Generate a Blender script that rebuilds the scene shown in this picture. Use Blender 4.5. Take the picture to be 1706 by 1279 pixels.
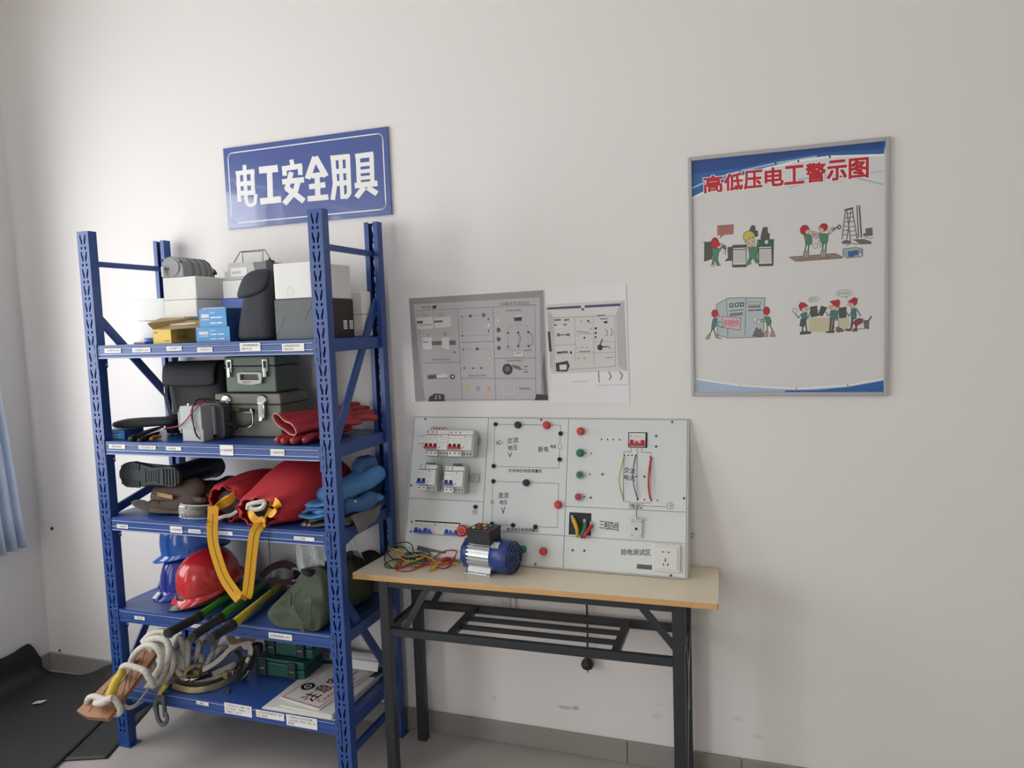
import bpy, bmesh, math, random
from mathutils import Vector as V, Matrix as M, noise, geometry
S = bpy.context.scene
COL = S.collection
for _o in list(bpy.data.objects):
    bpy.data.objects.remove(_o)
random.seed(7)
PI = math.pi

# ---------------------------------------------------------------- camera, sky, windows' daylight, exposure
cam = bpy.data.cameras.new('camera')
cam.sensor_width = 36
cam.lens = 1219.15 / 1706 * 36
cam.clip_start = .05
cam_o = bpy.data.objects.new('camera', cam)
COL.objects.link(cam_o)
cam_o.matrix_world = M([[.9452,.0057,.3263,1.9579],[.3246,.089,-.9417,-2.5263],[-.0344,.996,.0823,1.6044],[0,0,0,1]])
S.camera = cam_o
S.view_settings.view_transform = 'Standard'
S.view_settings.look = 'None'
S.view_settings.exposure = EXPO = -.27
S.view_settings.gamma = 1
S.view_settings.use_curve_mapping = False
S.cycles.max_bounces = 10
S.cycles.diffuse_bounces = 6
S.cycles.transparent_max_bounces = 16
S.cycles.caustics_reflective = False
S.cycles.caustics_refractive = False
world = bpy.data.worlds.new('overcast_sky')
S.world = world
world.use_nodes = True
bg = world.node_tree.nodes['Background']
bg.inputs[0].default_value = (.97, .985, 1.0, 1)
bg.inputs[1].default_value = 7.5
WINDOWS = [(-2.1, -.44, .86), (-4.3, -2.75, .3)]   # y range and sill of left wall openings; the second is added for fill light
WFX = (.6, 1.5)                              # x range of the unseen opening added behind the camera for fill light
WZ0, WZ1 = .62, 2.62
XL, XR, YF, ZC = -1.36, 5.3, -6.2, 3.3
for _y0, _y1, _zs in WINDOWS:
    la = bpy.data.lights.new('window_portal', 'AREA')
    la.shape = 'RECTANGLE'
    la.size = WZ1 - _zs
    la.size_y = _y1 - _y0
    la.cycles.is_portal = True
    lo = bpy.data.objects.new('window_portal', la)
    COL.objects.link(lo)
    lo.location = (XL - .02, (_y0 + _y1) / 2, (_zs + WZ1) / 2)
    lo.rotation_euler = (0, -PI / 2, 0)

la = bpy.data.lights.new('window_portal', 'AREA')
la.shape = 'RECTANGLE'
la.size, la.size_y = WFX[1] - WFX[0], WZ1 - WZ0
la.cycles.is_portal = True
lo = bpy.data.objects.new('window_portal', la)
COL.objects.link(lo)
lo.location = ((WFX[0] + WFX[1]) / 2, YF - .02, (WZ0 + WZ1) / 2)
lo.rotation_euler = (PI / 2, 0, 0)

# ---------------------------------------------------------------- helpers
def lin(h):
    h = h.lstrip('#')
    c = [int(h[i:i + 2], 16) / 255 for i in (0, 2, 4)]
    return tuple(x / 12.92 if x <= .04045 else ((x + .055) / 1.055) ** 2.4 for x in c) + (1,)

MATS = {}
def mat(name, hexc, rough=.5, metal=0, var=.06, scale=18, bump=0, bscale=200, coat=0, alpha=1, spec=.5, stretch=None, trans=0):
    """procedural principled material: base colour varied by a noise, optional bump"""
    if name in MATS:
        return MATS[name]
    m = bpy.data.materials.new(name)
    m.use_nodes = True
    nt = m.node_tree
    p = nt.nodes['Principled BSDF']
    p.inputs['Roughness'].default_value = rough
    p.inputs['Metallic'].default_value = metal
    p.inputs['Specular IOR Level'].default_value = spec
    p.inputs['Coat Weight'].default_value = coat
    p.inputs['Alpha'].default_value = alpha
    p.inputs['Transmission Weight'].default_value = trans
    c = lin(hexc)
    tc = nt.nodes.new('ShaderNodeTexCoord')
    mp = nt.nodes.new('ShaderNodeMapping')
    mp.inputs['Scale'].default_value = stretch or (1, 1, 1)
    nt.links.new(tc.outputs['Object'], mp.inputs[0])
    n = nt.nodes.new('ShaderNodeTexNoise')
    n.inputs['Scale'].default_value = scale
    n.inputs['Detail'].default_value = 4
    nt.links.new(mp.outputs[0], n.inputs['Vector'])
    r = nt.nodes.new('ShaderNodeMix')
    r.data_type = 'RGBA'
    r.inputs[6].default_value = tuple(min(1, x * (1 - var)) for x in c[:3]) + (1,)
    r.inputs[7].default_value = tuple(min(1, x * (1 + var)) for x in c[:3]) + (1,)
    nt.links.new(n.outputs[0], r.inputs[0])
    nt.links.new(r.outputs[2], p.inputs['Base Color'])
    if bump:
        n2 = nt.nodes.new('ShaderNodeTexNoise')
        n2.inputs['Scale'].default_value = bscale
        n2.inputs['Detail'].default_value = 3
        nt.links.new(mp.outputs[0], n2.inputs['Vector'])
        b = nt.nodes.new('ShaderNodeBump')
        b.inputs['Strength'].default_value = bump
        b.inputs['Distance'].default_value = .004
        nt.links.new(n2.outputs[0], b.inputs['Height'])
        nt.links.new(b.outputs[0], p.inputs['Normal'])
    MATS[name] = m
    return m

def film(name, hexc='#ffffff', body=.12, rough=.12):
    """thin clear plastic film: mostly transparent, glossy where it turns away"""
    m = bpy.data.materials.new(name)
    m.use_nodes = True
    nt = m.node_tree
    nt.nodes.clear()
    out = nt.nodes.new('ShaderNodeOutputMaterial')
    tr = nt.nodes.new('ShaderNodeBsdfTransparent')
    tr.inputs[0].default_value = lin(hexc)
    di = nt.nodes.new('ShaderNodeBsdfPrincipled')
    di.inputs['Base Color'].default_value = lin('#e9eced')
    di.inputs['Roughness'].default_value = rough
    fr = nt.nodes.new('ShaderNodeLayerWeight')
    fr.inputs[0].default_value = .35
    ma = nt.nodes.new('ShaderNodeMath')
    ma.operation = 'MULTIPLY_ADD'
    ma.inputs[1].default_value = .75
    ma.inputs[2].default_value = body
    ma.use_clamp = True
    mx = nt.nodes.new('ShaderNodeMixShader')
    nt.links.new(fr.outputs['Facing'], ma.inputs[0])
    nt.links.new(ma.outputs[0], mx.inputs[0])
    nt.links.new(tr.outputs[0], mx.inputs[1])
    nt.links.new(di.outputs[0], mx.inputs[2])
    nt.links.new(mx.outputs[0], out.inputs[0])
    return m

def spline(P, n=6, closed=False):
    """Catmull-Rom through points"""
    P = [V(p) for p in P]
    if len(P) < 3:
        return P
    out = []
    N = len(P)
    rng = range(N if closed else N - 1)
    for i in rng:
        if closed:
            a, b, c, d = P[(i - 1) % N], P[i], P[(i + 1) % N], P[(i + 2) % N]
        else:
            b, c = P[i], P[i + 1]
            a = P[i - 1] if i else b * 2 - c
            d = P[i + 2] if i + 2 < N else c * 2 - b
        for k in range(n):
            t = k / n
            out.append(.5 * ((2 * b) + (c - a) * t + (2 * a - 5 * b + 4 * c - d) * t * t + (3 * b - a - 3 * c + d) * t ** 3))
    if not closed:
        out.append(P[-1])
    return out

WALLF = (V((0, -.012, 0)), V((1, 0, 0)), V((0, 0, 1)))
def wallf(y):
    return (V((0, y, 0)), V((1, 0, 0)), V((0, 0, 1)))
def floorf(z):
    return (V((0, 0, z)), V((1, 0, 0)), V((0, 1, 0)))
_txt = {}
def glyphs(s):
    if s in _txt:
        return _txt[s]
    cu = bpy.data.curves.new('t', 'FONT')
    cu.body = s
    cu.resolution_u = 2
    o = bpy.data.objects.new('t', cu)
    COL.objects.link(o)
    dg = bpy.context.evaluated_depsgraph_get()
    me = bpy.data.meshes.new_from_object(o.evaluated_get(dg))
    v = [(a.co.x, a.co.y) for a in me.vertices]
    f = [tuple(p.vertices) for p in me.polygons]
    COL.objects.unlink(o)
    bpy.data.objects.remove(o)
    bpy.data.meshes.remove(me)
    bpy.data.curves.remove(cu)
    x0, x1 = min(a for a, b in v), max(a for a, b in v)
    y0, y1 = min(b for a, b in v), max(b for a, b in v)
    v = [((a - x0) / (x1 - x0), (b - y0) / (y1 - y0)) for a, b in v]
    _txt[s] = (v, f, (x1 - x0) / (y1 - y0))
    return _txt[s]

class MB:
    """collects shapes (world coordinates unless the thing is built locally)"""
    def __init__(s):
        s.v, s.f, s.mi, s.sm, s.mats = [], [], [], [], []
    def add(s, verts, faces, m, smooth=False):
        if m not in s.mats:
            s.mats.append(m)
        k, b = s.mats.index(m), len(s.v)
        s.v += [V(a) for a in verts]
        for f in faces:
            s.f.append([b + i for i in f])
            s.mi.append(k)
            s.sm.append(smooth)
        return s
    def bm(s, bm, m, smooth=False, X=None):
        bm.verts.index_update()
        s.add([(X @ a.co if X else a.co) for a in bm.verts], [[v.index for v in f.verts] for f in bm.faces], m, smooth)
        bm.free()
        return s
    def box(s, c, d, m, bev=0, rot=None, seg=2):
        bm = bmesh.new()
        bmesh.ops.create_cube(bm, size=1)
        bmesh.ops.scale(bm, vec=d, verts=bm.verts)
        if bev:
            bmesh.ops.bevel(bm, geom=bm.edges[:] + bm.verts[:], offset=bev, segments=seg, profile=.6, affect='EDGES')
        X = M.Translation(c) @ (rot.to_4x4() if rot else M())
        return s.bm(bm, m, False, X)
    def box2(s, a, b, m, bev=0, seg=2):
        a, b = V(a), V(b)
        d = b - a
        return s.box((a + b) / 2, [max(abs(x), 1e-5) for x in d], m, bev, None, seg)
    def bar(s, a, b, w, h, m, up=(0, 0, 1), bev=0):
        """square bar from a to b"""
        a, b = V(a), V(b)
        d = (b - a).normalized()
        x = d.cross(V(up)).normalized()
        z = x.cross(d)
        R = M((x, d, z)).transposed()
        return s.box((a + b) / 2, (w, (b - a).length, h), m, bev, R)
    def prism(s, P, fr, t, m, lift=0):
        O, U, W = fr
        N = U.cross(W).normalized()
        n = len(P)
        f = geometry.tessellate_polygon([[V((a, b, 0)) for a, b in P]])
        A = [O + U * a + W * b + N * lift for a, b in P]
        if t == 0:
            ar = sum(P[i][0] * P[(i + 1) % n][1] - P[(i + 1) % n][0] * P[i][1] for i in range(n))
            ff = []
            for q in f:
                e = (P[q[1]][0] - P[q[0]][0]) * (P[q[2]][1] - P[q[0]][1]) - (P[q[2]][0] - P[q[0]][0]) * (P[q[1]][1] - P[q[0]][1])
                ff.append(q if e > 0 else q[::-1])
            return s.add(A, ff, m)
        B = [a + N * t for a in A]
        faces = [q for q in f] + [tuple(n + i for i in q[::-1]) for q in f] + [(i, (i + 1) % n, n + (i + 1) % n, n + i) for i in range(n)]
        bm = bmesh.new()
        vs = [bm.verts.new(p) for p in A + B]
        for q in faces:
            try:
                bm.faces.new([vs[i] for i in q])
            except ValueError:
                pass
        bmesh.ops.recalc_face_normals(bm, faces=bm.faces)
        return s.bm(bm, m)
    def stroke(s, P, w, fr, m, lift=0, closed=False):
        P = [V((a, b)) for a, b in P]
        if closed:
            P = P + [P[0]]
        for a, b in zip(P, P[1:]):
            d = b - a
            if d.length < 1e-7:
                continue
            d.normalize()
            n = V((-d.y, d.x)) * w / 2
            e = d * w * .3
            s.prism([tuple(a - e - n), tuple(b + e - n), tuple(b + e + n), tuple(a - e + n)], fr, 0, m, lift)
        return s
    def disc(s, c, r, fr, m, lift=0, n=18, ry=None, t=0):
        ry = ry or r
        return s.prism([(c[0] + r * math.cos(2 * PI * i / n), c[1] + ry * math.sin(2 * PI * i / n)) for i in range(n)], fr, t, m, lift)
    def ring(s, c, r, w, fr, m, lift=0, n=20, ry=None):
        ry = ry or r
        return s.stroke([(c[0] + r * math.cos(2 * PI * i / n), c[1] + ry * math.sin(2 * PI * i / n)) for i in range(n)], w, fr, m, lift, True)
    def text(s, t, x0, z0, x1, z1, fr, m, lift=0, bold=0, x1b=None, shear=0):
        """text fitted into a box; shear raises the right end"""
        v, f, asp = glyphs(t)
        O, U, W = fr
        N = U.cross(W).normalized()
        offs = [(0, 0)] if not bold else [(bold * a, bold * b) for a, b in ((-1, -1), (1, -1), (1, 1), (-1, 1), (0, 0), (0, 1), (0, -1), (1, 0), (-1, 0))]
        for k, (ox, oz) in enumerate(offs):
            s.add([O + U * (x0 + a * (x1 - x0) + ox) + W * (z0 + b * (z1 - z0) + oz + shear * a) + N * (lift + k * 4e-6) for a, b in v], f, m)
        return s
    def cyl(s, a, b, r0, r1, m, n=16, smooth=True, cap=True):
        return s.lathe([(r0, 0), (r1, (V(b) - V(a)).length)], a, V(b) - V(a), m, n, smooth, cap)
    def lathe(s, prof, o, ax, m, n=20, smooth=True, cap=True):
        o, ax = V(o), V(ax).normalized()
        t = V((0, 0, 1)) if abs(ax.z) < .9 else V((1, 0, 0))
        u = ax.cross(t).normalized()
        w = ax.cross(u)
        vs, fs = [], []
        for r, h in prof:
            for i in range(n):
                a = 2 * PI * i / n
                vs.append(o + ax * h + u * (r * math.cos(a)) + w * (r * math.sin(a)))
        for k in range(len(prof) - 1):
            for i in range(n):
                j = (i + 1) % n
                fs.append((k * n + i, (k + 1) * n + i, (k + 1) * n + j, k * n + j))
        s.add(vs, fs, m, smooth)
        if cap:
            for k, h in ((0, 0), (len(prof) - 1, 1)):
                if prof[k][0] > 1e-5:
                    ring = vs[k * n:(k + 1) * n]
                    s.add(ring, [tuple(range(n)) if not h else tuple(range(n))[::-1]], m)
        return s
    def loft(s, rings, m, cap=True, smooth=True, closed=True):
        n = len(rings[0])
        vs = [p for r in rings for p in r]
        fs = []
        for k in range(len(rings) - 1):
            for i in range(n if closed else n - 1):
                j = (i + 1) % n
                fs.append((k * n + i, k * n + j, (k + 1) * n + j, (k + 1) * n + i))
        if cap and closed:
            fs += [tuple(range(n))[::-1], tuple((len(rings) - 1) * n + i for i in range(n))]
        return s.add(vs, fs, m, smooth)
    def tube(s, P, r, m, n=8, sub=5, closed=False, ell=None, cap=True):
        """round tube (r may be a list per point); ell=(a,b,up) makes a flat section"""
        K = len(P)
        R = r if isinstance(r, (list, tuple)) else [r] * K
        Q = spline(P, sub, closed) if sub > 1 else [V(p) for p in P]
        L = len(Q)
        rings = []
        prev = None
        for i, q in enumerate(Q):
            if closed:
                d = Q[(i + 1) % L] - Q[i - 1]
            else:
                d = Q[min(i + 1, L - 1)] - Q[max(i - 1, 0)]
            if d.length < 1e-9:
                d = V((0, 0, 1))
            d.normalize()
            if prev is None:
                t = V((0, 0, 1)) if abs(d.z) < .9 else V((1, 0, 0))
                prev = d.cross(t).normalized()
            x = (prev - d * prev.dot(d))
            x = x.normalized() if x.length > 1e-6 else d.orthogonal().normalized()
            prev = x
            y = d.cross(x)
            f = i / max(1, L - 1) * (K - 1)
            k = min(int(f), K - 2) if K > 1 else 0
            rr = R[k] + (R[min(k + 1, K - 1)] - R[k]) * (f - k)
            if ell:
                up = V(ell[2])
                x = d.cross(up).normalized()
                y = x.cross(d)
                rings.append([q + x * (ell[0] * math.cos(2 * PI * j / n)) + y * (ell[1] * math.sin(2 * PI * j / n)) for j in range(n)])
            else:
                rings.append([q + x * (rr * math.cos(2 * PI * j / n)) + y * (rr * math.sin(2 * PI * j / n)) for j in range(n)])
        if closed:
            rings.append(rings[0])
        return s.loft(rings, m, cap and not closed)
    def ribbon(s, P, wd, w, t, m, sub=5):
        """flat strap; wd = width direction(s)"""
        Q = spline(P, sub)
        K = len(P)
        rings = []
        for i, q in enumerate(Q):
            d = (Q[min(i + 1, len(Q) - 1)] - Q[max(i - 1, 0)]).normalized()
            f = i / max(1, len(Q) - 1) * (K - 1)
            k = min(int(f), K - 2)
            a = V(wd[k]).lerp(V(wd[k + 1]), f - k) if isinstance(wd, list) else V(wd)
            a = (a - d * a.dot(d)).normalized()
            n = d.cross(a)
            rings.append([q - a * w / 2 - n * t / 2, q + a * w / 2 - n * t / 2, q + a * w / 2 + n * t / 2, q - a * w / 2 + n * t / 2])
        return s.loft(rings, m, True, False)
    def jitter(s, amp, scale, seed=0, start=0, zmin=None):
        for i in range(start, len(s.v)):
            p = s.v[i]
            d = noise.noise_vector(p * scale + V((seed, seed * 1.7, 0)))
            q = p + d * amp
            if zmin is not None and q.z < zmin:
                q.z = zmin
            s.v[i] = q
        return s

ROOT = {}
def thing(name, label, cat, loc=(0, 0, 0), rot=(0, 0, 0), group=None):
    o = bpy.data.objects.new(name, None)
    COL.objects.link(o)
    o.location = loc
    o.rotation_euler = rot
    o.empty_display_size = .05
    tag(o, label, cat, group)
    from mathutils import Euler
    ROOT[o] = M.Translation(loc) @ Euler(rot).to_matrix().to_4x4()
    return o
def tag(o, label, cat, group=None):
    o['label'] = label
    o['category'] = cat
    if group:
        o['group'] = group
    return o
def obj(name, mb, parent=None, local=False, sub=0, solid=0, bev=0, label=None, kind=None, origin=None):
    me = bpy.data.meshes.new(name)
    if parent is None:
        xs = [v for v in mb.v]
        if origin is None:
            origin = V(((min(v.x for v in xs) + max(v.x for v in xs)) / 2, (min(v.y for v in xs) + max(v.y for v in xs)) / 2, min(v.z for v in xs)))
        X = M.Translation(-V(origin))
    else:
        X = M() if local else ROOT[parent].inverted()
    me.from_pydata([tuple(X @ v) for v in mb.v], [], mb.f)
    for m in mb.mats:
        me.materials.append(m)
    me.polygons.foreach_set('material_index', mb.mi)
    me.polygons.foreach_set('use_smooth', mb.sm)
    me.update()
    o = bpy.data.objects.new(name, me)
    COL.objects.link(o)
    if parent is None:
        o.location = origin
        ROOT[o] = M.Translation(origin)
    else:
        o.parent = parent
        ROOT[o] = ROOT[parent]
    if solid:
        md = o.modifiers.new('solid', 'SOLIDIFY')
        md.thickness = solid
        md.offset = 0
    if bev:
        md = o.modifiers.new('bevel', 'BEVEL')
        md.width = bev
        md.segments = 2
        md.limit_method = 'ANGLE'
    if sub:
        md = o.modifiers.new('subd', 'SUBSURF')
        md.levels = md.render_levels = sub
    if label:
        o['label'] = label
    if kind:
        o['kind'] = kind
    return o
def clone(o, parent, dloc=None):
    c = o.copy()
    COL.objects.link(c)
    c.parent = parent
    if dloc:
        c.location = dloc
    ROOT[c] = ROOT[parent]
    return c
def shell(name, mb):
    return obj(name, mb, kind='structure', origin=(0, 0, 0))

# ---------------------------------------------------------------- materials
RACK = mat('rack_blue_paint', '#2b4c8e', .36, var=.05, scale=30, bump=.02, bscale=300)
RACKD = mat('slot_shadow_blue', '#25469c', .5)
WHITEP = mat('white_paper', '#eceae6', .6, var=.02)
INK = mat('black_ink', '#1d1d20', .6, var=.02)
REDINK = mat('red_ink', '#c8252c', .55, var=.05)
WHITEI = mat('white_ink', '#f2f2f0', .5, var=.02)
FOAM = mat('white_foam', '#eeede8', .85, var=.03, scale=60, bump=.25, bscale=160)
BLACKM = mat('matt_black_plastic', '#1b1c1e', .5, var=.1)
STEEL = mat('bright_steel', '#c9cacb', .25, metal=1, var=.04)
CHROME = mat('chrome', '#e4e4e4', .12, metal=1, var=.02)
CLEAR = film('clear_film', '#ffffff', .05)
EDGEHI = mat('edge_highlight', '#cfd6e8', .2, var=.02)
GREYPLATE = mat('grey_enamel_plate', '#dadedd', .42, var=.025, scale=6, bump=.02)

# ---------------------------------------------------------------- the room
def wall_material():
    m = mat('wall_white_paint', '#ece8e5', .62, var=.015, scale=2.5, bump=.03, bscale=60)
    nt = m.node_tree
    p = nt.nodes['Principled BSDF']
    src = p.inputs['Base Color'].links[0].from_socket
    tc = [n for n in nt.nodes if n.type == 'TEX_COORD'][0]
    nz = nt.nodes.new('ShaderNodeTexNoise')
    nz.inputs['Scale'].default_value = 55
    nt.links.new(tc.outputs['Object'], nz.inputs['Vector'])
    last = src
    # scuffs and dirty rubs on the wall paint: centre x, z, half width, half height, strength
    for x, z, a, b, k in (*(1.248,.172), .03, .008, .9), (*(1.289,.176), .014, .009, .9), (*(1.597,.232), .02, .004, .35), (*(1.588,.19), .02, .012, .3), (*(1.372,.599), .01, .01, 0), (*(1.928,.166), .02, .01, .35), (*(1.866,.221), .02, .012, .25), (*(.967,.17), .012, .01, .3):
        mp = nt.nodes.new('ShaderNodeMapping')
        mp.vector_type = 'TEXTURE'
        mp.inputs['Location'].default_value = (x, 0, z)
        mp.inputs['Scale'].default_value = (a, 1, b)
        nt.links.new(tc.outputs['Object'], mp.inputs[0])
        le = nt.nodes.new('ShaderNodeVectorMath')
        le.operation = 'LENGTH'
        nt.links.new(mp.outputs[0], le.inputs[0])
        a1 = nt.nodes.new('ShaderNodeMath')
        a1.operation = 'SUBTRACT'
        a1.inputs[0].default_value = 1.25
        nt.links.new(le.outputs['Value'], a1.inputs[1])
        a2 = nt.nodes.new('ShaderNodeMath')
        a2.operation = 'MULTIPLY'
        a2.use_clamp = True
        nt.links.new(a1.outputs[0], a2.inputs[0])
        nt.links.new(nz.outputs[0], a2.inputs[1])
        a3 = nt.nodes.new('ShaderNodeMath')
        a3.operation = 'MULTIPLY'
        a3.inputs[1].default_value = k
        nt.links.new(a2.outputs[0], a3.inputs[0])
        mx = nt.nodes.new('ShaderNodeMix')
        mx.data_type = 'RGBA'
        nt.links.new(a3.outputs[0], mx.inputs[0])
        nt.links.new(last, mx.inputs[6])
        mx.inputs[7].default_value = lin('#5a5652')
        last = mx.outputs[2]
    nt.links.new(last, p.inputs['Base Color'])
    return m
WALL = wall_material()
WALL2 = mat('side_wall_paint', '#e9e7e5', .65, var=.015, scale=2.5, bump=.03, bscale=60)
CEIL = mat('ceiling_white', '#e8e6e1', .7, var=.01, scale=2)
FLOOR = mat('floor_vinyl_greige', '#b2aca8', .45, var=.05, scale=3, bump=.02, bscale=40)
BASEB = mat('baseboard_grey_tile', '#96928c', .4, var=.07, scale=6, stretch=(1, 1, 6))
T = .24
def quad_wall(name, a, b, m):
    return shell(name, MB().box2(a, b, m))
quad_wall('floor', (XL - T, YF - T, -.1), (XR + T, T, 0), FLOOR)
quad_wall('ceiling', (XL - T, YF - T, ZC), (XR + T, T, ZC + .1), CEIL)
quad_wall('wall_back', (XL - T, 0, 0), (XR + T, T, ZC), WALL)
quad_wall('wall_right', (XR, YF, 0), (XR + T, 0, ZC), WALL2)
shell('wall_front', MB().box2((XL - T, YF - T, 0), (WFX[0], YF, ZC), WALL2).box2((WFX[1], YF - T, 0), (XR + T, YF, ZC), WALL2).box2((WFX[0], YF - T, 0), (WFX[1], YF, WZ0), WALL2).box2((WFX[0], YF - T, WZ1), (WFX[1], YF, ZC), WALL2))
mb = MB()
mb.box2((XL - T, YF, WZ1), (XL, 0, ZC), WALL2)
ys = [0] + [y for w in WINDOWS for y in (w[1], w[0])] + [YF]
for i in range(0, len(ys), 2):
    mb.box2((XL - T, ys[i + 1], 0), (XL, ys[i], WZ1), WALL2)
for a, b, zs in WINDOWS:
    mb.box2((XL - T, a, 0), (XL, b, zs), WALL2)
shell('wall_left', mb)
PVC = mat('white_window_frame', '#e9eae8', .4)
for k, (a, b, zs) in enumerate(WINDOWS):
    mb = MB()
    x = XL - .14
    for y in (a + .03, (a + b) / 2, b - .03):
        mb.box2((x - .03, y - .03, zs), (x + .03, y + .03, WZ1), PVC)
    for z in (zs + .03, WZ1 - .03):
        mb.box2((x - .03, a, z - .03), (x + .03, b, z + .03), PVC)
    shell('window_%d' % (k + 1), mb)
mb = MB()
for x in (WFX[0] + .03, sum(WFX) / 2, WFX[1] - .03):
    mb.box2((x - .03, YF - .17, WZ0), (x + .03, YF - .11, WZ1), PVC)
for z in (WZ0 + .03, WZ1 - .03):
    mb.box2((WFX[0], YF - .17, z - .03), (WFX[1], YF - .11, z + .03), PVC)
shell('window_3', mb)  # out-of-view window added to give frontal fill light
# skirting tiles along both visible walls
BH = .083
mb_tiles = [XL, -.92, -.12, .68, 1.48, 1.876, 2.8, 3.6, 4.4, XR]
bb = bpy.data.objects.new('baseboard_back', None)
COL.objects.link(bb)
bb['kind'] = 'structure'
ROOT[bb] = M()
for x0, x1 in zip(mb_tiles, mb_tiles[1:]):
    obj('tile', MB().box2((x0 + .0012, -.012, 0), (x1 - .0012, 0, BH), BASEB, .002, 1), bb)
bl = bpy.data.objects.new('baseboard_left', None)
COL.objects.link(bl)
bl['kind'] = 'structure'
ROOT[bl] = M()
for y1, y0 in zip((-.012, -.8, -1.6, -2.4, -3.2, -4.0, -4.8, -5.6), (-.8, -1.6, -2.4, -3.2, -4.0, -4.8, -5.6, YF)):
    obj('tile', MB().box2((XL, y0 + .0012, 0), (XL + .012, y1 - .0012, BH), BASEB, .002, 1), bl)

# ---------------------------------------------------------------- storage rack
RX0, RX1, RYF, RYB, RH = -.4622, .598, -.4355, -.037, 2.0
SH = (1.575, 1.213, .92, .56, .248)            # shelf heights
rack = thing('storage_rack', 'tall blue slotted steel storage rack with five loaded shelves', 'rack', (RX0, RYF, 0))
PW, PD, PT = .055, .037, .0018
def perforated(w, h, pitch):
    """post face: sheet with two bent slots and two square holes per pitch, as a filled 2D curve with holes"""
    cu = bpy.data.curves.new('face', 'CURVE')
    cu.dimensions = '2D'
    cu.fill_mode = 'BOTH'
    cu.extrude = PT / 2
    def loop(P):
        sp = cu.splines.new('POLY')
        sp.points.add(len(P) - 1)
        for q, (a, b) in zip(sp.points, P):
            q.co = (a, b, 0, 1)
        sp.use_cyclic_u = True
    loop([(0, 0), (w, 0), (w, h), (0, h)])
    z = h - .052
    while z > .02:
        if z + .05 < h:
            for sx in (-1, 1):
                c = w / 2
                loop([(c + sx * a, z + b) for a, b in ((.0148, .039), (.0095, .039), (.0082, .028), (.0042, .018), (.0040, .005), (.0098, .003), (.0108, .013), (.0142, .024))])
        for sx in (-1, 1):
            c = w / 2 + sx * .0095
            loop([(c - .0036, z - .0145), (c + .0036, z - .0145), (c + .0036, z - .0045), (c - .0036, z - .0045)])
        z -= pitch
    o = bpy.data.objects.new('face', cu)
    COL.objects.link(o)
    me = bpy.data.meshes.new_from_object(o.evaluated_get(bpy.context.evaluated_depsgraph_get()))
    COL.objects.unlink(o)
    bpy.data.objects.remove(o)
    return [v.co.copy() for v in me.vertices], [tuple(p.vertices) for p in me.polygons]
PV, PF = perforated(PW, RH, .0625)
def post(x0, front):
    mb = MB()
    y = RYF if front else RYB
    s = 1 if front else -1
    mb.add([V((x0 + a.x, y + s * (.0009 + a.z * 1), max(a.y, .0006))) for a in PV], PF if front else [f[::-1] for f in PF], RACK)
    for x in (x0, x0 + PW - PT):
        mb.box2((x, y + s * PT, .0006), (x + PT, y + s * PD, RH), RACK)
    for x in (x0 + PT, x0 + PW - PT - .0165):
        mb.box2((x, y + s * (PD - PT), .0006), (x + .0165, y + s * PD, RH), RACK)
    # foot plate
    o = obj('post', mb, rack)
    mb = MB().box2((x0 - .004, y - .006 * s, .0003), (x0 + PW + .012, y + s * .05, .004), RACK)
    obj('foot_plate', mb, o)
    return o
posts = [post(RX0, True), post(RX1 - PW, True), post(RX0, False), post(RX1 - PW, False)]
# side frames: ties and zigzag braces between front and back post of each side
def brace(x, za, zb, w=.028, t=.012):
    mb = MB().bar((x, RYF + .022, za), (x, RYB - .022, zb), t, w, RACK, up=(1, 0, 0) if abs(za - zb) > .05 else (0, 0, 1))
    return mb
for x in (RX0 + .030, RX1 - .030):
    obj('tie', MB().bar((x, RYF + .02, 1.882), (x, RYB - .02, 1.882), .014, .02, RACK), rack)
    obj('tie', MB().bar((x, RYF + .02, .115), (x, RYB - .02, .115), .014, .026, RACK), rack)
    zs = ((1.745, 1.235), (.70, 1.235)) if x < 0 else ((1.165, 1.735), (1.165, .83))
for x, prs in ((RX0 + .026, ((1.70, 1.33), (.93, 1.02), (.26, .74))), (RX1 - .026, ((1.18, 1.71), (.86, .95), (.70, .22)))):
    for za, zb in prs:
        a, b = V((x, RYF + .022, za)), V((x, RYB - .022, zb))
        d = (b - a).normalized()
        R = M((V((1, 0, 0)), d, V((1, 0, 0)).cross(d))).transposed()
        obj('brace', MB().box((a + b) / 2, (.012, (b - a).length, .034), RACK, .002, R, 1), rack)

def beam_profile():
    """step-beam section in (y, z): flat face with two pressed grooves"""
    return [(0, 0), (0, -.009), (.0025, -.0105), (.0025, -.014), (0, -.0155), (0, -.034), (.0025, -.0355), (.0025, -.039), (0, -.0405), (0, -.05), (.028, -.05), (.028, -.012), (.04, -.012), (.04, 0)]
def xbeam(name, y, z, flip=False):
    P = beam_profile()
    s = -1 if flip else 1
    n = len(P)
    x0, x1 = RX0 + PW + .0006, RX1 - PW - .0006
    vs = [V((x, y + s * a, z + b)) for x in (x0, x1) for a, b in P]
    fs = [(i, (i + 1) % n, n + (i + 1) % n, n + i) for i in range(n)]
    mb = MB().add(vs, [f if not flip else f[::-1] for f in fs], RACK)
    mb.add(vs[:n], [range(n)[::-1]], RACK)
    mb.add(vs[n:], [range(n)], RACK)
    o = obj(name, mb, rack)
    return o
DECK = mat('shelf_deck_blue', '#2c4d90', .3, var=.06, scale=8, bump=.02, bscale=25)
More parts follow.
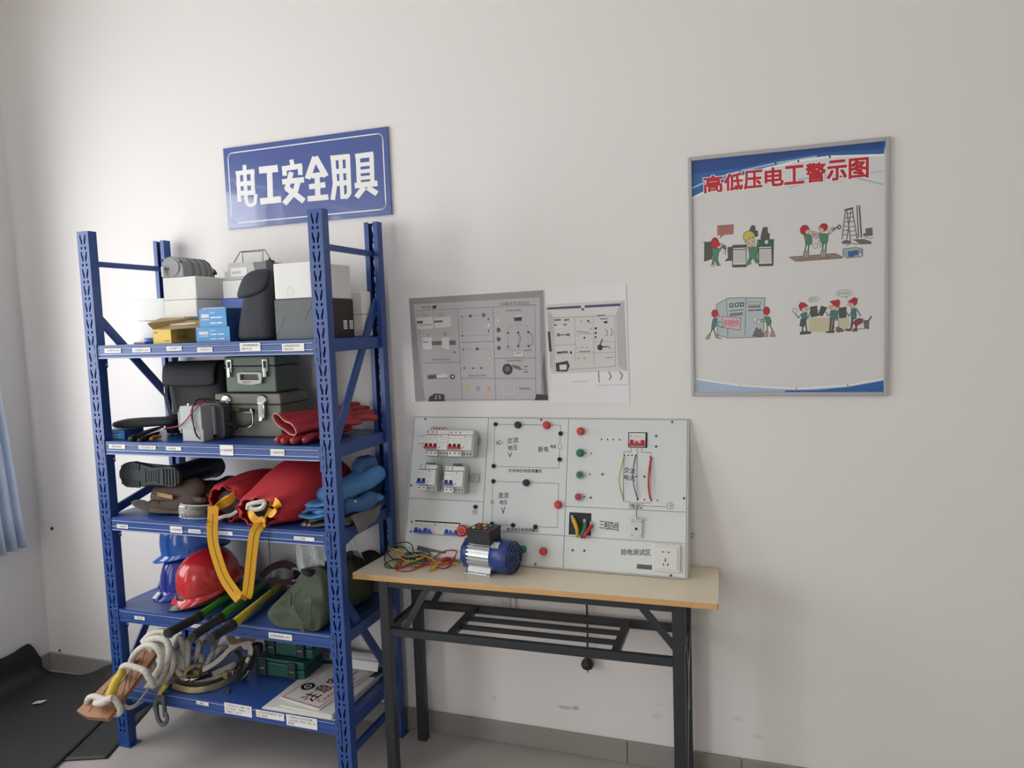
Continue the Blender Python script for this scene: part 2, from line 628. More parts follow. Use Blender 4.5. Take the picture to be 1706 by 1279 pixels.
CARDS = {0: [((-.33,1.555),.079,.017,'1 万用表数字式500V'),((-.194,1.554),.084,.015,'2 万用表数字式1000V'),((-.043,1.557),.068,.016,'3 万用表数字式'),((.093,1.55),.066,.016,'4 万用表指针式'),((.286,1.555),.085,.029,'5 接地电阻测试仪|（数字式）'),((.46,1.55),.088,.026,'6 接地电阻测试仪|（指针式）')],
 1: [((-.346,1.195),.079,.016,'7 绝缘电阻表'),((-.201,1.195),.081,.014,'8 高压验电器 10kV'),((-.078,1.193),.069,.013,'9 绝缘夹钳'),((.158,1.193),.057,.037,'10 绝缘电阻'),((.371,1.19),.057,.024,'11 绝缘手套')],
 2: [((-.351,.888),.054,.015,'12 绝缘靴'),((-.094,.891),.056,.024,'13 防护眼镜'),((-.01,.89),.055,.014,'14 安全防护绳'),((.128,.891),.062,.014,'15 安全带'),((.459,.892),.082,.014,'16 工作服')],
 3: [((-.302,.534),.05,.013,'17 安全帽'),((-.034,.531),.05,.013,'18 绝缘棒'),((.336,.532),.098,.021,'20 携带型接地线（10kV）')],
 4: [((-.03,.234),.056,.014,'21 脚扣'),((.131,.232),.121,.041,'22 电工组合工具：压接钳，尖嘴|钳，斜口钳，一字螺丝刀，十|字螺丝刀，电工刀'),((.271,.232),.12,.027,'23 电工安全标志牌禁止类，指令|类，警告类'),((.404,.227),.128,.04,'24 携带电工安全标志提醒，|25 安全锁扣，警示带，锁扣，围|   网')]}
rnd = random.Random(3)
for i, z in enumerate(SH):
    bmF = xbeam('front_beam', RYF, z)
    xbeam('back_beam', RYB, z, True)
    x0, x1 = RX0 + PW, RX1 - PW
    if i < 3:                                  # clear label strip held on the beam, its edge highlights modelled as pale bars
        mb = MB()
        for dz in (-.012, -.0345, -.0475):
            mb.box2((x0 + .004, RYF - .0016, z + dz - .0008), (x1 - .006, RYF, z + dz + .0008), EDGEHI)
        obj('highlight_line', mb, bmF)
    else:
        obj('highlight_line', MB().box2((x0 + .004, RYF - .001, z - .0085), (x1 - .006, RYF, z - .0075), EDGEHI), bmF)  # no strip here; the groove's highlight is put into a pale line
    for (cx, cz), w, h, t in CARDS[i]:
        mb = MB().box2((cx - w / 2, RYF - .0024, cz - h / 2), (cx + w / 2, RYF - .0014, cz + h / 2), WHITEP)
        rows = t.split('|')
        fr = wallf(RYF - .0026)
        ch = min(.0095, h * .62 / len(rows))
        for k, row in enumerate(rows):
            wt = min(w * .86, ch * .98 * sum(1 if ord(c) > 255 else .55 for c in row))
            zc = cz + (len(rows) / 2 - k - .5) * h * .88 / len(rows)
            mb.text(row, cx - w / 2 + w * .07, zc - ch / 2, cx - w / 2 + w * .07 + wt, zc + ch / 2, fr, INK)
        obj('label_card', mb, bmF)
    # end connectors hooked over the front posts
    for x, s in ((RX0 + PW - .021, 1), (RX1 - PW - .001, -1)):
        mb = MB().box2((x, RYF - .0035, z - .085), (x + .022, RYF - .0006, z + .003), RACK, .001, 1)
        for k in range(3):
            mb.box2((x + .009, RYF - .0041, z - .075 + k * .03), (x + .013, RYF - .0033, z - .06 + k * .03), BLACKM)
        xi = RX0 + PW if s > 0 else RX1 - PW - .003
        mb.box2((xi, RYF - .003, z - .085), (xi + .003, RYF + .04, z - .0505), RACK, .0008, 1)
        mb.disc((RYF + .033, z - .073), .004, (V((xi + (.0032 if s > 0 else -.0002), 0, 0)), V((0, 1, 0)), V((0, 0, 1))), WHITEI)
        obj('beam_connector', mb, rack)
    for x, s in ((RX0 + .012, 1), (RX1 - .042, -1)):
        mb = MB().box2((x, RYF + PD + .001, z - .045), (x + .03, RYB - PD - .001, z - .0015), RACK, .002, 1)
        obj('side_beam', mb, rack)
    mb = MB().box2((RX0 + PW + .001, RYF + .0405, z - .004), (RX1 - PW - .001, RYB - .0405, z - .0003), DECK)
    mb.box2((RX0 + .043, RYF + PD + .002, z - .0035), (RX0 + PW + .001, RYB - PD - .002, z - .0005), DECK)
    mb.box2((RX1 - PW - .001, RYF + PD + .002, z - .0035), (RX1 - .043, RYB - PD - .002, z - .0005), DECK)
    obj('shelf_deck', mb, rack)

# ---------------------------------------------------------------- blue sign over the rack
SIGNB = mat('sign_blue_enamel', '#455a9e', .2, var=.03, scale=5, bump=.12, bscale=320, coat=1, spec=.7)
sx0, sx1, sz0, sz1 = -.128, .627, 2.031, 2.356
sign = thing('wall_sign', 'wide blue wall sign with white characters reading electrician safety tools', 'sign', (.25, -.002, 2.031))
obj('sign_plate', MB().box2((sx0, -.010, sz0), (sx1, -.0005, sz1), SIGNB, .0008, 1), sign)
mb = MB()
P = []
x0, x1, z0, z1, r = sx0 + .022, sx1 - .022, sz0 + .022, sz1 - .022, .022
for cx, cz, a0 in ((x1 - r, z1 - r, 0), (x0 + r, z1 - r, 90), (x0 + r, z0 + r, 180), (x1 - r, z0 + r, 270)):
    for k in range(7):
        a = math.radians(a0 + 15 * k)
        P.append((cx + r * math.cos(a), cz + r * math.sin(a)))
mb.stroke(P, .0042, wallf(-.0102), WHITEI, 0, True)
obj('border_line', mb, sign)
CH = [[[(-.071,2.242),(.021,2.242),(.019,2.26),(-.073,2.26)],[(-.072,2.198),(.018,2.197),(.018,2.216),(-.073,2.217)],[(-.071,2.161),(.018,2.158),(.018,2.177),(-.071,2.181)],[(-.07,2.259),(-.072,2.138),(-.053,2.137),(-.051,2.258)],[(-.036,2.281),(-.038,2.145),(-.02,2.144),(-.018,2.28)],[(0,2.26),(-.003,2.159),(.016,2.158),(.019,2.259)],[(-.038,2.151),(-.032,2.121),(-.015,2.123),(-.022,2.153)],[(-.028,2.117),(-.008,2.111),(-.003,2.125),(-.023,2.13)],[(-.007,2.111),(.017,2.117),(.012,2.13),(-.012,2.125)],[(.02,2.12),(.028,2.159),(.011,2.162),(.004,2.122)]],[[(.042,2.239),(.133,2.237),(.131,2.265),(.041,2.266)],[(.079,2.248),(.074,2.129),(.101,2.127),(.105,2.246)],[(.039,2.117),(.139,2.117),(.138,2.142),(.038,2.142)]],[[(.187,2.278),(.192,2.252),(.211,2.254),(.206,2.279)],[(.152,2.237),(.247,2.24),(.244,2.26),(.15,2.257)],[(.152,2.253),(.151,2.22),(.173,2.218),(.173,2.252)],[(.225,2.257),(.224,2.216),(.245,2.215),(.246,2.255)],[(.149,2.186),(.251,2.185),(.25,2.206),(.148,2.207)],[(.183,2.234),(.156,2.168),(.177,2.161),(.205,2.227)],[(.158,2.163),(.192,2.139),(.209,2.156),(.175,2.18)],[(.188,2.142),(.236,2.105),(.253,2.121),(.206,2.158)],[(.211,2.199),(.197,2.161),(.221,2.153),(.236,2.192)],[(.201,2.167),(.17,2.141),(.189,2.125),(.22,2.152)],[(.172,2.143),(.143,2.118),(.162,2.103),(.191,2.127)]],[[(.294,2.282),(.254,2.202),(.279,2.193),(.319,2.273)],[(.295,2.273),(.339,2.194),(.363,2.203),(.318,2.282)],[(.285,2.197),(.339,2.198),(.337,2.217),(.283,2.217)],[(.272,2.156),(.347,2.157),(.345,2.178),(.271,2.176)],[(.262,2.11),(.357,2.109),(.356,2.13),(.261,2.131)],[(.299,2.21),(.297,2.12),(.321,2.119),(.323,2.209)]],[[(.376,2.255),(.461,2.253),(.46,2.273),(.374,2.275)],[(.388,2.203),(.46,2.202),(.459,2.221),(.386,2.222)],[(.386,2.157),(.46,2.157),(.458,2.176),(.384,2.176)],[(.376,2.27),(.379,2.167),(.4,2.166),(.397,2.27)],[(.38,2.172),(.365,2.109),(.385,2.104),(.4,2.167)],[(.441,2.27),(.44,2.125),(.46,2.124),(.462,2.268)],[(.443,2.133),(.431,2.119),(.447,2.108),(.459,2.122)],[(.439,2.124),(.426,2.121),(.431,2.104),(.444,2.106)],[(.41,2.263),(.41,2.107),(.428,2.106),(.428,2.262)]],[[(.485,2.25),(.564,2.251),(.562,2.271),(.483,2.27)],[(.493,2.22),(.558,2.22),(.556,2.235),(.492,2.235)],[(.493,2.195),(.557,2.194),(.556,2.209),(.492,2.209)],[(.493,2.17),(.557,2.17),(.556,2.184),(.492,2.185)],[(.476,2.141),(.575,2.141),(.574,2.162),(.475,2.162)],[(.486,2.263),(.485,2.149),(.503,2.148),(.505,2.262)],[(.545,2.267),(.543,2.152),(.562,2.151),(.564,2.265)],[(.507,2.149),(.471,2.114),(.489,2.101),(.525,2.135)],[(.524,2.132),(.563,2.105),(.577,2.121),(.537,2.148)]]]
for ch in CH:
    mb = MB()
    for k, q in enumerate(ch):
        mb.prism(q, wallf(-.0106), 0, WHITEI, k * 8e-6)
    obj('character', mb, sign)

# ---------------------------------------------------------------- safety poster in a grey frame
poster = thing('framed_poster', 'tall grey framed safety poster with blue banner and four cartoon scenes', 'poster', (2.02, -.001, 1.34))
FR = mat('poster_frame_aluminium', '#b3b3b3', .4, metal=.2, var=.03)
POSTW = mat('poster_sheet_white', '#dedcd9', .38, var=.012, scale=4)
PBL = mat('poster_blue', '#2f66a8', .4, var=.08, scale=6)
PBD = mat('poster_deep_blue', '#2b4f8f', .4, var=.06)
PPB = mat('poster_pale_blue', '#a9bfd6', .4, var=.06)
px0, px1, pz0, pz1 = 1.7233, 2.3201, 1.3403, 2.1272
obj('backing_sheet', MB().box2((px0 + .003, -.006, pz0 + .003), (px1 - .003, -.0005, pz1 - .003), POSTW), poster)
fw = .0125
def railing(a, b):
    return MB().box2(a, b, FR, .0025, 2)
for a, b in (((px0, -.014, pz0), (px0 + fw, -.0005, pz1)), ((px1 - fw, -.014, pz0), (px1, -.0005, pz1)), ((px0 + fw, -.0138, pz0), (px1 - fw, -.0005, pz0 + fw)), ((px0 + fw, -.0138, pz1 - fw), (px1 - fw, -.0005, pz1))):
    obj('frame_rail', railing(a, b), poster)
PF_ = wallf(-.0062)
mb = MB()
mb.prism([(px0 + .01, pz1 - .01), *[(1.732,1.996),(1.773,2.012),(1.851,2.039),(1.955,2.068),(2.062,2.083),(2.153,2.088),(2.303,2.076)], (px1 - .01, pz1 - .01)][::-1], PF_, 0, PBL, 0)
mb.prism([(1.737,2.072),(1.81,2.076),(1.907,2.08),(2.022,2.096),(2.153,2.1),(2.303,2.094),(2.303,2.117),(1.737,2.114)], PF_, 0, PBD, .00005)
mb.stroke([(1.736,2.028),(1.795,2.05),(1.886,2.068),(1.995,2.082),(2.114,2.09)], .006, PF_, PPB, .0001)
mb.stroke([(1.733,1.995),(1.773,2.011),(1.851,2.038),(1.955,2.067),(2.062,2.082),(2.153,2.086),(2.302,2.075)], .007, PF_, WHITEI, .00015)
mb.stroke([(2.062,2.025),(2.153,2.03),(2.229,2.014),(2.303,1.987)], .005, PF_, PPB, .0001)
mb.stroke([(2.035,2.001),(2.114,2.02),(2.229,2.024),(2.301,2.027)], .003, PF_, PPB, .0001)
obj('top_banner_print', mb, poster)
mb = MB()
mb.prism([(1.741,1.397),(1.881,1.374),(2.054,1.362),(2.206,1.372),(2.308,1.393),(2.31,1.353),(1.74,1.354)], PF_, 0, PPB, .00002)
mb.prism([(2.02,1.358),(2.114,1.359),(2.206,1.368),(2.309,1.388),(2.31,1.353),(2.02,1.353)], PF_, 0, PBL, .00005)
mb.stroke([(1.741,1.397),(1.881,1.374),(2.054,1.363),(2.206,1.373),(2.308,1.393)], .005, PF_, WHITEI, .0001)
obj('bottom_banner_print', mb, poster)
TITLE = '高低压电工警示图'
TB = [[(1.773,2.009),(1.832,2.004),(1.774,2.061)],[(1.839,2.01),(1.894,2.005),(1.84,2.062)],[(1.9,2.01),(1.953,2.005),(1.9,2.065)],[(1.963,2.012),(2.017,2.007),(1.963,2.068)],[(2.022,2.013),(2.078,2.008),(2.022,2.068)],[(2.085,2.013),(2.14,2.007),(2.085,2.07)],[(2.146,2.013),(2.2,2.008),(2.146,2.072)],[(2.208,2.014),(2.261,2.009),(2.208,2.072)]]
PRED = mat('poster_red', '#c22836', .45, var=.06)
mb = MB()
for c, (a, b, d) in zip(TITLE, TB):
    mb.text(c, a[0], a[1], b[0], d[1], PF_, WHITEI, .0002, .0040)
    mb.text(c, a[0], a[1], b[0], d[1], PF_, PRED, .0003, .0019)
obj('title_print', mb, poster)
INKC = {k: mat('poster_' + k, v, .45, var=.08) for k, v in dict(line='#3b3a38', grey='#6d6e6b', dgrey='#555752', red='#b83844', skin='#d8bfa8', green='#4f8a66', dgreen='#39694a', teal='#4d7f82', yellow='#c9c35a', salmon='#b9716c', steel='#9fb0b3', lsteel='#b9c4c4', brown='#8a6350', mat='#9a8077', tan='#cbb993', blue='#7f93a6', pink='#dcb9bd', wht='#d9d6d2', boot='#a39a86', wine='#8a4350', sand='#cbc3a4').items()}
def draw(name, items):
    """flat printed drawing: each item (kind, colour, points, width)"""
    mb = MB()
    for k, (kind, col, P, w) in enumerate(items):
        m = INKC[col]
        l = .0001 + k * 6e-6
        if kind == 'p':
            A = sum(P[i - 1][0] * P[i][1] - P[i][0] * P[i - 1][1] for i in range(len(P)))
            P = P if A > 0 else P[::-1]
            mb.prism(P, PF_, 0, m, l)
            if w:
                mb.stroke(P, w, PF_, INKC['line'], l + 3e-6, True)
        elif kind == 's':
            mb.stroke(P, w, PF_, m, l)
        elif kind == 'e':
            (a, b), (c, d) = P
            mb.disc(((a + c) / 2, (b + d) / 2), abs(c - a) / 2, PF_, m, l, 18, abs(d - b) / 2)
            if w:
                mb.ring(((a + c) / 2, (b + d) / 2), abs(c - a) / 2, w, PF_, INKC['line'], l + 3e-6, 18, abs(d - b) / 2)
        elif kind == 't':
            (a, b), (c, d) = P
            mb.text(w, min(a, c), min(b, d), max(a, c), max(b, d), PF_, m, l)
    obj(name, mb, poster)
E1, E2, E3 = .0014, .001, .002
draw('lathe_workers_print', [('p','dgrey',[(1.773,1.85),(1.798,1.85),(1.797,1.794),(1.772,1.787)],.0015),('s','grey',[(1.769,1.85),(1.796,1.849)],.003),('p','dgrey',[(1.837,1.784),(1.847,1.794),(1.846,1.828),(1.864,1.829),(1.863,1.785)],.001),('p','dgrey',[(1.939,1.846),(1.988,1.844),(1.986,1.762),(1.942,1.765)],.0015),('p','dgreen',[(1.941,1.844),(1.984,1.842),(1.983,1.823),(1.941,1.824)],0),('p','dgrey',[(1.913,1.875),(1.921,1.893),(1.931,1.892),(1.933,1.876),(1.94,1.874),(1.94,1.857),(1.928,1.856)],.001),('p','dgrey',[(1.948,1.852),(1.951,1.866),(1.956,1.884),(1.969,1.884),(1.97,1.865),(1.976,1.863),(1.975,1.846),(1.95,1.847)],.001),('e','wht',[(1.96,1.844),(1.972,1.83)],.001),('p','dgrey',[(1.861,1.834),(1.905,1.833),(1.904,1.761),(1.86,1.763)],.001),('p','wht',[(1.863,1.825),(1.903,1.824),(1.903,1.769),(1.862,1.77)],.001),('p','dgrey',[(1.941,1.824),(1.983,1.821),(1.986,1.76),(1.941,1.761)],0),('p','wht',[(1.943,1.823),(1.981,1.822),(1.982,1.767),(1.943,1.768)],.001),('s','grey',[(1.865,1.812),(1.9,1.81)],.0009),('s','grey',[(1.865,1.807),(1.9,1.805)],.0009),('s','grey',[(1.865,1.802),(1.9,1.801)],.0009),('s','grey',[(1.865,1.797),(1.9,1.796)],.0009),('s','grey',[(1.865,1.793),(1.9,1.791)],.0009),('s','grey',[(1.865,1.788),(1.9,1.787)],.0009),('s','grey',[(1.865,1.783),(1.9,1.782)],.0009),('s','grey',[(1.865,1.778),(1.9,1.777)],.0009),('s','grey',[(1.945,1.808),(1.979,1.807)],.0009),('s','grey',[(1.945,1.804),(1.979,1.802)],.0009),('s','grey',[(1.945,1.799),(1.979,1.797)],.0009),('s','grey',[(1.945,1.794),(1.979,1.793)],.0009),('s','grey',[(1.945,1.789),(1.979,1.788)],.0009),('s','grey',[(1.945,1.785),(1.979,1.783)],.0009),('s','grey',[(1.945,1.78),(1.979,1.779)],.0009),('s','grey',[(1.945,1.775),(1.979,1.774)],.0009),('s','line',[(1.865,1.819),(1.901,1.818)],.003),('s','line',[(1.944,1.817),(1.979,1.816)],.003),('p','salmon',[(1.815,1.9),(1.865,1.9),(1.864,1.87),(1.815,1.87)],.0013),('p','salmon',[(1.826,1.87),(1.834,1.87),(1.822,1.859)],.001),('s','brown',[(1.822,1.893),(1.857,1.893)],.002),('s','brown',[(1.822,1.886),(1.857,1.885)],.002),('s','brown',[(1.822,1.879),(1.853,1.878)],.002),('p','green',[(1.796,1.828),(1.819,1.827),(1.816,1.799),(1.814,1.796),(1.819,1.772),(1.811,1.771),(1.805,1.792),(1.801,1.77),(1.794,1.772),(1.8,1.797)],.0012),('s','green',[(1.816,1.815),(1.829,1.834)],.004),('s','line',[(1.819,1.813),(1.831,1.831)],.0012),('p','wht',[(1.793,1.775),(1.804,1.774),(1.803,1.768),(1.793,1.769)],.001),('p','boot',[(1.811,1.776),(1.822,1.776),(1.822,1.77),(1.812,1.77)],.001),('e','red',[(1.794,1.862),(1.818,1.828)],.0016),('p','red',[(1.792,1.837),(1.796,1.845),(1.819,1.847),(1.826,1.838),(1.818,1.832),(1.802,1.83)],0),('s','line',[(1.828,1.843),(1.841,1.825),(1.839,1.806)],.002),('e','wht',[(1.832,1.817),(1.841,1.808)],.001),('e','grey',[(1.831,1.836),(1.841,1.822)],.001),('p','green',[(1.91,1.824),(1.935,1.824),(1.94,1.846),(1.945,1.838),(1.939,1.812),(1.937,1.792),(1.942,1.773),(1.933,1.772),(1.925,1.789),(1.912,1.771),(1.906,1.772),(1.914,1.795)],.0012),('p','boot',[(1.906,1.771),(1.919,1.775),(1.92,1.771),(1.907,1.765)],.001),('p','boot',[(1.933,1.774),(1.942,1.776),(1.942,1.771),(1.933,1.771)],.001),('e','skin',[(1.903,1.855),(1.931,1.823)],.0014),('p','yellow',[(1.895,1.855),(1.897,1.869),(1.907,1.876),(1.92,1.875),(1.929,1.866),(1.932,1.856),(1.913,1.851),(1.901,1.841)],.0016),('e','line',[(1.91,1.839),(1.914,1.834)],0),('e','line',[(1.921,1.844),(1.925,1.839)],0),('s','line',[(1.914,1.831),(1.919,1.83),(1.924,1.833)],.001)])
draw('ladder_scene_print', [('p','mat',[(2.034,1.785),(2.168,1.788),(2.192,1.775),(2.188,1.772),(2.053,1.77)],.0014),('s','grey',[(2.198,1.917),(2.188,1.831)],.003),('s','grey',[(2.202,1.915),(2.212,1.826)],.003),('s','grey',[(2.217,1.92),(2.231,1.829)],.003),('s','grey',[(2.213,1.914),(2.202,1.831)],.003),('s','dgrey',[(2.197,1.919),(2.218,1.923)],.006),('s','grey',[(2.202,1.908),(2.217,1.909)],.0025),('s','grey',[(2.198,1.895),(2.221,1.897)],.0025),('s','grey',[(2.194,1.883),(2.222,1.883)],.0025),('s','grey',[(2.193,1.871),(2.204,1.869)],.0025),('s','grey',[(2.207,1.866),(2.225,1.868)],.0025),('s','grey',[(2.191,1.858),(2.204,1.857)],.0025),('s','grey',[(2.21,1.853),(2.227,1.854)],.0025),('s','grey',[(2.19,1.845),(2.203,1.843)],.0025),('s','grey',[(2.212,1.84),(2.229,1.841)],.0025),('s','dgrey',[(2.23,1.93),(2.235,1.833)],.003),('s','dgrey',[(2.237,1.929),(2.243,1.833)],.004),('p','grey',[(2.255,1.858),(2.273,1.859),(2.274,1.836),(2.249,1.836),(2.249,1.843),(2.256,1.844)],.0012),('p','grey',[(2.219,1.827),(2.251,1.826),(2.271,1.817),(2.27,1.811),(2.238,1.812),(2.229,1.822)],.001),('p','grey',[(2.187,1.822),(2.2,1.828),(2.215,1.822),(2.21,1.816),(2.192,1.816)],.001),('s','line',[(2.202,1.809),(2.213,1.816),(2.232,1.812)],.002),('s','line',[(2.251,1.83),(2.26,1.832),(2.267,1.827),(2.276,1.829)],.0015),('p','steel',[(2.191,1.801),(2.229,1.803),(2.247,1.796),(2.246,1.774),(2.204,1.771),(2.191,1.781)],.0014),('p','blue',[(2.206,1.791),(2.222,1.792),(2.222,1.776),(2.207,1.775)],.0012),('p','blue',[(2.223,1.793),(2.234,1.793),(2.234,1.78),(2.224,1.779)],.001),('e','wht',[(2.236,1.785),(2.245,1.774)],.001),('s','line',[(2.236,1.79),(2.245,1.791)],.0015),('p','green',[(2.078,1.853),(2.095,1.852),(2.102,1.834),(2.101,1.823),(2.092,1.819),(2.084,1.819)],.0014),('s','dgreen',[(2.084,1.819),(2.078,1.785)],.0035),('s','dgreen',[(2.093,1.82),(2.088,1.784)],.0035),('p','boot',[(2.077,1.8),(2.093,1.8),(2.093,1.783),(2.1,1.779),(2.076,1.779)],.001),('e','red',[(2.067,1.882),(2.093,1.852)],.0014),('p','red',[(2.067,1.868),(2.095,1.874),(2.082,1.867),(2.077,1.853),(2.068,1.859)],0),('p','skin',[(2.082,1.867),(2.096,1.868),(2.098,1.864),(2.092,1.861),(2.092,1.854),(2.083,1.853)],.001),('e','line',[(2.085,1.866),(2.088,1.863)],0),('p','pink',[(2.101,1.862),(2.123,1.855),(2.116,1.836),(2.099,1.843)],.0012),('s','line',[(2.103,1.855),(2.116,1.85)],.002),('s','line',[(2.102,1.849),(2.115,1.845)],.002),('p','wht',[(2.101,1.82),(2.11,1.825),(2.118,1.819),(2.116,1.808),(2.108,1.807)],.001),('p','green',[(2.124,1.853),(2.149,1.85),(2.147,1.827),(2.144,1.819),(2.131,1.821),(2.123,1.839)],.0014),('s','green',[(2.147,1.848),(2.154,1.853)],.004),('s','dgreen',[(2.134,1.821),(2.131,1.785)],.0035),('s','dgreen',[(2.143,1.821),(2.139,1.784)],.0035),('p','boot',[(2.128,1.799),(2.143,1.799),(2.142,1.782),(2.149,1.778),(2.126,1.778)],.001),('e','red',[(2.124,1.883),(2.147,1.859)],.0014),('p','red',[(2.119,1.873),(2.136,1.879),(2.144,1.869),(2.139,1.857),(2.132,1.863)],0),('p','skin',[(2.119,1.869),(2.124,1.873),(2.136,1.866),(2.136,1.858),(2.127,1.855),(2.125,1.861)],.001),('e','line',[(2.126,1.867),(2.128,1.864)],0),('p','skin',[(2.149,1.857),(2.158,1.868),(2.163,1.87),(2.17,1.863),(2.162,1.856),(2.154,1.849)],.001),('s','dgrey',[(2.16,1.861),(2.178,1.87)],.004),('e','dgrey',[(2.174,1.876),(2.186,1.861)],0),('e','wht',[(2.178,1.872),(2.183,1.865)],0),('p','wht',[(2.119,1.829),(2.123,1.832),(2.131,1.813),(2.125,1.81)],.001)])
draw('cabinet_scene_print', [('p','lsteel',[(1.809,1.644),(1.845,1.663),(1.882,1.663),(1.96,1.659),(1.955,1.533),(1.844,1.532),(1.811,1.543)],.0017),('s','line',[(1.841,1.657),(1.844,1.534)],.0014),('s','line',[(1.902,1.661),(1.898,1.54)],.0014),('p','line',[(1.85,1.645),(1.863,1.646),(1.862,1.633),(1.85,1.632)],0),('p','wht',[(1.853,1.642),(1.86,1.643),(1.859,1.637),(1.853,1.635)],0),('p','line',[(1.867,1.646),(1.88,1.647),(1.879,1.634),(1.867,1.633)],0),('p','wht',[(1.87,1.643),(1.877,1.644),(1.876,1.638),(1.87,1.636)],0),('p','line',[(1.883,1.647),(1.896,1.647),(1.895,1.634),(1.883,1.633)],0),('p','wht',[(1.886,1.643),(1.893,1.644),(1.892,1.638),(1.887,1.636)],0),('s','teal',[(1.85,1.621),(1.893,1.624)],.003),('s','grey',[(1.853,1.611),(1.891,1.613)],.004),('s','line',[(1.851,1.606),(1.89,1.608)],.003),('p','wht',[(1.909,1.646),(1.947,1.645),(1.947,1.639),(1.909,1.64)],.0014),('p','wht',[(1.909,1.635),(1.945,1.635),(1.945,1.629),(1.909,1.629)],.0014),('s','line',[(1.911,1.632),(1.944,1.632)],.0025),('s','line',[(1.91,1.62),(1.926,1.621)],.0035),('s','line',[(1.93,1.62),(1.948,1.621)],.0035),('p','pink',[(1.827,1.604),(1.886,1.597),(1.882,1.557),(1.829,1.567)],.0014),('t','red',[(1.832,1.593),(1.879,1.569)],'停电检修'),('e','wht',[(1.923,1.599),(1.935,1.581)],.001),('e','wht',[(1.935,1.589),(1.946,1.575)],.001),('p','grey',[(1.921,1.536),(1.931,1.559),(1.934,1.565),(1.943,1.555),(1.946,1.562),(1.955,1.541),(1.954,1.533)],.001),('p','teal',[(1.799,1.6),(1.809,1.597),(1.807,1.574),(1.799,1.561),(1.792,1.563),(1.794,1.584)],.0013),('s','teal',[(1.808,1.585),(1.823,1.585)],.003),('s','teal',[(1.809,1.576),(1.829,1.567)],.003),('s','dgrey',[(1.795,1.563),(1.781,1.537)],.0035),('s','dgrey',[(1.798,1.563),(1.807,1.542)],.0035),('p','boot',[(1.781,1.546),(1.789,1.545),(1.785,1.531),(1.772,1.531)],.001),('p','boot',[(1.802,1.542),(1.811,1.545),(1.816,1.535),(1.827,1.531),(1.808,1.532)],.001),('e','skin',[(1.804,1.613),(1.818,1.598)],.001),('e','red',[(1.793,1.627),(1.814,1.602)],.0014),('s','line',[(1.817,1.606),(1.822,1.608)],.0015),('e','line',[(1.811,1.609),(1.814,1.606)],0),('p','green',[(1.96,1.598),(1.975,1.597),(1.98,1.581),(1.976,1.569),(1.966,1.569),(1.963,1.583)],.0013),('s','green',[(1.962,1.591),(1.946,1.588)],.003),('s','green',[(1.962,1.584),(1.949,1.582)],.003),('s','brown',[(1.968,1.569),(1.965,1.55)],.0035),('s','brown',[(1.976,1.569),(1.985,1.549)],.0035),('p','boot',[(1.962,1.552),(1.97,1.551),(1.968,1.533),(1.952,1.533)],.001),('p','boot',[(1.979,1.55),(1.986,1.551),(1.992,1.533),(1.974,1.533)],.001),('e','skin',[(1.954,1.616),(1.969,1.598)],.001),('e','red',[(1.955,1.63),(1.975,1.604)],.0014),('s','wht',[(1.955,1.609),(1.948,1.611)],.003),('e','line',[(1.957,1.612),(1.959,1.609)],0)])
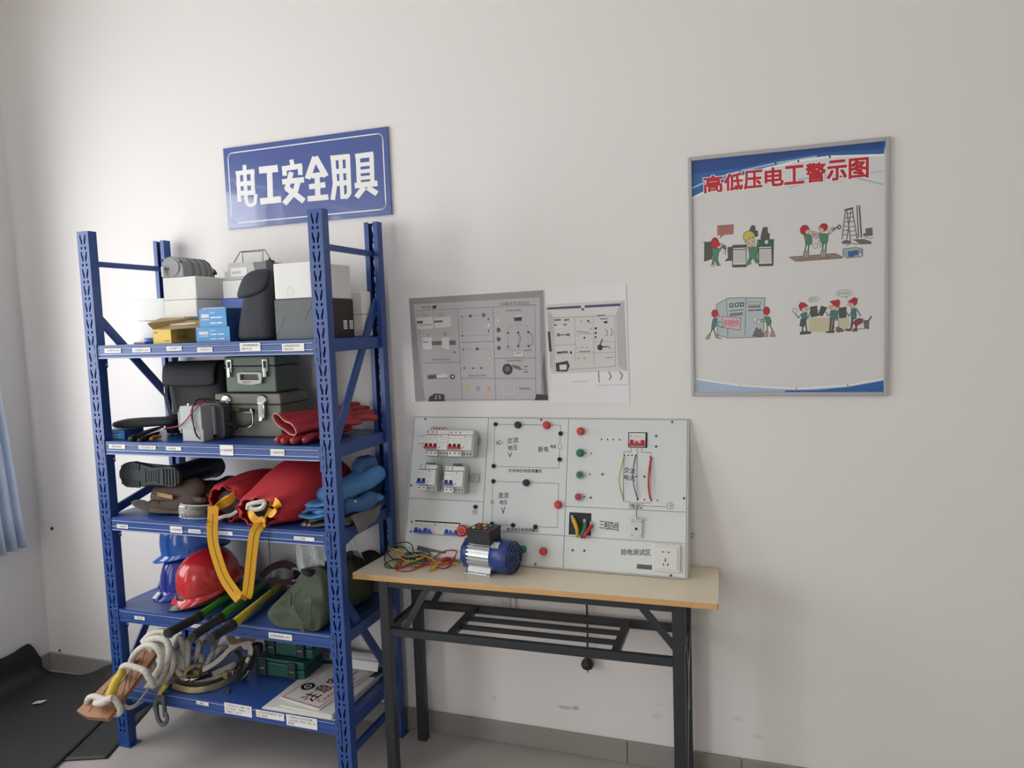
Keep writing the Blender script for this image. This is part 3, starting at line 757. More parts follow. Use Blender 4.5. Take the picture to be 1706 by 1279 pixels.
draw('team_scene_print', [('p','sand',[(2.09,1.59),(2.208,1.587),(2.21,1.558),(2.185,1.542),(2.093,1.546)],0),('e','wht',[(2.091,1.656),(2.123,1.64)],.001),('t','line',[(2.096,1.652),(2.116,1.644)],'我到位'),('s','line',[(2.096,1.638),(2.1,1.643)],.0012),('e','wht',[(2.172,1.674),(2.218,1.652)],.001),('t','line',[(2.178,1.667),(2.211,1.659)],'我们也到位'),('s','line',[(2.198,1.653),(2.205,1.647)],.0012),('p','dgrey',[(2.096,1.624),(2.116,1.627),(2.119,1.595),(2.098,1.592)],.0012),('p','dgrey',[(2.129,1.626),(2.146,1.62),(2.132,1.594),(2.119,1.598)],.0012),('p','dgrey',[(2.18,1.618),(2.201,1.62),(2.201,1.588),(2.181,1.586)],.0012),('p','teal',[(2.069,1.604),(2.087,1.607),(2.086,1.588),(2.072,1.585)],.0012),('s','teal',[(2.069,1.601),(2.061,1.591),(2.052,1.605)],.003),('s','teal',[(2.086,1.597),(2.09,1.59),(2.096,1.61)],.003),('p','dgrey',[(2.068,1.587),(2.087,1.588),(2.078,1.562),(2.065,1.564)],.001),('s','dgrey',[(2.075,1.566),(2.072,1.545)],.0045),('s','dgrey',[(2.082,1.583),(2.086,1.545)],.0045),('p','dgrey',[(2.065,1.544),(2.074,1.548),(2.098,1.546),(2.099,1.54),(2.067,1.537)],.001),('e','wht',[(2.044,1.622),(2.058,1.607)],.0012),('e','skin',[(2.07,1.625),(2.088,1.607)],.001),('p','red',[(2.062,1.63),(2.069,1.64),(2.08,1.637),(2.09,1.628),(2.074,1.623),(2.067,1.613)],.0014),('e','skin',[(2.081,1.622),(2.093,1.615)],.001),('p','teal',[(2.156,1.61),(2.179,1.61),(2.176,1.583),(2.154,1.582)],.0012),('s','teal',[(2.156,1.603),(2.148,1.594),(2.143,1.607)],.003),('s','teal',[(2.176,1.604),(2.176,1.581)],.003),('s','dgrey',[(2.157,1.582),(2.154,1.544)],.006),('s','dgrey',[(2.165,1.582),(2.161,1.544)],.006),('p','dgrey',[(2.142,1.544),(2.166,1.548),(2.166,1.54),(2.143,1.541)],.001),('e','skin',[(2.153,1.627),(2.174,1.611)],.001),('p','red',[(2.154,1.639),(2.179,1.644),(2.183,1.636),(2.179,1.619),(2.166,1.626)],.0014),('e','skin',[(2.15,1.627),(2.161,1.619)],.001),('e','grey',[(2.172,1.558),(2.185,1.541)],.001),('p','wht',[(2.166,1.578),(2.179,1.58),(2.18,1.559),(2.166,1.556)],.001),('p','grey',[(2.183,1.556),(2.194,1.548),(2.193,1.543),(2.182,1.543)],.001),('p','teal',[(2.215,1.614),(2.228,1.615),(2.23,1.59),(2.227,1.581),(2.215,1.584)],.0012),('s','teal',[(2.23,1.613),(2.242,1.591)],.0035),('s','teal',[(2.215,1.602),(2.208,1.591),(2.202,1.603)],.003),('s','dgrey',[(2.219,1.583),(2.215,1.551)],.006),('s','wine',[(2.23,1.568),(2.229,1.553)],.006),('p','dgrey',[(2.196,1.547),(2.202,1.552),(2.215,1.551),(2.213,1.544)],.001),('p','wine',[(2.216,1.544),(2.223,1.552),(2.233,1.551),(2.233,1.543)],.001),('e','skin',[(2.21,1.635),(2.227,1.617)],.001),('p','red',[(2.205,1.636),(2.224,1.649),(2.233,1.644),(2.231,1.629),(2.224,1.624),(2.219,1.632)],.0014),('e','skin',[(2.204,1.631),(2.215,1.624)],.001),('p','wine',[(2.219,1.568),(2.226,1.578),(2.236,1.584),(2.249,1.581),(2.247,1.569),(2.23,1.56)],.001),('p','grey',[(2.25,1.576),(2.266,1.577),(2.265,1.553),(2.253,1.552)],.001),('s','grey',[(2.266,1.577),(2.272,1.588)],.005),('s','grey',[(2.235,1.551),(2.255,1.551)],.002),('e','dgrey',[(2.26,1.555),(2.266,1.549)],0)])

# ---------------------------------------------------------------- two photo prints taped to the wall
PG = {k: mat('print_' + k, v, .5, var=.05, scale=9) for k, v in dict(bg='#bfbbbd', edge='#9d999b', dark='#3a393b', mid='#6d6a6c', lt='#dcdad8', line='#4b494b', yel='#c9c06a', org='#d7a274', cyan='#9fb6ba', navy='#4c5170', sheet='#eceaec', panel='#d6d4d2').items()}
def pdraw(name, par, items, y):
    mb = MB()
    fr = wallf(y)
    for k, (kind, col, P, w) in enumerate(items):
        m, l = PG[col], .0001 + k * 5e-6
        if kind == 'p':
            A = sum(P[i - 1][0] * P[i][1] - P[i][0] * P[i - 1][1] for i in range(len(P)))
            mb.prism(P if A > 0 else P[::-1], fr, 0, m, l)
        elif kind == 's':
            mb.stroke(P, w, fr, m, l)
        elif kind == 'e':
            (a, b), (c, d) = P
            mb.disc(((a + c) / 2, (b + d) / 2), abs(c - a) / 2, fr, m, l, 14, abs(d - b) / 2)
        else:
            (a, b), (c, d) = P
            mb.text(w, min(a, c), min(b, d), max(a, c), max(b, d), fr, m, l)
    obj(name, mb, par)
def sheet(name, label, P):
    mb = MB().prism(P, wallf(-.0015), .0007, PG['sheet'], 0)
    o = obj(name, mb)
    return tag(o, label, 'print')
pr1 = sheet('photo_print', 'wide grey photo print of a test panel taped to the wall', [(.67,1.312),(1.222,1.318),(1.216,1.721),(.662,1.723)])
pdraw('test_panel_print', pr1, [('p','bg',[(.68,1.713),(1.214,1.719),(1.219,1.324),(.688,1.317)],0),('p','edge',[(.68,1.713),(1.214,1.719),(1.199,1.694),(.698,1.69)],0),('p','edge',[(.68,1.713),(.698,1.69),(.726,1.324),(.688,1.317)],0),('p','edge',[(1.214,1.719),(1.219,1.324),(1.193,1.345),(1.199,1.694)],0),('p','mid',[(1.209,1.501),(1.219,1.324),(1.204,1.345),(1.2,1.43)],0),('s','line',[(.714,1.665),(1.189,1.668)],.0012),('s','line',[(.714,1.665),(.726,1.326)],.0012),('s','line',[(.879,1.666),(.883,1.328)],.0015),('s','line',[(1.019,1.666),(1.018,1.328)],.0015),('s','line',[(1.18,1.666),(1.173,1.327)],.0012),('s','line',[(.725,1.466),(.881,1.467)],.0015),('s','line',[(.884,1.54),(1.018,1.542)],.0015),('s','line',[(.883,1.406),(1.175,1.404)],.0015),('s','line',[(1.019,1.479),(1.175,1.478)],.0015),('s','line',[(.726,1.327),(1.173,1.327)],.0012),('t','line',[(1.049,1.672),(1.16,1.683)],'仪器仪表测试台'),('t','line',[(.731,1.672),(.77,1.682)],'通用电器'),('p','dark',[(.776,1.681),(.796,1.682),(.79,1.67),(.778,1.67)],0),('s','line',[(1.046,1.673),(1.18,1.669)],.0008),('p','lt',[(.708,1.639),(.776,1.64),(.776,1.596),(.714,1.594)],0),('p','mid',[(.71,1.626),(.734,1.627),(.735,1.616),(.709,1.616)],0),('p','lt',[(.782,1.636),(.849,1.639),(.851,1.601),(.786,1.597)],0),('p','mid',[(.782,1.625),(.816,1.626),(.817,1.618),(.781,1.618)],0),('s','dark',[(.717,1.609),(.771,1.611)],.002),('s','line',[(.723,1.642),(.736,1.655),(.741,1.641),(.748,1.654),(.754,1.641),(.76,1.654)],.001),('s','line',[(.797,1.641),(.807,1.653),(.811,1.641),(.819,1.653),(.825,1.64)],.001),('p','lt',[(.731,1.563),(.768,1.564),(.768,1.518),(.731,1.517)],0),('p','mid',[(.768,1.548),(.867,1.549),(.866,1.532),(.767,1.533)],0),('p','lt',[(.809,1.561),(.84,1.562),(.839,1.513),(.809,1.524)],0),('s','dark',[(.733,1.545),(.751,1.545)],.003),('s','dark',[(.755,1.578),(.754,1.565)],.002),('s','dark',[(.822,1.58),(.821,1.565)],.002),('s','dark',[(.828,1.579),(.827,1.565)],.002),('e','dark',[(.856,1.508),(.864,1.502)],0),('t','line',[(.768,1.474),(.842,1.482)],'漏电保护器测试区'),('s','mid',[(.893,1.637),(.999,1.639)],.001),('s','mid',[(.894,1.637),(.894,1.565),(1,1.565)],.0008),('e','dark',[(.891,1.64),(.897,1.634)],0),('p','dark',[(.925,1.641),(.935,1.642),(.934,1.634),(.924,1.633)],0),('e','mid',[(.975,1.647),(.989,1.631)],0),('s','mid',[(.999,1.625),(.999,1.564)],.0008),('e','dark',[(.997,1.627),(1.003,1.62)],0),('e','dark',[(.996,1.583),(1.003,1.577)],0),('p','lt',[(.996,1.607),(1.003,1.608),(1.003,1.594),(.996,1.593)],0),('e','dark',[(.891,1.568),(.898,1.562)],0),('s','mid',[(.896,1.515),(1.002,1.515),(.999,1.444),(.896,1.444),(.896,1.515)],.0008),('e','dark',[(.893,1.518),(.899,1.511)],0),('p','dark',[(.946,1.519),(.957,1.52),(.957,1.511),(.947,1.51)],0),('e','org',[(.993,1.487),(1.008,1.471)],0),('e','lt',[(.996,1.483),(1.004,1.475)],0),('e','dark',[(.893,1.448),(.9,1.441)],0),('e','dark',[(.928,1.447),(.935,1.44)],0),('e','dark',[(.962,1.448),(.969,1.44)],0),('t','line',[(.912,1.412),(.986,1.42)],'直流电压电流测量区'),('e','yel',[(1.031,1.626),(1.046,1.608)],0),('e','lt',[(1.034,1.623),(1.043,1.611)],0),('e','dark',[(1.031,1.591),(1.046,1.574)],0),('e','mid',[(1.034,1.588),(1.043,1.578)],0),('e','dark',[(1.03,1.557),(1.045,1.541)],0),('e','mid',[(1.033,1.555),(1.041,1.545)],0),('e','dark',[(1.03,1.524),(1.045,1.509)],0),('e','mid',[(1.033,1.521),(1.041,1.512)],0),('t','line',[(1.068,1.648),(1.129,1.655)],'交流电流测量区'),('p','dark',[(1.1,1.63),(1.13,1.633),(1.129,1.613),(1.1,1.613)],0),('p','lt',[(1.102,1.632),(1.129,1.634),(1.129,1.628),(1.102,1.626)],0),('s','mid',[(1.105,1.613),(1.104,1.595),(1.076,1.594),(1.073,1.511),(1.101,1.509)],.0009),('s','mid',[(1.114,1.612),(1.112,1.507)],.0009),('s','mid',[(1.122,1.614),(1.123,1.596),(1.152,1.594),(1.15,1.52)],.0009),('e','dark',[(1.071,1.575),(1.079,1.567)],0),('e','dark',[(1.109,1.575),(1.118,1.567)],0),('e','dark',[(1.148,1.576),(1.157,1.568)],0),('e','dark',[(1.07,1.524),(1.077,1.517)],0),('e','dark',[(1.108,1.525),(1.117,1.518)],0),('e','dark',[(1.147,1.525),(1.156,1.517)],0),('s','dark',[(1.115,1.571),(1.121,1.553),(1.119,1.535),(1.113,1.521)],.002),('s','dark',[(1.152,1.572),(1.165,1.563),(1.17,1.545),(1.164,1.527),(1.151,1.521)],.002),('p','lt',[(1.093,1.503),(1.13,1.503),(1.13,1.484),(1.093,1.484)],0),('s','line',[(1.093,1.503),(1.13,1.503),(1.13,1.484),(1.093,1.484),(1.093,1.503)],.0008),('s','mid',[(1.099,1.496),(1.123,1.497)],.003),('s','mid',[(1.135,1.506),(1.163,1.507)],.003),('t','line',[(1.065,1.466),(1.127,1.473)],'电动机测量区'),('e','dark',[(1.048,1.459),(1.088,1.417)],0),('e','mid',[(1.057,1.45),(1.077,1.43)],0),('p','mid',[(1.086,1.455),(1.114,1.449),(1.123,1.438),(1.117,1.435),(1.089,1.443)],0),('s','mid',[(1.116,1.439),(1.147,1.433)],.002),('s','dark',[(1.133,1.447),(1.144,1.448)],.003),('s','dark',[(1.132,1.427),(1.145,1.427)],.003),('p','mid',[(.744,1.421),(.778,1.423),(.827,1.424),(.827,1.406),(.744,1.404)],0),('p','lt',[(.782,1.422),(.826,1.424),(.826,1.409),(.782,1.407)],0),('s','dark',[(.747,1.411),(.776,1.413)],.004),('e','dark',[(.837,1.422),(.857,1.403)],0),('e','lt',[(.843,1.417),(.852,1.408)],0),('p','dark',[(.747,1.336),(.771,1.35),(.811,1.346),(.811,1.324),(.816,1.32),(.744,1.319)],0),('e','lt',[(.774,1.342),(.782,1.338)],0),('e','lt',[(.787,1.342),(.795,1.338)],0),('e','lt',[(.77,1.334),(.779,1.329)],0),('e','lt',[(.788,1.334),(.796,1.329)],0),('e','yel',[(.898,1.377),(.913,1.358)],0),('e','mid',[(.942,1.376),(.956,1.358)],0),('e','cyan',[(.944,1.374),(.954,1.36)],0),('e','org',[(.984,1.377),(.999,1.358)],0),('s','lt',[(1.047,1.385),(1.091,1.385),(1.091,1.347),(1.047,1.347),(1.047,1.385)],.0015),('t','line',[(1.111,1.363),(1.153,1.371)],'验电测试区'),('p','dark',[(1.176,1.347),(1.219,1.343),(1.219,1.324),(1.168,1.324)],0)], -.0022)
pr2 = sheet('photo_print', 'narrow pale photo print of a cabinet hung right of the wide print', [(1.224,1.311),(1.514,1.314),(1.509,1.728),(1.222,1.725)])
pdraw('cabinet_photo_print', pr2, [('p','panel',[(1.225,1.668),(1.503,1.671),(1.509,1.367),(1.231,1.365)],0),('p','bg',[(1.489,1.661),(1.503,1.671),(1.508,1.422),(1.476,1.444),(1.472,1.622)],0),('p','bg',[(1.225,1.649),(1.247,1.625),(1.241,1.437),(1.23,1.441)],0),('p','dark',[(1.225,1.571),(1.234,1.572),(1.238,1.499),(1.228,1.501)],0),('p','lt',[(1.236,1.645),(1.484,1.649),(1.47,1.624),(1.25,1.625)],0),('p','navy',[(1.225,1.657),(1.49,1.661),(1.488,1.652),(1.225,1.649)],0),('p','lt',[(1.349,1.659),(1.363,1.659),(1.363,1.652),(1.35,1.651)],0),('e','navy',[(1.351,1.649),(1.361,1.641)],0),('s','mid',[(1.25,1.62),(1.468,1.619),(1.467,1.444),(1.246,1.43),(1.25,1.62)],.0012),('s','mid',[(1.326,1.616),(1.324,1.467)],.001),('s','mid',[(1.393,1.616),(1.391,1.451)],.001),('s','mid',[(1.249,1.522),(1.325,1.523)],.001),('s','mid',[(1.328,1.559),(1.392,1.559)],.001),('s','mid',[(1.326,1.493),(1.465,1.493)],.001),('s','mid',[(1.393,1.53),(1.466,1.53)],.001),('p','mid',[(1.249,1.597),(1.26,1.597),(1.26,1.591),(1.248,1.591)],0),('p','mid',[(1.284,1.596),(1.297,1.597),(1.296,1.591),(1.284,1.591)],0),('s','mid',[(1.253,1.611),(1.273,1.612)],.006),('s','mid',[(1.288,1.61),(1.304,1.611)],.006),('s','lt',[(1.253,1.586),(1.307,1.588)],.006),('p','mid',[(1.259,1.563),(1.27,1.564),(1.271,1.553),(1.259,1.553)],0),('p','mid',[(1.294,1.562),(1.306,1.563),(1.307,1.553),(1.295,1.553)],0),('s','mid',[(1.27,1.558),(1.294,1.558)],.004),('p','dark',[(1.257,1.498),(1.274,1.499),(1.274,1.492),(1.257,1.491)],0),('p','mid',[(1.274,1.5),(1.297,1.501),(1.298,1.492),(1.274,1.492)],0),('e','dark',[(1.305,1.5),(1.313,1.489)],0),('e','dark',[(1.37,1.608),(1.378,1.6)],0),('e','dark',[(1.347,1.606),(1.352,1.602)],0),('e','dark',[(1.38,1.599),(1.384,1.595)],0),('e','dark',[(1.38,1.579),(1.384,1.574)],0),('s','dark',[(1.331,1.569),(1.374,1.563)],.002),('e','dark',[(1.355,1.549),(1.363,1.542)],0),('e','lt',[(1.379,1.534),(1.387,1.525)],0),('e','mid',[(1.33,1.513),(1.334,1.509)],0),('e','mid',[(1.347,1.514),(1.351,1.509)],0),('e','mid',[(1.363,1.514),(1.368,1.51)],0),('s','mid',[(1.339,1.497),(1.378,1.498)],.003),('e','yel',[(1.332,1.478),(1.34,1.469)],0),('e','cyan',[(1.353,1.478),(1.362,1.469)],0),('e','lt',[(1.398,1.597),(1.404,1.589)],0),('e','dark',[(1.396,1.582),(1.405,1.573)],0),('e','dark',[(1.396,1.566),(1.404,1.557)],0),('e','dark',[(1.396,1.551),(1.403,1.543)],0),('p','dark',[(1.429,1.601),(1.442,1.602),(1.442,1.594),(1.43,1.594)],0),('s','dark',[(1.434,1.575),(1.441,1.565),(1.441,1.555),(1.435,1.549)],.002),('s','dark',[(1.453,1.576),(1.459,1.565),(1.457,1.554),(1.453,1.549)],.002),('s','line',[(1.417,1.61),(1.442,1.61)],.003),('s','line',[(1.407,1.622),(1.433,1.623)],.003),('e','dark',[(1.404,1.521),(1.424,1.5)],0),('s','dark',[(1.415,1.521),(1.423,1.539)],.004),('s','dark',[(1.424,1.512),(1.44,1.513)],.004),('s','dark',[(1.445,1.513),(1.448,1.507)],.003),('s','mid',[(1.433,1.474),(1.458,1.475)],.002),('p','dark',[(1.251,1.458),(1.296,1.466),(1.303,1.447),(1.293,1.427),(1.253,1.428)],0),('p','lt',[(1.265,1.451),(1.292,1.453),(1.291,1.434),(1.266,1.433)],0),('p','sheet',[(1.233,1.419),(1.508,1.427),(1.509,1.367),(1.232,1.366)],0),('s','line',[(1.406,1.428),(1.408,1.388)],.003),('s','dark',[(1.443,1.424),(1.451,1.408),(1.444,1.396)],.003),('s','dark',[(1.481,1.425),(1.491,1.413),(1.484,1.396)],.003),('s','mid',[(1.395,1.377),(1.507,1.379)],.001),('s','mid',[(1.312,1.391),(1.37,1.392)],.001)], -.0022)

# ---------------------------------------------------------------- small things on the walls
PLUG = mat('dark_rubber_plug', '#3a3a3b', .6, var=.1)
for k, ((a, b), lab) in enumerate(zip([(-1.274,.702),(-1.293,.095)], ('dark round anchor plug in the wall at curtain height', 'small dark anchor plug in the wall just above the skirting'))):
    r = (.0085, .006)[k]
    tag(obj('anchor_plug', MB().lathe([(r, 0), (r, .004), (r * .6, .006), (r * .35, .004)], (a, -.0003, b), (0, -1, 0), PLUG, 14)), lab, 'anchor')
OUT = mat('white_switch_plastic', '#dedcd8', .4, var=.02)
wo = thing('wall_outlet', 'white double wall outlet behind the folding table', 'outlet', (1.03, -.001, .53))
obj('face_plate', MB().box2((.985, -.008, .527), (1.047, -.0004, .589), OUT, .003), wo)
mb = MB()
for dx in (-.005, .006):
    mb.box2((1.026 + dx - .0012, -.0086, .552), (1.026 + dx + .0012, -.0078, .56), BLACKM)
obj('slots', mb, wo)
tag(obj('cable_trunk', MB().box2((1.0655, -.012, .527), (1.0695, -.0004, .70), OUT, .001)), 'thin white cable trunk rising beside the wall outlet', 'trunk')

# curtain at the left edge
CURT = mat('curtain_blue_cloth', '#d3e2f4', .8, var=.05, scale=12, bump=.15, bscale=400, stretch=(6, 6, 1))
mb = MB()
rings = []
for k in range(15):
    z = .655 + (2.75 - .655) * k / 14
    r = []
    for i in range(61):
        t = i / 60
        y = -.138 - .085 * (z - .73) - .20 * t - .008 * math.sin(z * 3)
        x = -1.292 + .034 * math.sin(t * 27 + .3 * math.sin(z * 2)) + .006 * math.sin(t * 71 + z) + .008 * math.cos(z * 1.3)
        r.append(V((x, y, z - .012 * t * (k == 0))))
    rings.append(r)
mb.loft(rings, CURT, False, True, False)
tag(obj('curtain', mb, solid=.0015), 'light blue cloth curtain hanging at the left wall', 'curtain')
tag(obj('curtain_rod', MB().cyl((-1.3, -.27, 2.77), (-1.3, -4.2, 2.77), .012, .012, STEEL)), 'steel rod carrying the blue curtain', 'rod')

# rubber mats in the corner
RUB = mat('black_rubber_mat', '#2b2c2d', .55, var=.1, scale=40, bump=.12, bscale=220)
def matsheet(P, name, label, lift, th, curl=None, n=40):
    O, A, B = V(P[0]), V(P[1]), V(P[2])
    mb = MB()
    vs, fs = [], []
    for i in range(n + 1):
        for j in range(n + 1):
            p = O + A * (i / n) + B * (j / n)
            z = lift + .002 * noise.noise(V((p.x * 4, p.y * 4, 0)))
            if curl:
                z += curl(p)
            p.x = max(p.x, XL + .016 + (.0 if z < .05 else .0))
            vs.append(V((p.x, p.y, z)))
    for i in range(n):
        for j in range(n):
            a = i * (n + 1) + j
            fs.append((a, a + n + 1, a + n + 2, a + 1))
    mb.add(vs, fs, RUB, True)
    return tag(obj(name, mb, solid=th), label, 'mat')
d = V((-.155, .39, 0)).normalized()
s = V((-d.y, d.x, 0))
matsheet(((-.425, -.522, 0), tuple(d * .47), tuple(s * .30)), 'rubber_mat', 'smaller black rubber mat reaching under the rack post', .004, .004, None, 16)
def curl(p):
    over = max(0, XL + .06 - p.x)
    q = max(0, min(1, (-.02 - p.y) / .10))
    q = q * q * (3 - 2 * q)
    top = .150 + .014 * math.exp(-((p.y + .13) / .05) ** 2)
    e = max(0, min(1, (p.x + 1.14) / .22)) * max(0, min(1, (p.y + .12) / .10))
    return .001 + .078 * e * e * (3 - 2 * e) + min(top, over ** 1.25 * 1.6) * (.12 + .88 * q)
d2 = V((-.17, .49, 0)).normalized()
s2 = V((-1, -.06, 0)).normalized()
matsheet(((-.44, -.98, 0), tuple(d2 * 1.015), tuple(s2 * .95)), 'rubber_mat', 'large black rubber mat curling up against the corner of the walls', .0095, .004, curl, 44)
mb = MB().prism([(-1.084, -.318), (-1.05, -.30), (-1.048, -.272), (-1.082, -.29)], floorf(.0185), .0006, WHITEP)
mb.ring((-1.066, -.295), .008, .002, floorf(.0192), INK)
o = obj('mat_tag', mb)
tag(o, 'small white tag stuck on the large black mat', 'tag')

# ---------------------------------------------------------------- folding table
TOPM = mat('table_top_pale_wood', '#e6d9c1', .3, var=.07, scale=9, stretch=(1, 14, 1), bump=.02, bscale=60)
EDGEM = mat('edge_band_tan', '#d6a86e', .5, var=.1, scale=25)
LEGM = mat('table_leg_black_paint', '#2b2e32', .42, var=.08, scale=30)
table = thing('folding_table', 'pale wood folding table on black square steel legs', 'table', (.572, -.35, 0), (0, 0, .0175))
TW, TD, TZ = 1.252, .318, .75
TOPP = [(.016, 0), (TW - .004, 0), (TW, .006), (TW - .012, TD), (.036, TD), (.012, .006)]
R2 = .012
def rounded(x0, y0, x1, y1, r, n=5):
    P = []
    for cx, cy, a0 in ((x1 - r, y1 - r, 0), (x0 + r, y1 - r, 90), (x0 + r, y0 + r, 180), (x1 - r, y0 + r, 270)):
        for k in range(n):
            a = math.radians(a0 + 90 * k / (n - 1))
            P.append((cx + r * math.cos(a), cy + r * math.sin(a)))
    return P
obj('table_top', MB().prism(TOPP, floorf(TZ - .0008), .0008, TOPM), table, local=True)
obj('edge_band', MB().prism(TOPP, floorf(TZ - .0188), .0178, EDGEM), table, local=True)
LX = (.106, 1.113)
for x in LX:
    for y in (.015, .262):
        obj('leg', MB().box2((x, y, .0004), (x + .036, y + .034, TZ - .0195), LEGM, .002, 1), table, local=True)
for y in (.016, .27):
    obj('apron', MB().box2((LX[0] + .036, y, TZ - .045), (LX[1], y + .025, TZ - .0195), LEGM, .0015, 1), table, local=True)
    obj('lower_rail', MB().box2((LX[0] + .036, y, .53), (LX[1], y + .022, .557), LEGM, .0015, 1), table, local=True)
for x in LX:
    obj('side_rail', MB().box2((x + .008, .049, TZ - .045), (x + .03, .262, TZ - .0195), LEGM, .0015, 1), table, local=True)
    obj('side_rail', MB().box2((x + .008, .049, .533), (x + .03, .262, .555), LEGM, .0015, 1), table, local=True)
CL, CR = .3605, .931
for x in (CL, CR):
    obj('shelf_crossbar', MB().box2((x - .013, .038, .535), (x + .013, .27, .556), LEGM, .0015, 1), table, local=True)
for y in (.115, .19):
    obj('shelf_bar', MB().box2((CL + .013, y - .009, .538), (CR - .013, y + .009, .552), LEGM, .0015, 1), table, local=True)
for y in (.03, .275):
    obj('brace', MB().bar((.285, y, TZ - .043), (.19, y, .55), .022, .008, LEGM, up=(0, 1, 0)), table, local=True)
    obj('brace', MB().bar((1.02, y, TZ - .043), (1.122, y, .585), .022, .008, LEGM, up=(0, 1, 0)), table, local=True)
GREYW = mat('bare_wire_grey', '#8b8f92', .35, metal=.6)
mb = MB().tube([(1.1505, .03, .728), (1.1515, .05, .61), (1.151, .15, .44), (1.1505, .12, .36), (1.151, .03, .02)], .0018, GREYW, 6, 1)
mb.tube([(1.152, .235, .60), (1.1525, .12, .45), (1.1515, .15, .33)], .0018, GREYW, 6, 1)
obj('lock_wire', mb, table, local=True)

# ---------------------------------------------------------------- electrical test bench leaning on the table
AL = math.radians(15)
board = thing('test_panel_board', 'grey sloping electrical test board with breakers buttons and handwriting on the table', 'test board', (.68, -.145, .7503), (-AL, 0, 0))
BW, BHT = 1.035, .53
CASE = mat('grey_board_case', '#c6cbc9', .45, var=.03)
def bw(u, y, v):
    return ROOT[board] @ V((u, y, v))
mb = MB()
P = [bw(0, .005, .003), bw(0, .005, BHT), V((.68, -.0012, bw(0, .005, BHT).z)), V((.68, -.0012, .7506))]
mb.prism([(p.y, p.z) for p in P], (V((.68, 0, 0)), V((0, 1, 0)), V((0, 0, 1))), BW, CASE)
obj('case', mb, board)
mb = MB()
for a, b in (((0, -.0005, .002), (.004, .0049, BHT)), ((BW - .004, -.0005, .002), (BW, .0049, BHT)), ((.004, -.0005, BHT - .003), (BW - .004, .0049, BHT)), ((.004, -.0005, .002), (BW - .004, .0049, .005))):
    mb.box2(a, b, CASE)
obj('case_rim', mb, board, local=True)
def BFr(l):
    return (V((0, -l, 0)), V((1, 0, 0)), V((0, 0, 1)))
GAP = .0009
X0, X1, X2, X3 = .0045, .309, .616, BW - .0045
for a, b, c, d in ((X0, .2185, X1, BHT - .0035), (X0, .0055, X1, .2185), (X1, .116, X2, BHT - .0035), (X1, .0055, X2, .116), (X2, .2177, X3, BHT - .0035), (X2, .0055, X3, .116)):
    obj('panel', MB().box2((a + GAP, -.001, b + GAP), (c - GAP, .0048, d - GAP), GREYPLATE, .0006, 1), board, local=True)
mb = MB()
hx0, hx1, hz0, hz1 = .631, .7097, .1216, .198
for a, b in (((X2 + GAP, .116 + GAP), (hx0, .2177 - GAP)), ((hx1, .116 + GAP), (X3 - GAP, .2177 - GAP)), ((hx0, .116 + GAP), (hx1, hz0)), ((hx0, hz1), (hx1, .2177 - GAP))):
    mb.box2((a[0], -.001, a[1]), (b[0], .0048, b[1]), GREYPLATE)
mb.box2((hx0, .004, hz0), (hx1, .0048, hz1), BLACKM)  # black backing stands in for the shade of a deep opening
obj('panel', mb, board, local=True, label='panel with a black cable opening')
BK = mat('breaker_white', '#dcdcd9', .4, var=.02)
BKG = mat('breaker_grey_side', '#b9bbba', .45, var=.03)
TRED = mat('toggle_red', '#c0272f', .35, var=.05)
TBLUE = mat('toggle_blue', '#2458b8', .35, var=.05)
DARK = mat('dark_hole', '#151516', .6)
BRASS = mat('screw_grey', '#77797a', .35, metal=.7)
DIN = mat('din_rail_zinc', '#b5b6ae', .35, metal=.7, var=.06)
obj('din_rail', MB().box2((.031, -.009, .425), (.285, -.0012, .452), DIN, .001, 1).box2((.031, -.012, .4275), (.285, -.009, .4305), DIN).box2((.031, -.012, .4465), (.285, -.009, .4495), DIN), board, local=True)
obj('din_rail', MB().box2((.085, -.009, .29), (.287, -.0012, .318), DIN, .001, 1).box2((.085, -.012, .2925), (.287, -.009, .2955), DIN).box2((.085, -.012, .3125), (.287, -.009, .3155), DIN), board, local=True)
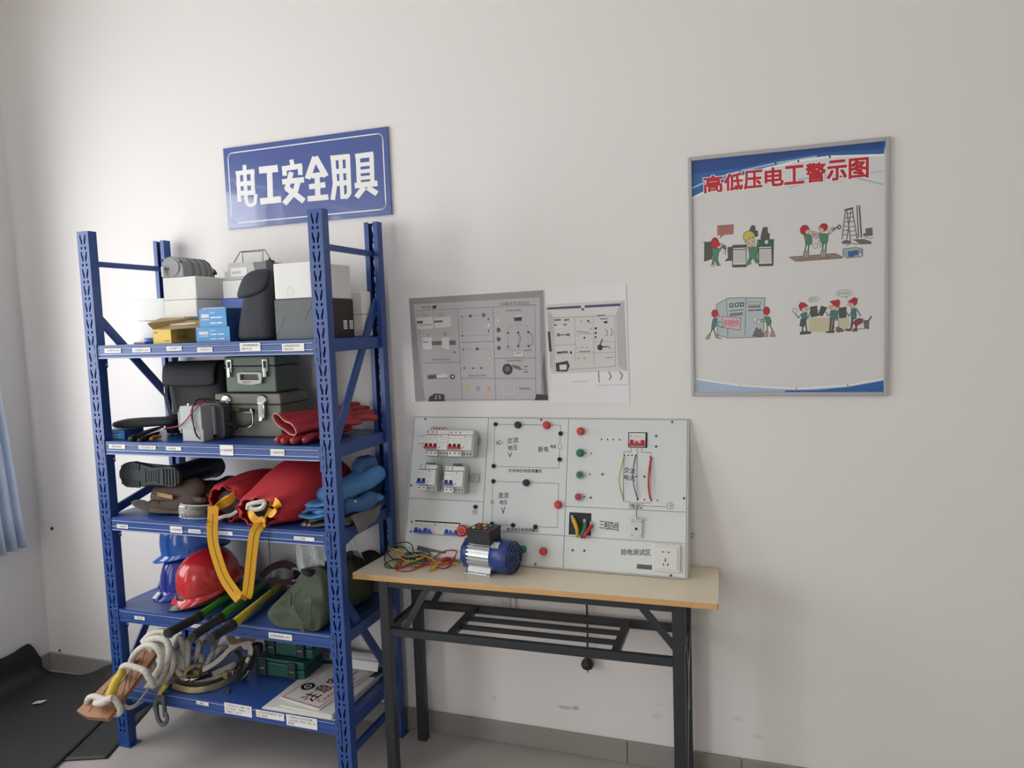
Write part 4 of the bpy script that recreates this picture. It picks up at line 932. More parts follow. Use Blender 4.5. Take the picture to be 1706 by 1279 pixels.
def breaker(u0, w, poles, modw, v0, dep, col, name='breaker', v1=None, yb=-.0125):
    """miniature breaker with side module: stepped body, toggles bar, terminal screws, printed marks"""
    h = (v1 or .098) 
    mb = MB()
    wt = w + modw
    mb.box2((u0, yb - dep * .62, v0), (u0 + wt, yb, v0 + h), BKG, .0015, 1)
    mb.box2((u0, yb - dep * .8, v0 + h * .82), (u0 + wt, yb - dep * .6, v0 + h - .002), BK, .0012, 1)
    mb.box2((u0, yb - dep * .8, v0 + .001), (u0 + w * .98, yb - dep * .6, v0 + h * .2), BK, .0012, 1)
    mb.box2((u0, yb - dep * .92, v0 + h * .24), (u0 + wt - .0005, yb - dep * .6, v0 + h * .8), BK, .0015, 1)
    fy = -(yb - dep * .92) + .0002
    fr = BFr(fy)
    p = w / poles
    for k in range(poles):
        mb.prism([(u0 + p * (k + .18), v0 + h * .32), (u0 + p * (k + .82), v0 + h * .32), (u0 + p * (k + .82), v0 + h * .47), (u0 + p * (k + .18), v0 + h * .47)], fr, 0, DARK)
        mb.disc((u0 + p * (k + .5), v0 + h * .905), .0028, BFr(-(yb - dep * .8) + .0002), DARK, 0, 10)
        mb.disc((u0 + p * (k + .5), v0 + h * .12), .0028, BFr(-(yb - dep * .8) + .0002), DARK, 0, 10)
        mb.stroke([(u0 + p * (k + .25), v0 + h * .68), (u0 + p * (k + .6), v0 + h * .66)], .0012, fr, INK, .0001)
    mb.stroke([(u0 + .001, v0 + h * .785), (u0 + w - .001, v0 + h * .785)], .0016, fr, col, .0001)
    mb.stroke([(u0 + w, v0 + h * .25), (u0 + w, v0 + h * .79)], .0006, fr, BRASS, .0001)
    if modw:
        for q in (.72, .62, .52):
            mb.stroke([(u0 + w + modw * .2, v0 + h * q), (u0 + w + modw * (.5 + q * .4), v0 + h * q)], .0009, fr, BRASS, .0001)
        mb.disc((u0 + w + modw * .3, v0 + h * .74), .0022, fr, col, .0001, 8)
        mb.disc((u0 + w + modw * .25, v0 + h * .34), .0026, fr, col, .0001, 8)
        for k in range(3):
            mb.disc((u0 + w + modw * (k + .6) / 3.4, v0 + h * .12), .0026, BFr(-(yb - dep * .62) + .0002), DARK, 0, 10)
            mb.box2((u0 + w + modw * (k + .45) / 3.4, yb - dep * .66, v0), (u0 + w + modw * (k + .75) / 3.4, yb - dep * .6, v0 + h * .08), BKG)
    o = obj(name, mb, board, local=True)
    mb = MB()
    mb.box2((u0 + p * .12, yb - dep * .92 - .009, v0 + h * .27), (u0 + w - p * .12, yb - dep * .92 + .002, v0 + h * .345), col, .0012, 1)
    for k in range(poles):
        mb.box2((u0 + p * (k + .25), yb - dep * .92 - .007, v0 + h * .34), (u0 + p * (k + .5), yb - dep * .92 + .002, v0 + h * .42), col)
    obj('toggle', mb, o, local=True)
    return o
breaker(.0885, .0525, 3, .042, .375, .066, TRED)
breaker(.1835, .0525, 3, .042, .375, .066, TRED)
breaker(.066, .037, 2, .037, .247, .06, TBLUE)
breaker(.175, .037, 2, .037, .244, .06, TBLUE)
mb = MB()
for k, u in enumerate((.097, .108, .119, .130, .146)):
    mb.tube([(u, -.045, .468), (u + .006, -.05, .481), (u + .014, -.045, .482), (u + .017, -.04, .469)], .0013, TRED, 6)
obj('jumper_wire', mb, board, local=True, label='short red jumper wires')
mb = MB()
for u in (.085, .098, .111, .195, .208, .22):
    mb.tube([(u, -.035, .34), (u + .006, -.04, .351), (u + .013, -.035, .341)], .0018, BLACKM, 6)
obj('jumper_wire', mb, board, local=True, label='short black jumper wires')
# flush breakers lower left and upper right; dark plates stand in for cut-out shade
obj('cutout_shade', MB().box2((.0385, -.0016, .09), (.2215, -.001, .1385), DARK), board, local=True)
def flush(u0, u1, poles, v0, v1, col, mod=False):
    mb = MB().box2((u0, -.007, v0), (u1, -.0016, v1), BK, .001, 1)
    fr = BFr(.0072)
    p = (u1 - u0) / max(1, poles)
    h = v1 - v0
    if not mod:
        for k in range(poles):
            mb.prism([(u0 + p * (k + .15), v0 + h * .2), (u0 + p * (k + .85), v0 + h * .2), (u0 + p * (k + .85), v0 + h * .5), (u0 + p * (k + .15), v0 + h * .5)], fr, 0, col if k % 2 == 0 else BK)
        mb.disc((u0 + p * .4, v0 + h * .78), .0022, fr, INK, 0, 8)
        mb.stroke([(u0 + p * .8, v0 + h * .75), (u0 + p * (poles - .4), v0 + h * .72)], .001, fr, BRASS)
    else:
        mb.disc((u0 + (u1 - u0) * .2, v0 + h * .82), .003, fr, INK, 0, 10)
        mb.disc((u0 + (u1 - u0) * .15, v0 + h * .14), .003, fr, TRED, 0, 10)
        for q in (.8, .65, .5):
            mb.stroke([(u0 + (u1 - u0) * .4, v0 + h * q), (u0 + (u1 - u0) * .85, v0 + h * q)], .0009, fr, BRASS)
    o = obj('breaker', mb, board, local=True)
    if not mod:
        mb = MB().box2((u0 + p * .08, -.017, v0 + h * .05), (u1 - p * .08, -.006, v0 + h * .24), col, .0012, 1)
        for k in range(poles):
            mb.box2((u0 + p * (k + .2), -.014, v0 + h * .22), (u0 + p * (k + .5), -.006, v0 + h * .42), col)
        obj('toggle', mb, o, local=True)
flush(.0395, .115, 4, .0915, .134, TBLUE)
flush(.1155, .163, 1, .0915, .134, TBLUE, True)
flush(.1635, .2195, 3, .0915, .134, TBLUE)
obj('cutout_shade', MB().box2((.8305, -.0016, .4285), (.8965, -.001, .4815), DARK), board, local=True)
flush(.8345, .8905, 3, .431, .4785, TRED)
# emergency stop and push buttons
RB = mat('button_red', '#c93a3a', .4, var=.04)
DRB = mat('button_dark_red', '#a83742', .4, var=.04)
GB = mat('button_green', '#1f7a54', .4, var=.04)
KB = mat('button_black', '#23252b', .4, var=.05)
SIL = mat('button_silver_ring', '#c3c5c6', .25, metal=.9)
def button(u, v, col, ring=None, r=.0145, d=.016, name='push_button'):
    mb = MB().lathe([(r, 0), (r, d * .55), (r * .93, d * .62)], (u, -.001, v), (0, -1, 0), ring or col, 22)
    o = obj(name, mb, board, local=True)
    c = .80 if ring else .9
    mb = MB().lathe([(r * c, d * .5), (r * c, d), (r * c * .9, d * 1.08), (r * c * .5, d * 1.12), (.0001, d * 1.12)], (u, -.001, v), (0, -1, 0), col, 22)
    obj('button_cap', mb, o, local=True)
es = obj('emergency_stop', MB().lathe([(.013, 0), (.013, .012)], (.2385, -.001, .1115), (0, -1, 0), mat('estop_yellow', '#c9b23a', .4), 20), board, local=True)
mb = MB().lathe([(.012, .011), (.021, .013), (.0215, .020), (.019, .025), (.0001, .027)], (.2385, -.001, .1115), (0, -1, 0), RB, 24)
mb.ring((.2385, .1115), .014, .001, BFr(.0278), WHITEI, 0, 24)
obj('mushroom_cap', mb, es, local=True)
for (u, v), c, r in [((.5362,.5014),'R',0),((.4272,.5008),'K',0),((.4693,.2932),'K',0),((.5905,.2216),'R',0),((.6622,.4814),'R',0),((.663,.4047),'G',0),((.6649,.3279),'G',1),((.6633,.2516),'D',1),((.4673,.0607),'G',0),((.5441,.0586),'R',0)]:
    button(u, v, dict(R=RB, K=KB, G=GB, D=DRB)[c], SIL if r else None, .0138 if c != 'K' else .0125)
# black terminals
for u, v in [(.339,.5027),(.3408,.3491),(.5883,.4724),(.5885,.3801),(.3427,.2939),(.3462,.1421),(.4265,.1413),(.51,.1408),(.2786,.1987)]:
    o = obj('terminal_post', MB().lathe([(.0078, 0), (.0078, .005), (.0062, .007), (.0035, .007), (.003, .004)], (u, -.001, v), (0, -1, 0), BLACKM, 16), board, local=True)
for u, v in [(.737,.4549),(.7583,.4543),(.7785,.4542),(.8004,.4542),(.6812,.4053),(.7022,.4049),(.6999,.3317),(.6822,.2528),(.8189,.4008),(.8326,.4012),(.8448,.4015),(.8584,.4018),(.819,.2528),(.8688,.2528),(.8909,.2529),(.9138,.2521),(.9343,.2526),(.8615,.3294)]:
    obj('terminal_hole', MB().lathe([(.0026, 0), (.0026, .0008), (.0016, .0008)], (u, -.001, v), (0, -1, 0), DARK, 10), board, local=True)
for u, v in [(.0516,.5194),(.0127,.2664),(.5132,.521),(.9791,.5186),(1.0217,.2633),(.9822,.0104),(.0259,.132),(.0248,.0954),(.2897,.1303),(.9258,.4697),(.926,.4338),(.7437,.3332),(.8893,.3303),(.705,.2514),(.6473,.0691),(.6887,.0701),(.5155,.0125)]:
    mb = MB().lathe([(.0042, 0), (.0042, .0015), (.003, .0028), (.0001, .003)], (u, -.001, v), (0, -1, 0), BRASS, 12)
    mb.stroke([(u - .0025, v - .001), (u + .0025, v + .001)], .0009, BFr(.0041), DARK)
    obj('screw', mb, board, local=True)
# printed circuit lines and handwriting
BL_ = mat('panel_line_black', '#33363a', .5)
mb = MB()
for P, w in [([(.339,.5027),(.5866,.5023),(.5866,.3491),(.3408,.3483),(.3352,.5027)],.0016),([(.3427,.2939),(.588,.2956),(.5905,.1424),(.51,.1408)],.0016),([(.3398,.2938),(.345,.1421),(.4265,.1413)],.0016),([(.8418,.4281),(.8422,.4131),(.8163,.4125),(.8192,.2436),(.8434,.2448),(.8436,.2402)],.0016),([(.8625,.4263),(.8658,.2412)],.0016),([(.8784,.4266),(.8787,.4126),(.9093,.4125),(.9126,.2434),(.8824,.2411)],.0016),([(.8403,.2386),(.8842,.2407),(.8846,.223),(.8408,.2217),(.8403,.2386)],.0016),([(.8844,.2321),(.9649,.2323)],.0016),([(.9661,.2414),(.9672,.2279),(.9776,.2253),(.9865,.2289),(.9877,.2402),(.9818,.2457),(.9728,.2462),(.9661,.2414)],.0016),([(.9729,.2395),(.9841,.2386)],.0016),([(.9747,.2359),(.9819,.2354)],.0016),([(.977,.2329),(.9797,.2326)],.0016),([(.2671,.1794),(.2685,.1842),(.2742,.1876),(.2819,.1864),(.2865,.1812),(.2852,.1749),(.2786,.1715),(.2709,.1734),(.2671,.1794)],.0016),([(.2713,.1804),(.2832,.1802)],.0016),([(.2764,.1865),(.2768,.1799)],.0016),([(.274,.1771),(.2808,.177)],.0016)]:
    mb.stroke(P, w * .85, BFr(.0013), BL_)
obj('circuit_lines', mb, board, local=True)
obj('resistor_mark', MB().prism([(.5813,.4183),(.5941,.4182),(.5933,.4359),(.5814,.436)], BFr(.0014), 0, GREYPLATE).stroke([(.5813,.4183),(.5941,.4182),(.5933,.4359),(.5814,.436)], .001, BFr(.0015), BL_, 0, True), board, local=True)
mb = MB()
for t, (a, b, c) in [('交流',[(.3873,.4315),(.4294,.4371),(.3882,.4521)]),('电压',[(.3919,.4072),(.4279,.4108),(.3926,.4257)]),('V',[(.3934,.3813),(.4087,.3829),(.3924,.3993)]),('AC~',[(.3447,.4266),(.3727,.4292),(.3446,.4425)]),('断电',[(.5081,.4038),(.5451,.4058),(.5091,.4244)]),('电阻',[(.5525,.4195),(.5733,.4192),(.5532,.4319)]),('交流电压电阻测量区',[(.3979,.3291),(.5256,.331),(.3984,.3415)]),('直流',[(.365,.2347),(.4038,.2364),(.3659,.2548)]),('电压',[(.3712,.2118),(.3993,.2131),(.3716,.228)]),('V',[(.3786,.1764),(.3936,.181),(.3772,.2013)]),('DC',[(.337,.2129),(.3495,.2131),(.3372,.2245)]),('直流电压电流测量区',[(.4024,.1187),(.5232,.1228),(.4037,.132)]),('交流',[(.8191,.3409),(.8575,.3376),(.8223,.3606)]),('电流',[(.8197,.3167),(.8571,.3144),(.8215,.3354)]),('电机',[(.8444,.2233),(.8814,.2237),(.845,.237)]),('三相四线',[(.7385,.1475),(.8056,.1422),(.7409,.1775)]),('验电测试区',[(.8146,.0646),(.9151,.0697),(.8155,.0849)])]:
    mb.text(t, a[0], a[1], b[0], c[1], BFr(.0014), INK, 0, .00015, None, b[1] - a[1])
obj('handwriting', mb, board, local=True)
# jumper leads on the right field
JY = mat('lead_yellow', '#c4b33a', .45, var=.05)
JB = mat('lead_teal', '#24687f', .45, var=.05)
JR = mat('lead_red', '#c02f3f', .45, var=.05)
for c, P in ((JY, [(.818,.3994),(.8115,.3593),(.8054,.3241),(.8086,.2894),(.8195,.2529)]), (JB, [(.8575,.4018),(.8524,.356),(.8523,.3235),(.8602,.2822),(.8688,.2528)]), (JR, [(.9096,.3995),(.905,.3484),(.9046,.3024),(.909,.266),(.9138,.2521)]), (JR, [(.9114,.3986),(.9092,.3486),(.9082,.3026),(.9108,.2661),(.9147,.2521)])):
    K = len(P)
    obj('jumper_lead', MB().tube([(a, -.002 - .016 * math.sin(PI * i / (K - 1)), b) for i, (a, b) in enumerate(P)], .0019, c, 6), board, local=True)
obj('red_plug', MB().cyl((.907, -.002, .398), (.914, -.016, .387), .0028, .002, JR, 8), board, local=True)
# cable lugs in the black opening
LUGG = mat('lead_green', '#1f7a55', .45, var=.05)
CY = mat('cable_yellow', '#d2a92c', .45, var=.05)
for c, P in ((CY, [(.6472,.1748),(.6602,.1522),(.6657,.134),(.663,.1153)]), (LUGG, [(.6912,.1632),(.6908,.1447),(.6819,.1257),(.6809,.1141)]), (JR, [(.713,.1575),(.7039,.1409),(.6925,.124),(.6881,.1146)])):
    mb = MB().tube([(a, -.006 - .012 * math.sin(PI * i / 3.4), b) for i, (a, b) in enumerate(P)], [.0075, .0068, .006, .0055], c, 10)
    a, b = P[0]
    mb.lathe([(.0045, 0), (.0045, .004)], (a - .003, -.010, b + .008), (-.2, -.6, .6), CHROME, 10)
    mb.box((a - .002, -.009, b + .006), (.008, .004, .012), CHROME, .001)
    obj('cable_lug', mb, board, local=True)
# bracket with rod
WM = mat('bracket_white', '#d5d6d4', .45, var=.02)
mb = MB().box2((.848, -.010, .125), (.886, -.007, .186), WM, .0008, 1).box2((.840, -.030, .184), (.893, -.001, .187), WM, .0008, 1)
mb.box2((.852, -.0072, .13), (.882, -.001, .18), WM)
mb.lathe([(.0045, 0), (.0045, .001)], (.8665, -.0101, .154), (0, -1, 0), DARK, 14)
for u in (.853, .8805):
    for v in (.133, .178):
        mb.lathe([(.002, 0), (.002, .0008)], (u, -.0101, v), (0, -1, 0), BRASS, 8)
o = obj('bracket', mb, board, local=True)
obj('rod', MB().cyl((.8665, -.016, .187), (.8675, -.016, .222), .0018, .0018, BRASS, 8).lathe([(.005, 0), (.005, .006)], (.8665, -.016, .187), (0, 0, 1), SIL, 6), o, local=True)
# wall socket mounted on the board
so = obj('power_socket', MB().box2((.9235, -.012, .0215), (1.0125, -.001, .1105), OUT, .003).box2((.931, -.0145, .029), (1.005, -.0115, .103), OUT, .002), board, local=True)
mb = MB()
f2 = BFr(.0148)
for P, w in [([(.9556,.085),(.96,.0848)],.0032),([(.9733,.0849),(.9777,.0847)],.0032),([(.9657,.0646),(.9654,.0541)],.0032),([(.958,.0474),(.9607,.0415)],.0032),([(.9752,.0478),(.9722,.0414)],.0032)]:
    mb.stroke(P, w, f2, DARK)
obj('socket_holes', mb, so, local=True)
obj('vent_plate', MB().prism([(.8698,.0243),(.9205,.0236),(.9202,.0386),(.8708,.0386)], BFr(.001), .0012, mat('dark_grey_plate', '#5a5d5e', .5)), board, local=True)
obj('vent_plate', MB().prism([(.0543,.0292),(.1705,.0246),(.174,.0301),(.0569,.0472)], BFr(.001), .0012, mat('dark_grey_plate', '#5a5d5e', .5)), board, local=True)
# two stubs of grey cable clipped to the wall right of the board
for k, (P, lab) in enumerate((([(1.704,-.006,.863),(1.728,-.006,.864)], 'upper short grey wire stub on the wall right of the test board'), ([(1.704,-.006,.856),(1.723,-.006,.851)], 'lower short grey wire stub on the wall right of the test board'))):
    tag(obj('wire_stub', MB().tube([V(P[0]), (V(P[0]) + V(P[1])) / 2 + V((0, 0, .002)), V(P[1])], .0016, GREYW, 6)), lab, 'wire')

# ---------------------------------------------------------------- electric motor
motor = thing('electric_motor', 'small finned aluminium motor with blue end covers on the table', 'motor', (1.07, -.215, .7502))
ALU = mat('cast_aluminium', '#d4d6d6', .32, metal=.75, var=.04)
MBL = mat('motor_blue_paint', '#23397a', .35, var=.06, scale=20)
mc = V((0, -.212, .808))
mb = MB()
N = 36
rings = []
for x in (.985, 1.074):
    r = []
    for i in range(N * 4):
        a = 2 * PI * i / (N * 4)
        rr = .0535 if i % 6 < 4 else .0465
        r.append(V((x, mc.y + rr * math.cos(a), mc.z + rr * math.sin(a))))
    rings.append(r)
mb.loft(rings, ALU, True, False)
obj('finned_body', mb, motor)
mb = MB().box2((.982, -.268, .7502), (1.078, -.258, .7565), ALU, .001, 1).box2((.978, -.272, .7502), (1.082, -.160, .7545), ALU, .001, 1)
mb.prism([(-.258, .7545), (-.166, .7545), (-.180, .778), (-.244, .778)], (V((.985, 0, 0)), V((0, 1, 0)), V((0, 0, 1))), .089, ALU)
for x in (.988, 1.072):
    mb.lathe([(.0035, 0), (.0035, .002)], (x, -.266, .7545), (0, 0, 1), DARK, 10)
obj('foot', mb, motor)
obj('front_bell', MB().lathe([(.030, 0), (.046, .004), (.052, .012), (.053, .030)], (.955, mc.y, mc.z), (1, 0, 0), MBL, 36), motor)
mb = MB()
for a in range(8):
    t = a * PI / 4 + .2
    mb.box((.972, mc.y + .050 * math.cos(t), mc.z + .050 * math.sin(t)), (.022, .006, .012), MBL, .001, M.Rotation(t, 3, 'X'))
obj('bell_ribs', mb, motor)
obj('shaft', MB().cyl((.938, mc.y, mc.z), (.957, mc.y, mc.z), .006, .006, STEEL, 14), motor)
fc = obj('fan_cover', MB().lathe([(.0545, 0), (.0575, .002), (.0575, .052), (.0555, .064), (.050, .074), (.040, .081), (.020, .085), (.0001, .086)], (1.074, mc.y, mc.z), (1, 0, 0), MBL, 44), motor)
mb = MB()
for r, x in ((.0535, .0685), (.0465, .0772), (.037, .0822), (.026, .0843), (.014, .0856)):
    for q in range(6):
        a0 = q * PI / 3 + .1 + r * 9
        mb.tube([(1.074 + x, mc.y + r * math.cos(a0 + .82 * k / 5), mc.z + r * math.sin(a0 + .82 * k / 5)) for k in range(6)], .0022, DARK, 6, 1)
obj('grille_slots', mb, fc)
o = obj('nameplate', MB().add([V((x, mc.y - .0582 * math.cos(t), mc.z + .0582 * math.sin(t))) for x in (1.079, 1.106) for t in (.75, .9, 1.05, 1.2)], [(0, 4, 5, 1), (1, 5, 6, 2), (2, 6, 7, 3)], OUT).add([V((x, mc.y - .0584 * math.cos(t), mc.z + .0584 * math.sin(t))) for x in (1.083, 1.102) for t in (.8, .84)], [(0, 2, 3, 1)], INK).add([V((x, mc.y - .0584 * math.cos(t), mc.z + .0584 * math.sin(t))) for x in (1.083, 1.102) for t in (.95, .97)], [(0, 2, 3, 1)], BRASS), motor)
obj('cover_screw', MB().lathe([(.004, 0), (.004, .003), (.0001, .0045)], (1.082, mc.y - .054, mc.z - .028), (0, -1, -.3), STEEL, 10), motor)
tb = obj('terminal_box', MB().box2((.993, -.262, .858), (1.082, -.182, .903), BLACKM, .003).box2((.991, -.264, .8995), (1.084, -.18, .907), BLACKM, .002), motor)
for k, ((x, y), c) in enumerate(zip(((1.012, -.245), (1.034, -.247), (1.057, -.244), (1.014, -.212), (1.036, -.212), (1.058, -.21)), (CY, LUGG, RB, RB, CY, LUGG))):
    obj('jack', MB().lathe([(.0065, 0), (.0065, .005), (.0045, .006), (.0025, .006), (.0022, .001)], (x, y, .907), (0, 0, 1), c, 14), tb)

motor.rotation_euler = (0, 0, -.14)

# ---------------------------------------------------------------- test leads heaped on the table
LEAD = dict(green=mat('wire_green', '#1c6d4b', .42), red=mat('wire_red', '#b3232f', .42), yellow=mat('wire_yellow', '#d0a92e', .42), black=mat('wire_dark', '#33352f', .42), orange=mat('wire_orange', '#c2572a', .42))
def lead(col, P, lab, ends=(0, -1), r=.0022):
    P = [V((x, min(y, -.154 + .268 * (z - .75)), z)) for x, y, z in P]
    for e in ends:
        P[e].y = min(P[e].y, -.185)
        P[e].z = max(P[e].z, .7565)
    o = thing('test_lead', lab, 'wire', P[0], (0, 0, 0), 'test leads heaped left of the motor')
    obj('cable', MB().tube(P, r, LEAD[col], 8, 6), o)
    for e in ends:
        p, q = V(P[e]), V(P[1 if e == 0 else -2])
        d = (p - q).normalized()
        mb = MB().cyl(p - d * .004, p + d * .022, .0042, .0034, LEAD[col], 10).cyl(p + d * .022, p + d * .034, .0016, .0014, STEEL, 8)
        obj('plug_tip', mb, o)
TZ2 = .7535
lead('black', [(.791,-.144,.76),(.754,-.165,.775),(.747,-.19,.79),(.733,-.175,.81),(.707,-.18,.82),(.65,-.173,.8),(.63,-.189,.77),(.657,-.234,.757),(.717,-.274,.753),(.747,-.224,.757),(.753,-.182,.762)], 'dark test lead arching highest over the left of the wire heap')
lead('black', [(.726,-.149,.785),(.676,-.146,.79),(.63,-.152,.783),(.635,-.176,.77),(.674,-.199,.758),(.703,-.178,.757),(.732,-.164,.762)], 'second dark test lead lying inside the arch of the highest one')
lead('green', [(.732,-.144,.782),(.777,-.139,.778),(.793,-.146,.772),(.783,-.17,.764),(.757,-.214,.758),(.719,-.262,.753),(.681,-.271,.753),(.652,-.234,.753),(.669,-.197,.757),(.72,-.172,.76),(.766,-.167,.758)], 'green test lead looping widest at the left front of the heap')
lead('green', [(.784,-.228,.754),(.795,-.177,.76),(.792,-.145,.768),(.753,-.165,.764),(.719,-.201,.762),(.701,-.235,.757),(.733,-.26,.755),(.764,-.228,.756)], 'shorter green test lead curled in the middle of the heap')
lead('red', [(.905,-.119,.775),(.897,-.105,.787),(.875,-.099,.79),(.849,-.122,.785),(.822,-.151,.77),(.811,-.212,.758),(.782,-.279,.753),(.75,-.292,.753),(.724,-.283,.753),(.744,-.258,.757),(.803,-.226,.76)], 'red test lead arching to the motor and sweeping along the front')
lead('red', [(.891,-.102,.765),(.889,-.133,.76),(.895,-.202,.754),(.883,-.235,.753),(.847,-.223,.757),(.796,-.178,.764),(.744,-.163,.77),(.703,-.177,.768),(.717,-.234,.758)], 'red test lead looping between the heap and the motor foot')
lead('orange', [(.705,-.243,.758),(.698,-.19,.768),(.731,-.175,.773),(.767,-.158,.774),(.791,-.169,.768),(.819,-.195,.76),(.843,-.171,.758),(.873,-.142,.758),(.894,-.145,.757),(.895,-.176,.756),(.866,-.196,.755)], 'orange test lead running across the middle of the heap')
lead('yellow', [(.846,-.254,.753),(.836,-.211,.756),(.833,-.191,.76),(.794,-.175,.77),(.736,-.185,.78),(.67,-.174,.787),(.631,-.166,.79),(.666,-.189,.78),(.709,-.211,.768),(.751,-.216,.762),(.766,-.2,.765)], 'yellow test lead with its plug at the front of the heap')
lead('yellow', [(.903,-.158,.758),(.889,-.18,.755),(.85,-.178,.757),(.821,-.183,.76),(.803,-.211,.757),(.789,-.23,.755)], 'short yellow test lead at the right side of the heap')
o = thing('crocodile_clip', 'yellow crocodile clip at the front edge of the wire heap', 'clip', (.845,-.236,.75))
a, b = V((.85,-.261,.754)), V((.856,-.23,.76))
obj('boot', MB().tube([a, a.lerp(b, .3), a.lerp(b, .6), b], [.003, .0065, .008, .006], LEAD['yellow'], 10), o)
obj('jaws', MB().bar(b, b + (b - a) * .5, .006, .003, STEEL), o)
o = thing('crocodile_clip', 'red crocodile clip lying among the leads near the motor', 'clip', (.847,-.147,.75))
a, b = V((.853,-.185,.765)), V((.882,-.162,.765))
obj('boot', MB().tube([a, a.lerp(b, .3), a.lerp(b, .6), b], [.005, .009, .009, .005], LEAD['red'], 10), o)
obj('jaws', MB().bar(b, b + (b - a) * .3, .006, .003, STEEL), o)

# hanging mains plug behind the table
pc = thing('power_cord', 'black power cord hanging behind the table with a round plug', 'cord', (1.336, -.03, .34))
CORD = mat('cord_black_rubber', '#232425', .5)
obj('cable', MB().tube([(1.338, -.0095, .755), (1.339, -.0095, .70), (1.342, -.014, .64), (1.347, -.024, .57), (1.349, -.03, .50), (1.347, -.03, .44), (1.345, -.03, .405)], .0035, CORD, 8), pc)
mb = MB().lathe([(.0045, 0), (.008, -.006), (.009, -.02), (.019, -.030), (.0235, -.043), (.019, -.056), (.008, -.062), (.0001, -.063)], (1.345, -.03, .408), (0, 0, 1), CORD, 18)
obj('plug_body', mb, pc)
obj('pin', MB().cyl((1.345, -.03, .347), (1.345, -.03, .334), .0025, .0022, mat('brass_pin', '#8d7a52', .3, metal=.9), 8), pc)

# ================================================================ top shelf
def rbox_ring(cx, cy, z, hx, hy, r=.25, n=24, p=4):
    """superellipse ring in a horizontal plane"""
    out = []
    for i in range(n):
        a = 2 * PI * i / n
        c, s = math.cos(a), math.sin(a)
        k = (abs(c) ** p + abs(s) ** p) ** (-1 / p)
        out.append(V((cx + hx * c * k, cy + hy * s * k, z)))
    return out
def foam_box(lab, a, b, lid=None, grp='white foam boxes on the top shelf', seam=None):
    o = thing('foam_box', lab, 'box', ((a[0] + b[0]) / 2, (a[1] + b[1]) / 2, a[2]), (0, 0, 0), grp)
    if seam:
        obj('base', MB().box2(a, (b[0], b[1], seam - .0012), FOAM, .006, 3), o)
        obj('lid', MB().box2((a[0], a[1], seam + .0002), b, FOAM, .006, 3), o)
    else:
        obj('body', MB().box2(a, b, FOAM, .006, 3), o)
    return o
Z1 = SH[0] + .0005
foam_box('white foam box at the bottom of the left stack behind the yellow carton', (-.21, -.30, Z1), (-.053, -.115, 1.7365))
foam_box('white foam box carrying the grey rounded tester', (-.207, -.30, 1.7372), (-.05, -.117, 1.8225))
foam_box('white foam box at the far left corner of the top shelf', (-.435, -.22, Z1), (-.285, -.085, 1.752), seam=1.665)
foam_box('white foam box resting on the blue box under the tester with wire handle', (.006, -.225, 1.7358), (.205, -.09, 1.8035))
fb = foam_box('large white foam box on top of the dark grey carton', (.371, -.40, 1.7145), (.521, -.150, 1.836))
mb = MB()
mb.ring((.436,1.739), .0135, .0012, wallf(-.4004), mat('foam_emboss_shade', '#cfcfc9', .85), 0, 24)
obj('moulded_ring', mb, fb)
foam_box('white foam box in the rear right corner of the top shelf, lower of two', (.425, -.145, Z1), (.562, -.079, 1.656))
foam_box('white foam box in the rear right corner of the top shelf, upper of two', (.420, -.146, 1.6566), (.561, -.0795, 1.742))
# cartons
CARB = mat('carton_blue_print', '#3b8dc8', .45, var=.04)
CARBD = mat('carton_blue_shaded', '#2a5496', .45, var=.05)  # shade on the carton sides put into a darker blue
CARY = mat('carton_yellow', '#e0bd58', .6, var=.05, scale=30)
CARK = mat('carton_brown_print', '#b39a68', .6, var=.12, scale=12)
def blue_carton(lab, x0, x1, y0, y1, z0, z1):
    o = thing('blue_carton', lab, 'carton', ((x0 + x1) / 2, (y0 + y1) / 2, z0), (0, 0, 0), 'small blue cartons')
    mb = MB().box2((x0, y0, z0), (x1, y1, z1), CARBD, .001, 1)
    w, h = x1 - x0, z1 - z0
    mb.prism([(x0, z0), (x1, z0), (x1, z1), (x0, z1)], wallf(y0 - .0002), 0, CARB)
    obj('box', mb, o)
    fr = wallf(y0 - .0005)
    mb = MB()
    mb.prism([(x0 + w * .08, z0 + h * .52), (x0 + w * .36, z0 + h * .52), (x0 + w * .36, z0 + h * .7), (x0 + w * .08, z0 + h * .7)], fr, 0, WHITEI)
    mb.text('数字万用表', x0 + w * .09, z0 + h * .54, x0 + w * .35, z0 + h * .68, fr, REDINK, .0001)
    mb.text('产品合格证', x0 + w * .4, z0 + h * .72, x0 + w * .58, z0 + h * .82, fr, WHITEI)
    mb.text('自动量程', x0 + w * .1, z0 + h * .36, x0 + w * .36, z0 + h * .46, fr, WHITEI)
    for a, b in ((.44, .5), (.66, .5), (.42, .2), (.66, .2)):
        mb.disc((x0 + w * a, z0 + h * b), h * .045, fr, WHITEI, 0, 10)
        mb.stroke([(x0 + w * (a + .04), z0 + h * b), (x0 + w * (a + .17), z0 + h * (b + .01))], h * .06, fr, WHITEI)
    obj('print', mb, o)
    return o
blue_carton('blue carton with white print beside the yellow carton, lower of the pair', .027, .173, -.40, -.27, Z1, 1.629)
bc = blue_carton('blue carton with white print beside the black pouch, upper of the pair', .045, .163, -.40, -.265, 1.6298, 1.694)
obj('white_insert', MB().box2((.052, -.39, 1.6942), (.15, -.28, 1.6975), WHITEP), bc)
tag(obj('blue_box', MB().box2((.002, -.235, Z1), (.205, -.085, 1.735), mat('box_cobalt', '#3d5fae', .5, var=.05), .002, 1)), 'plain blue box standing behind the black pouch', 'box')
yc = thing('yellow_carton', 'yellow cardboard carton with raised printed lid at the front of the top shelf', 'carton', (-.11, -.35, Z1))
mb = MB()
t = .002
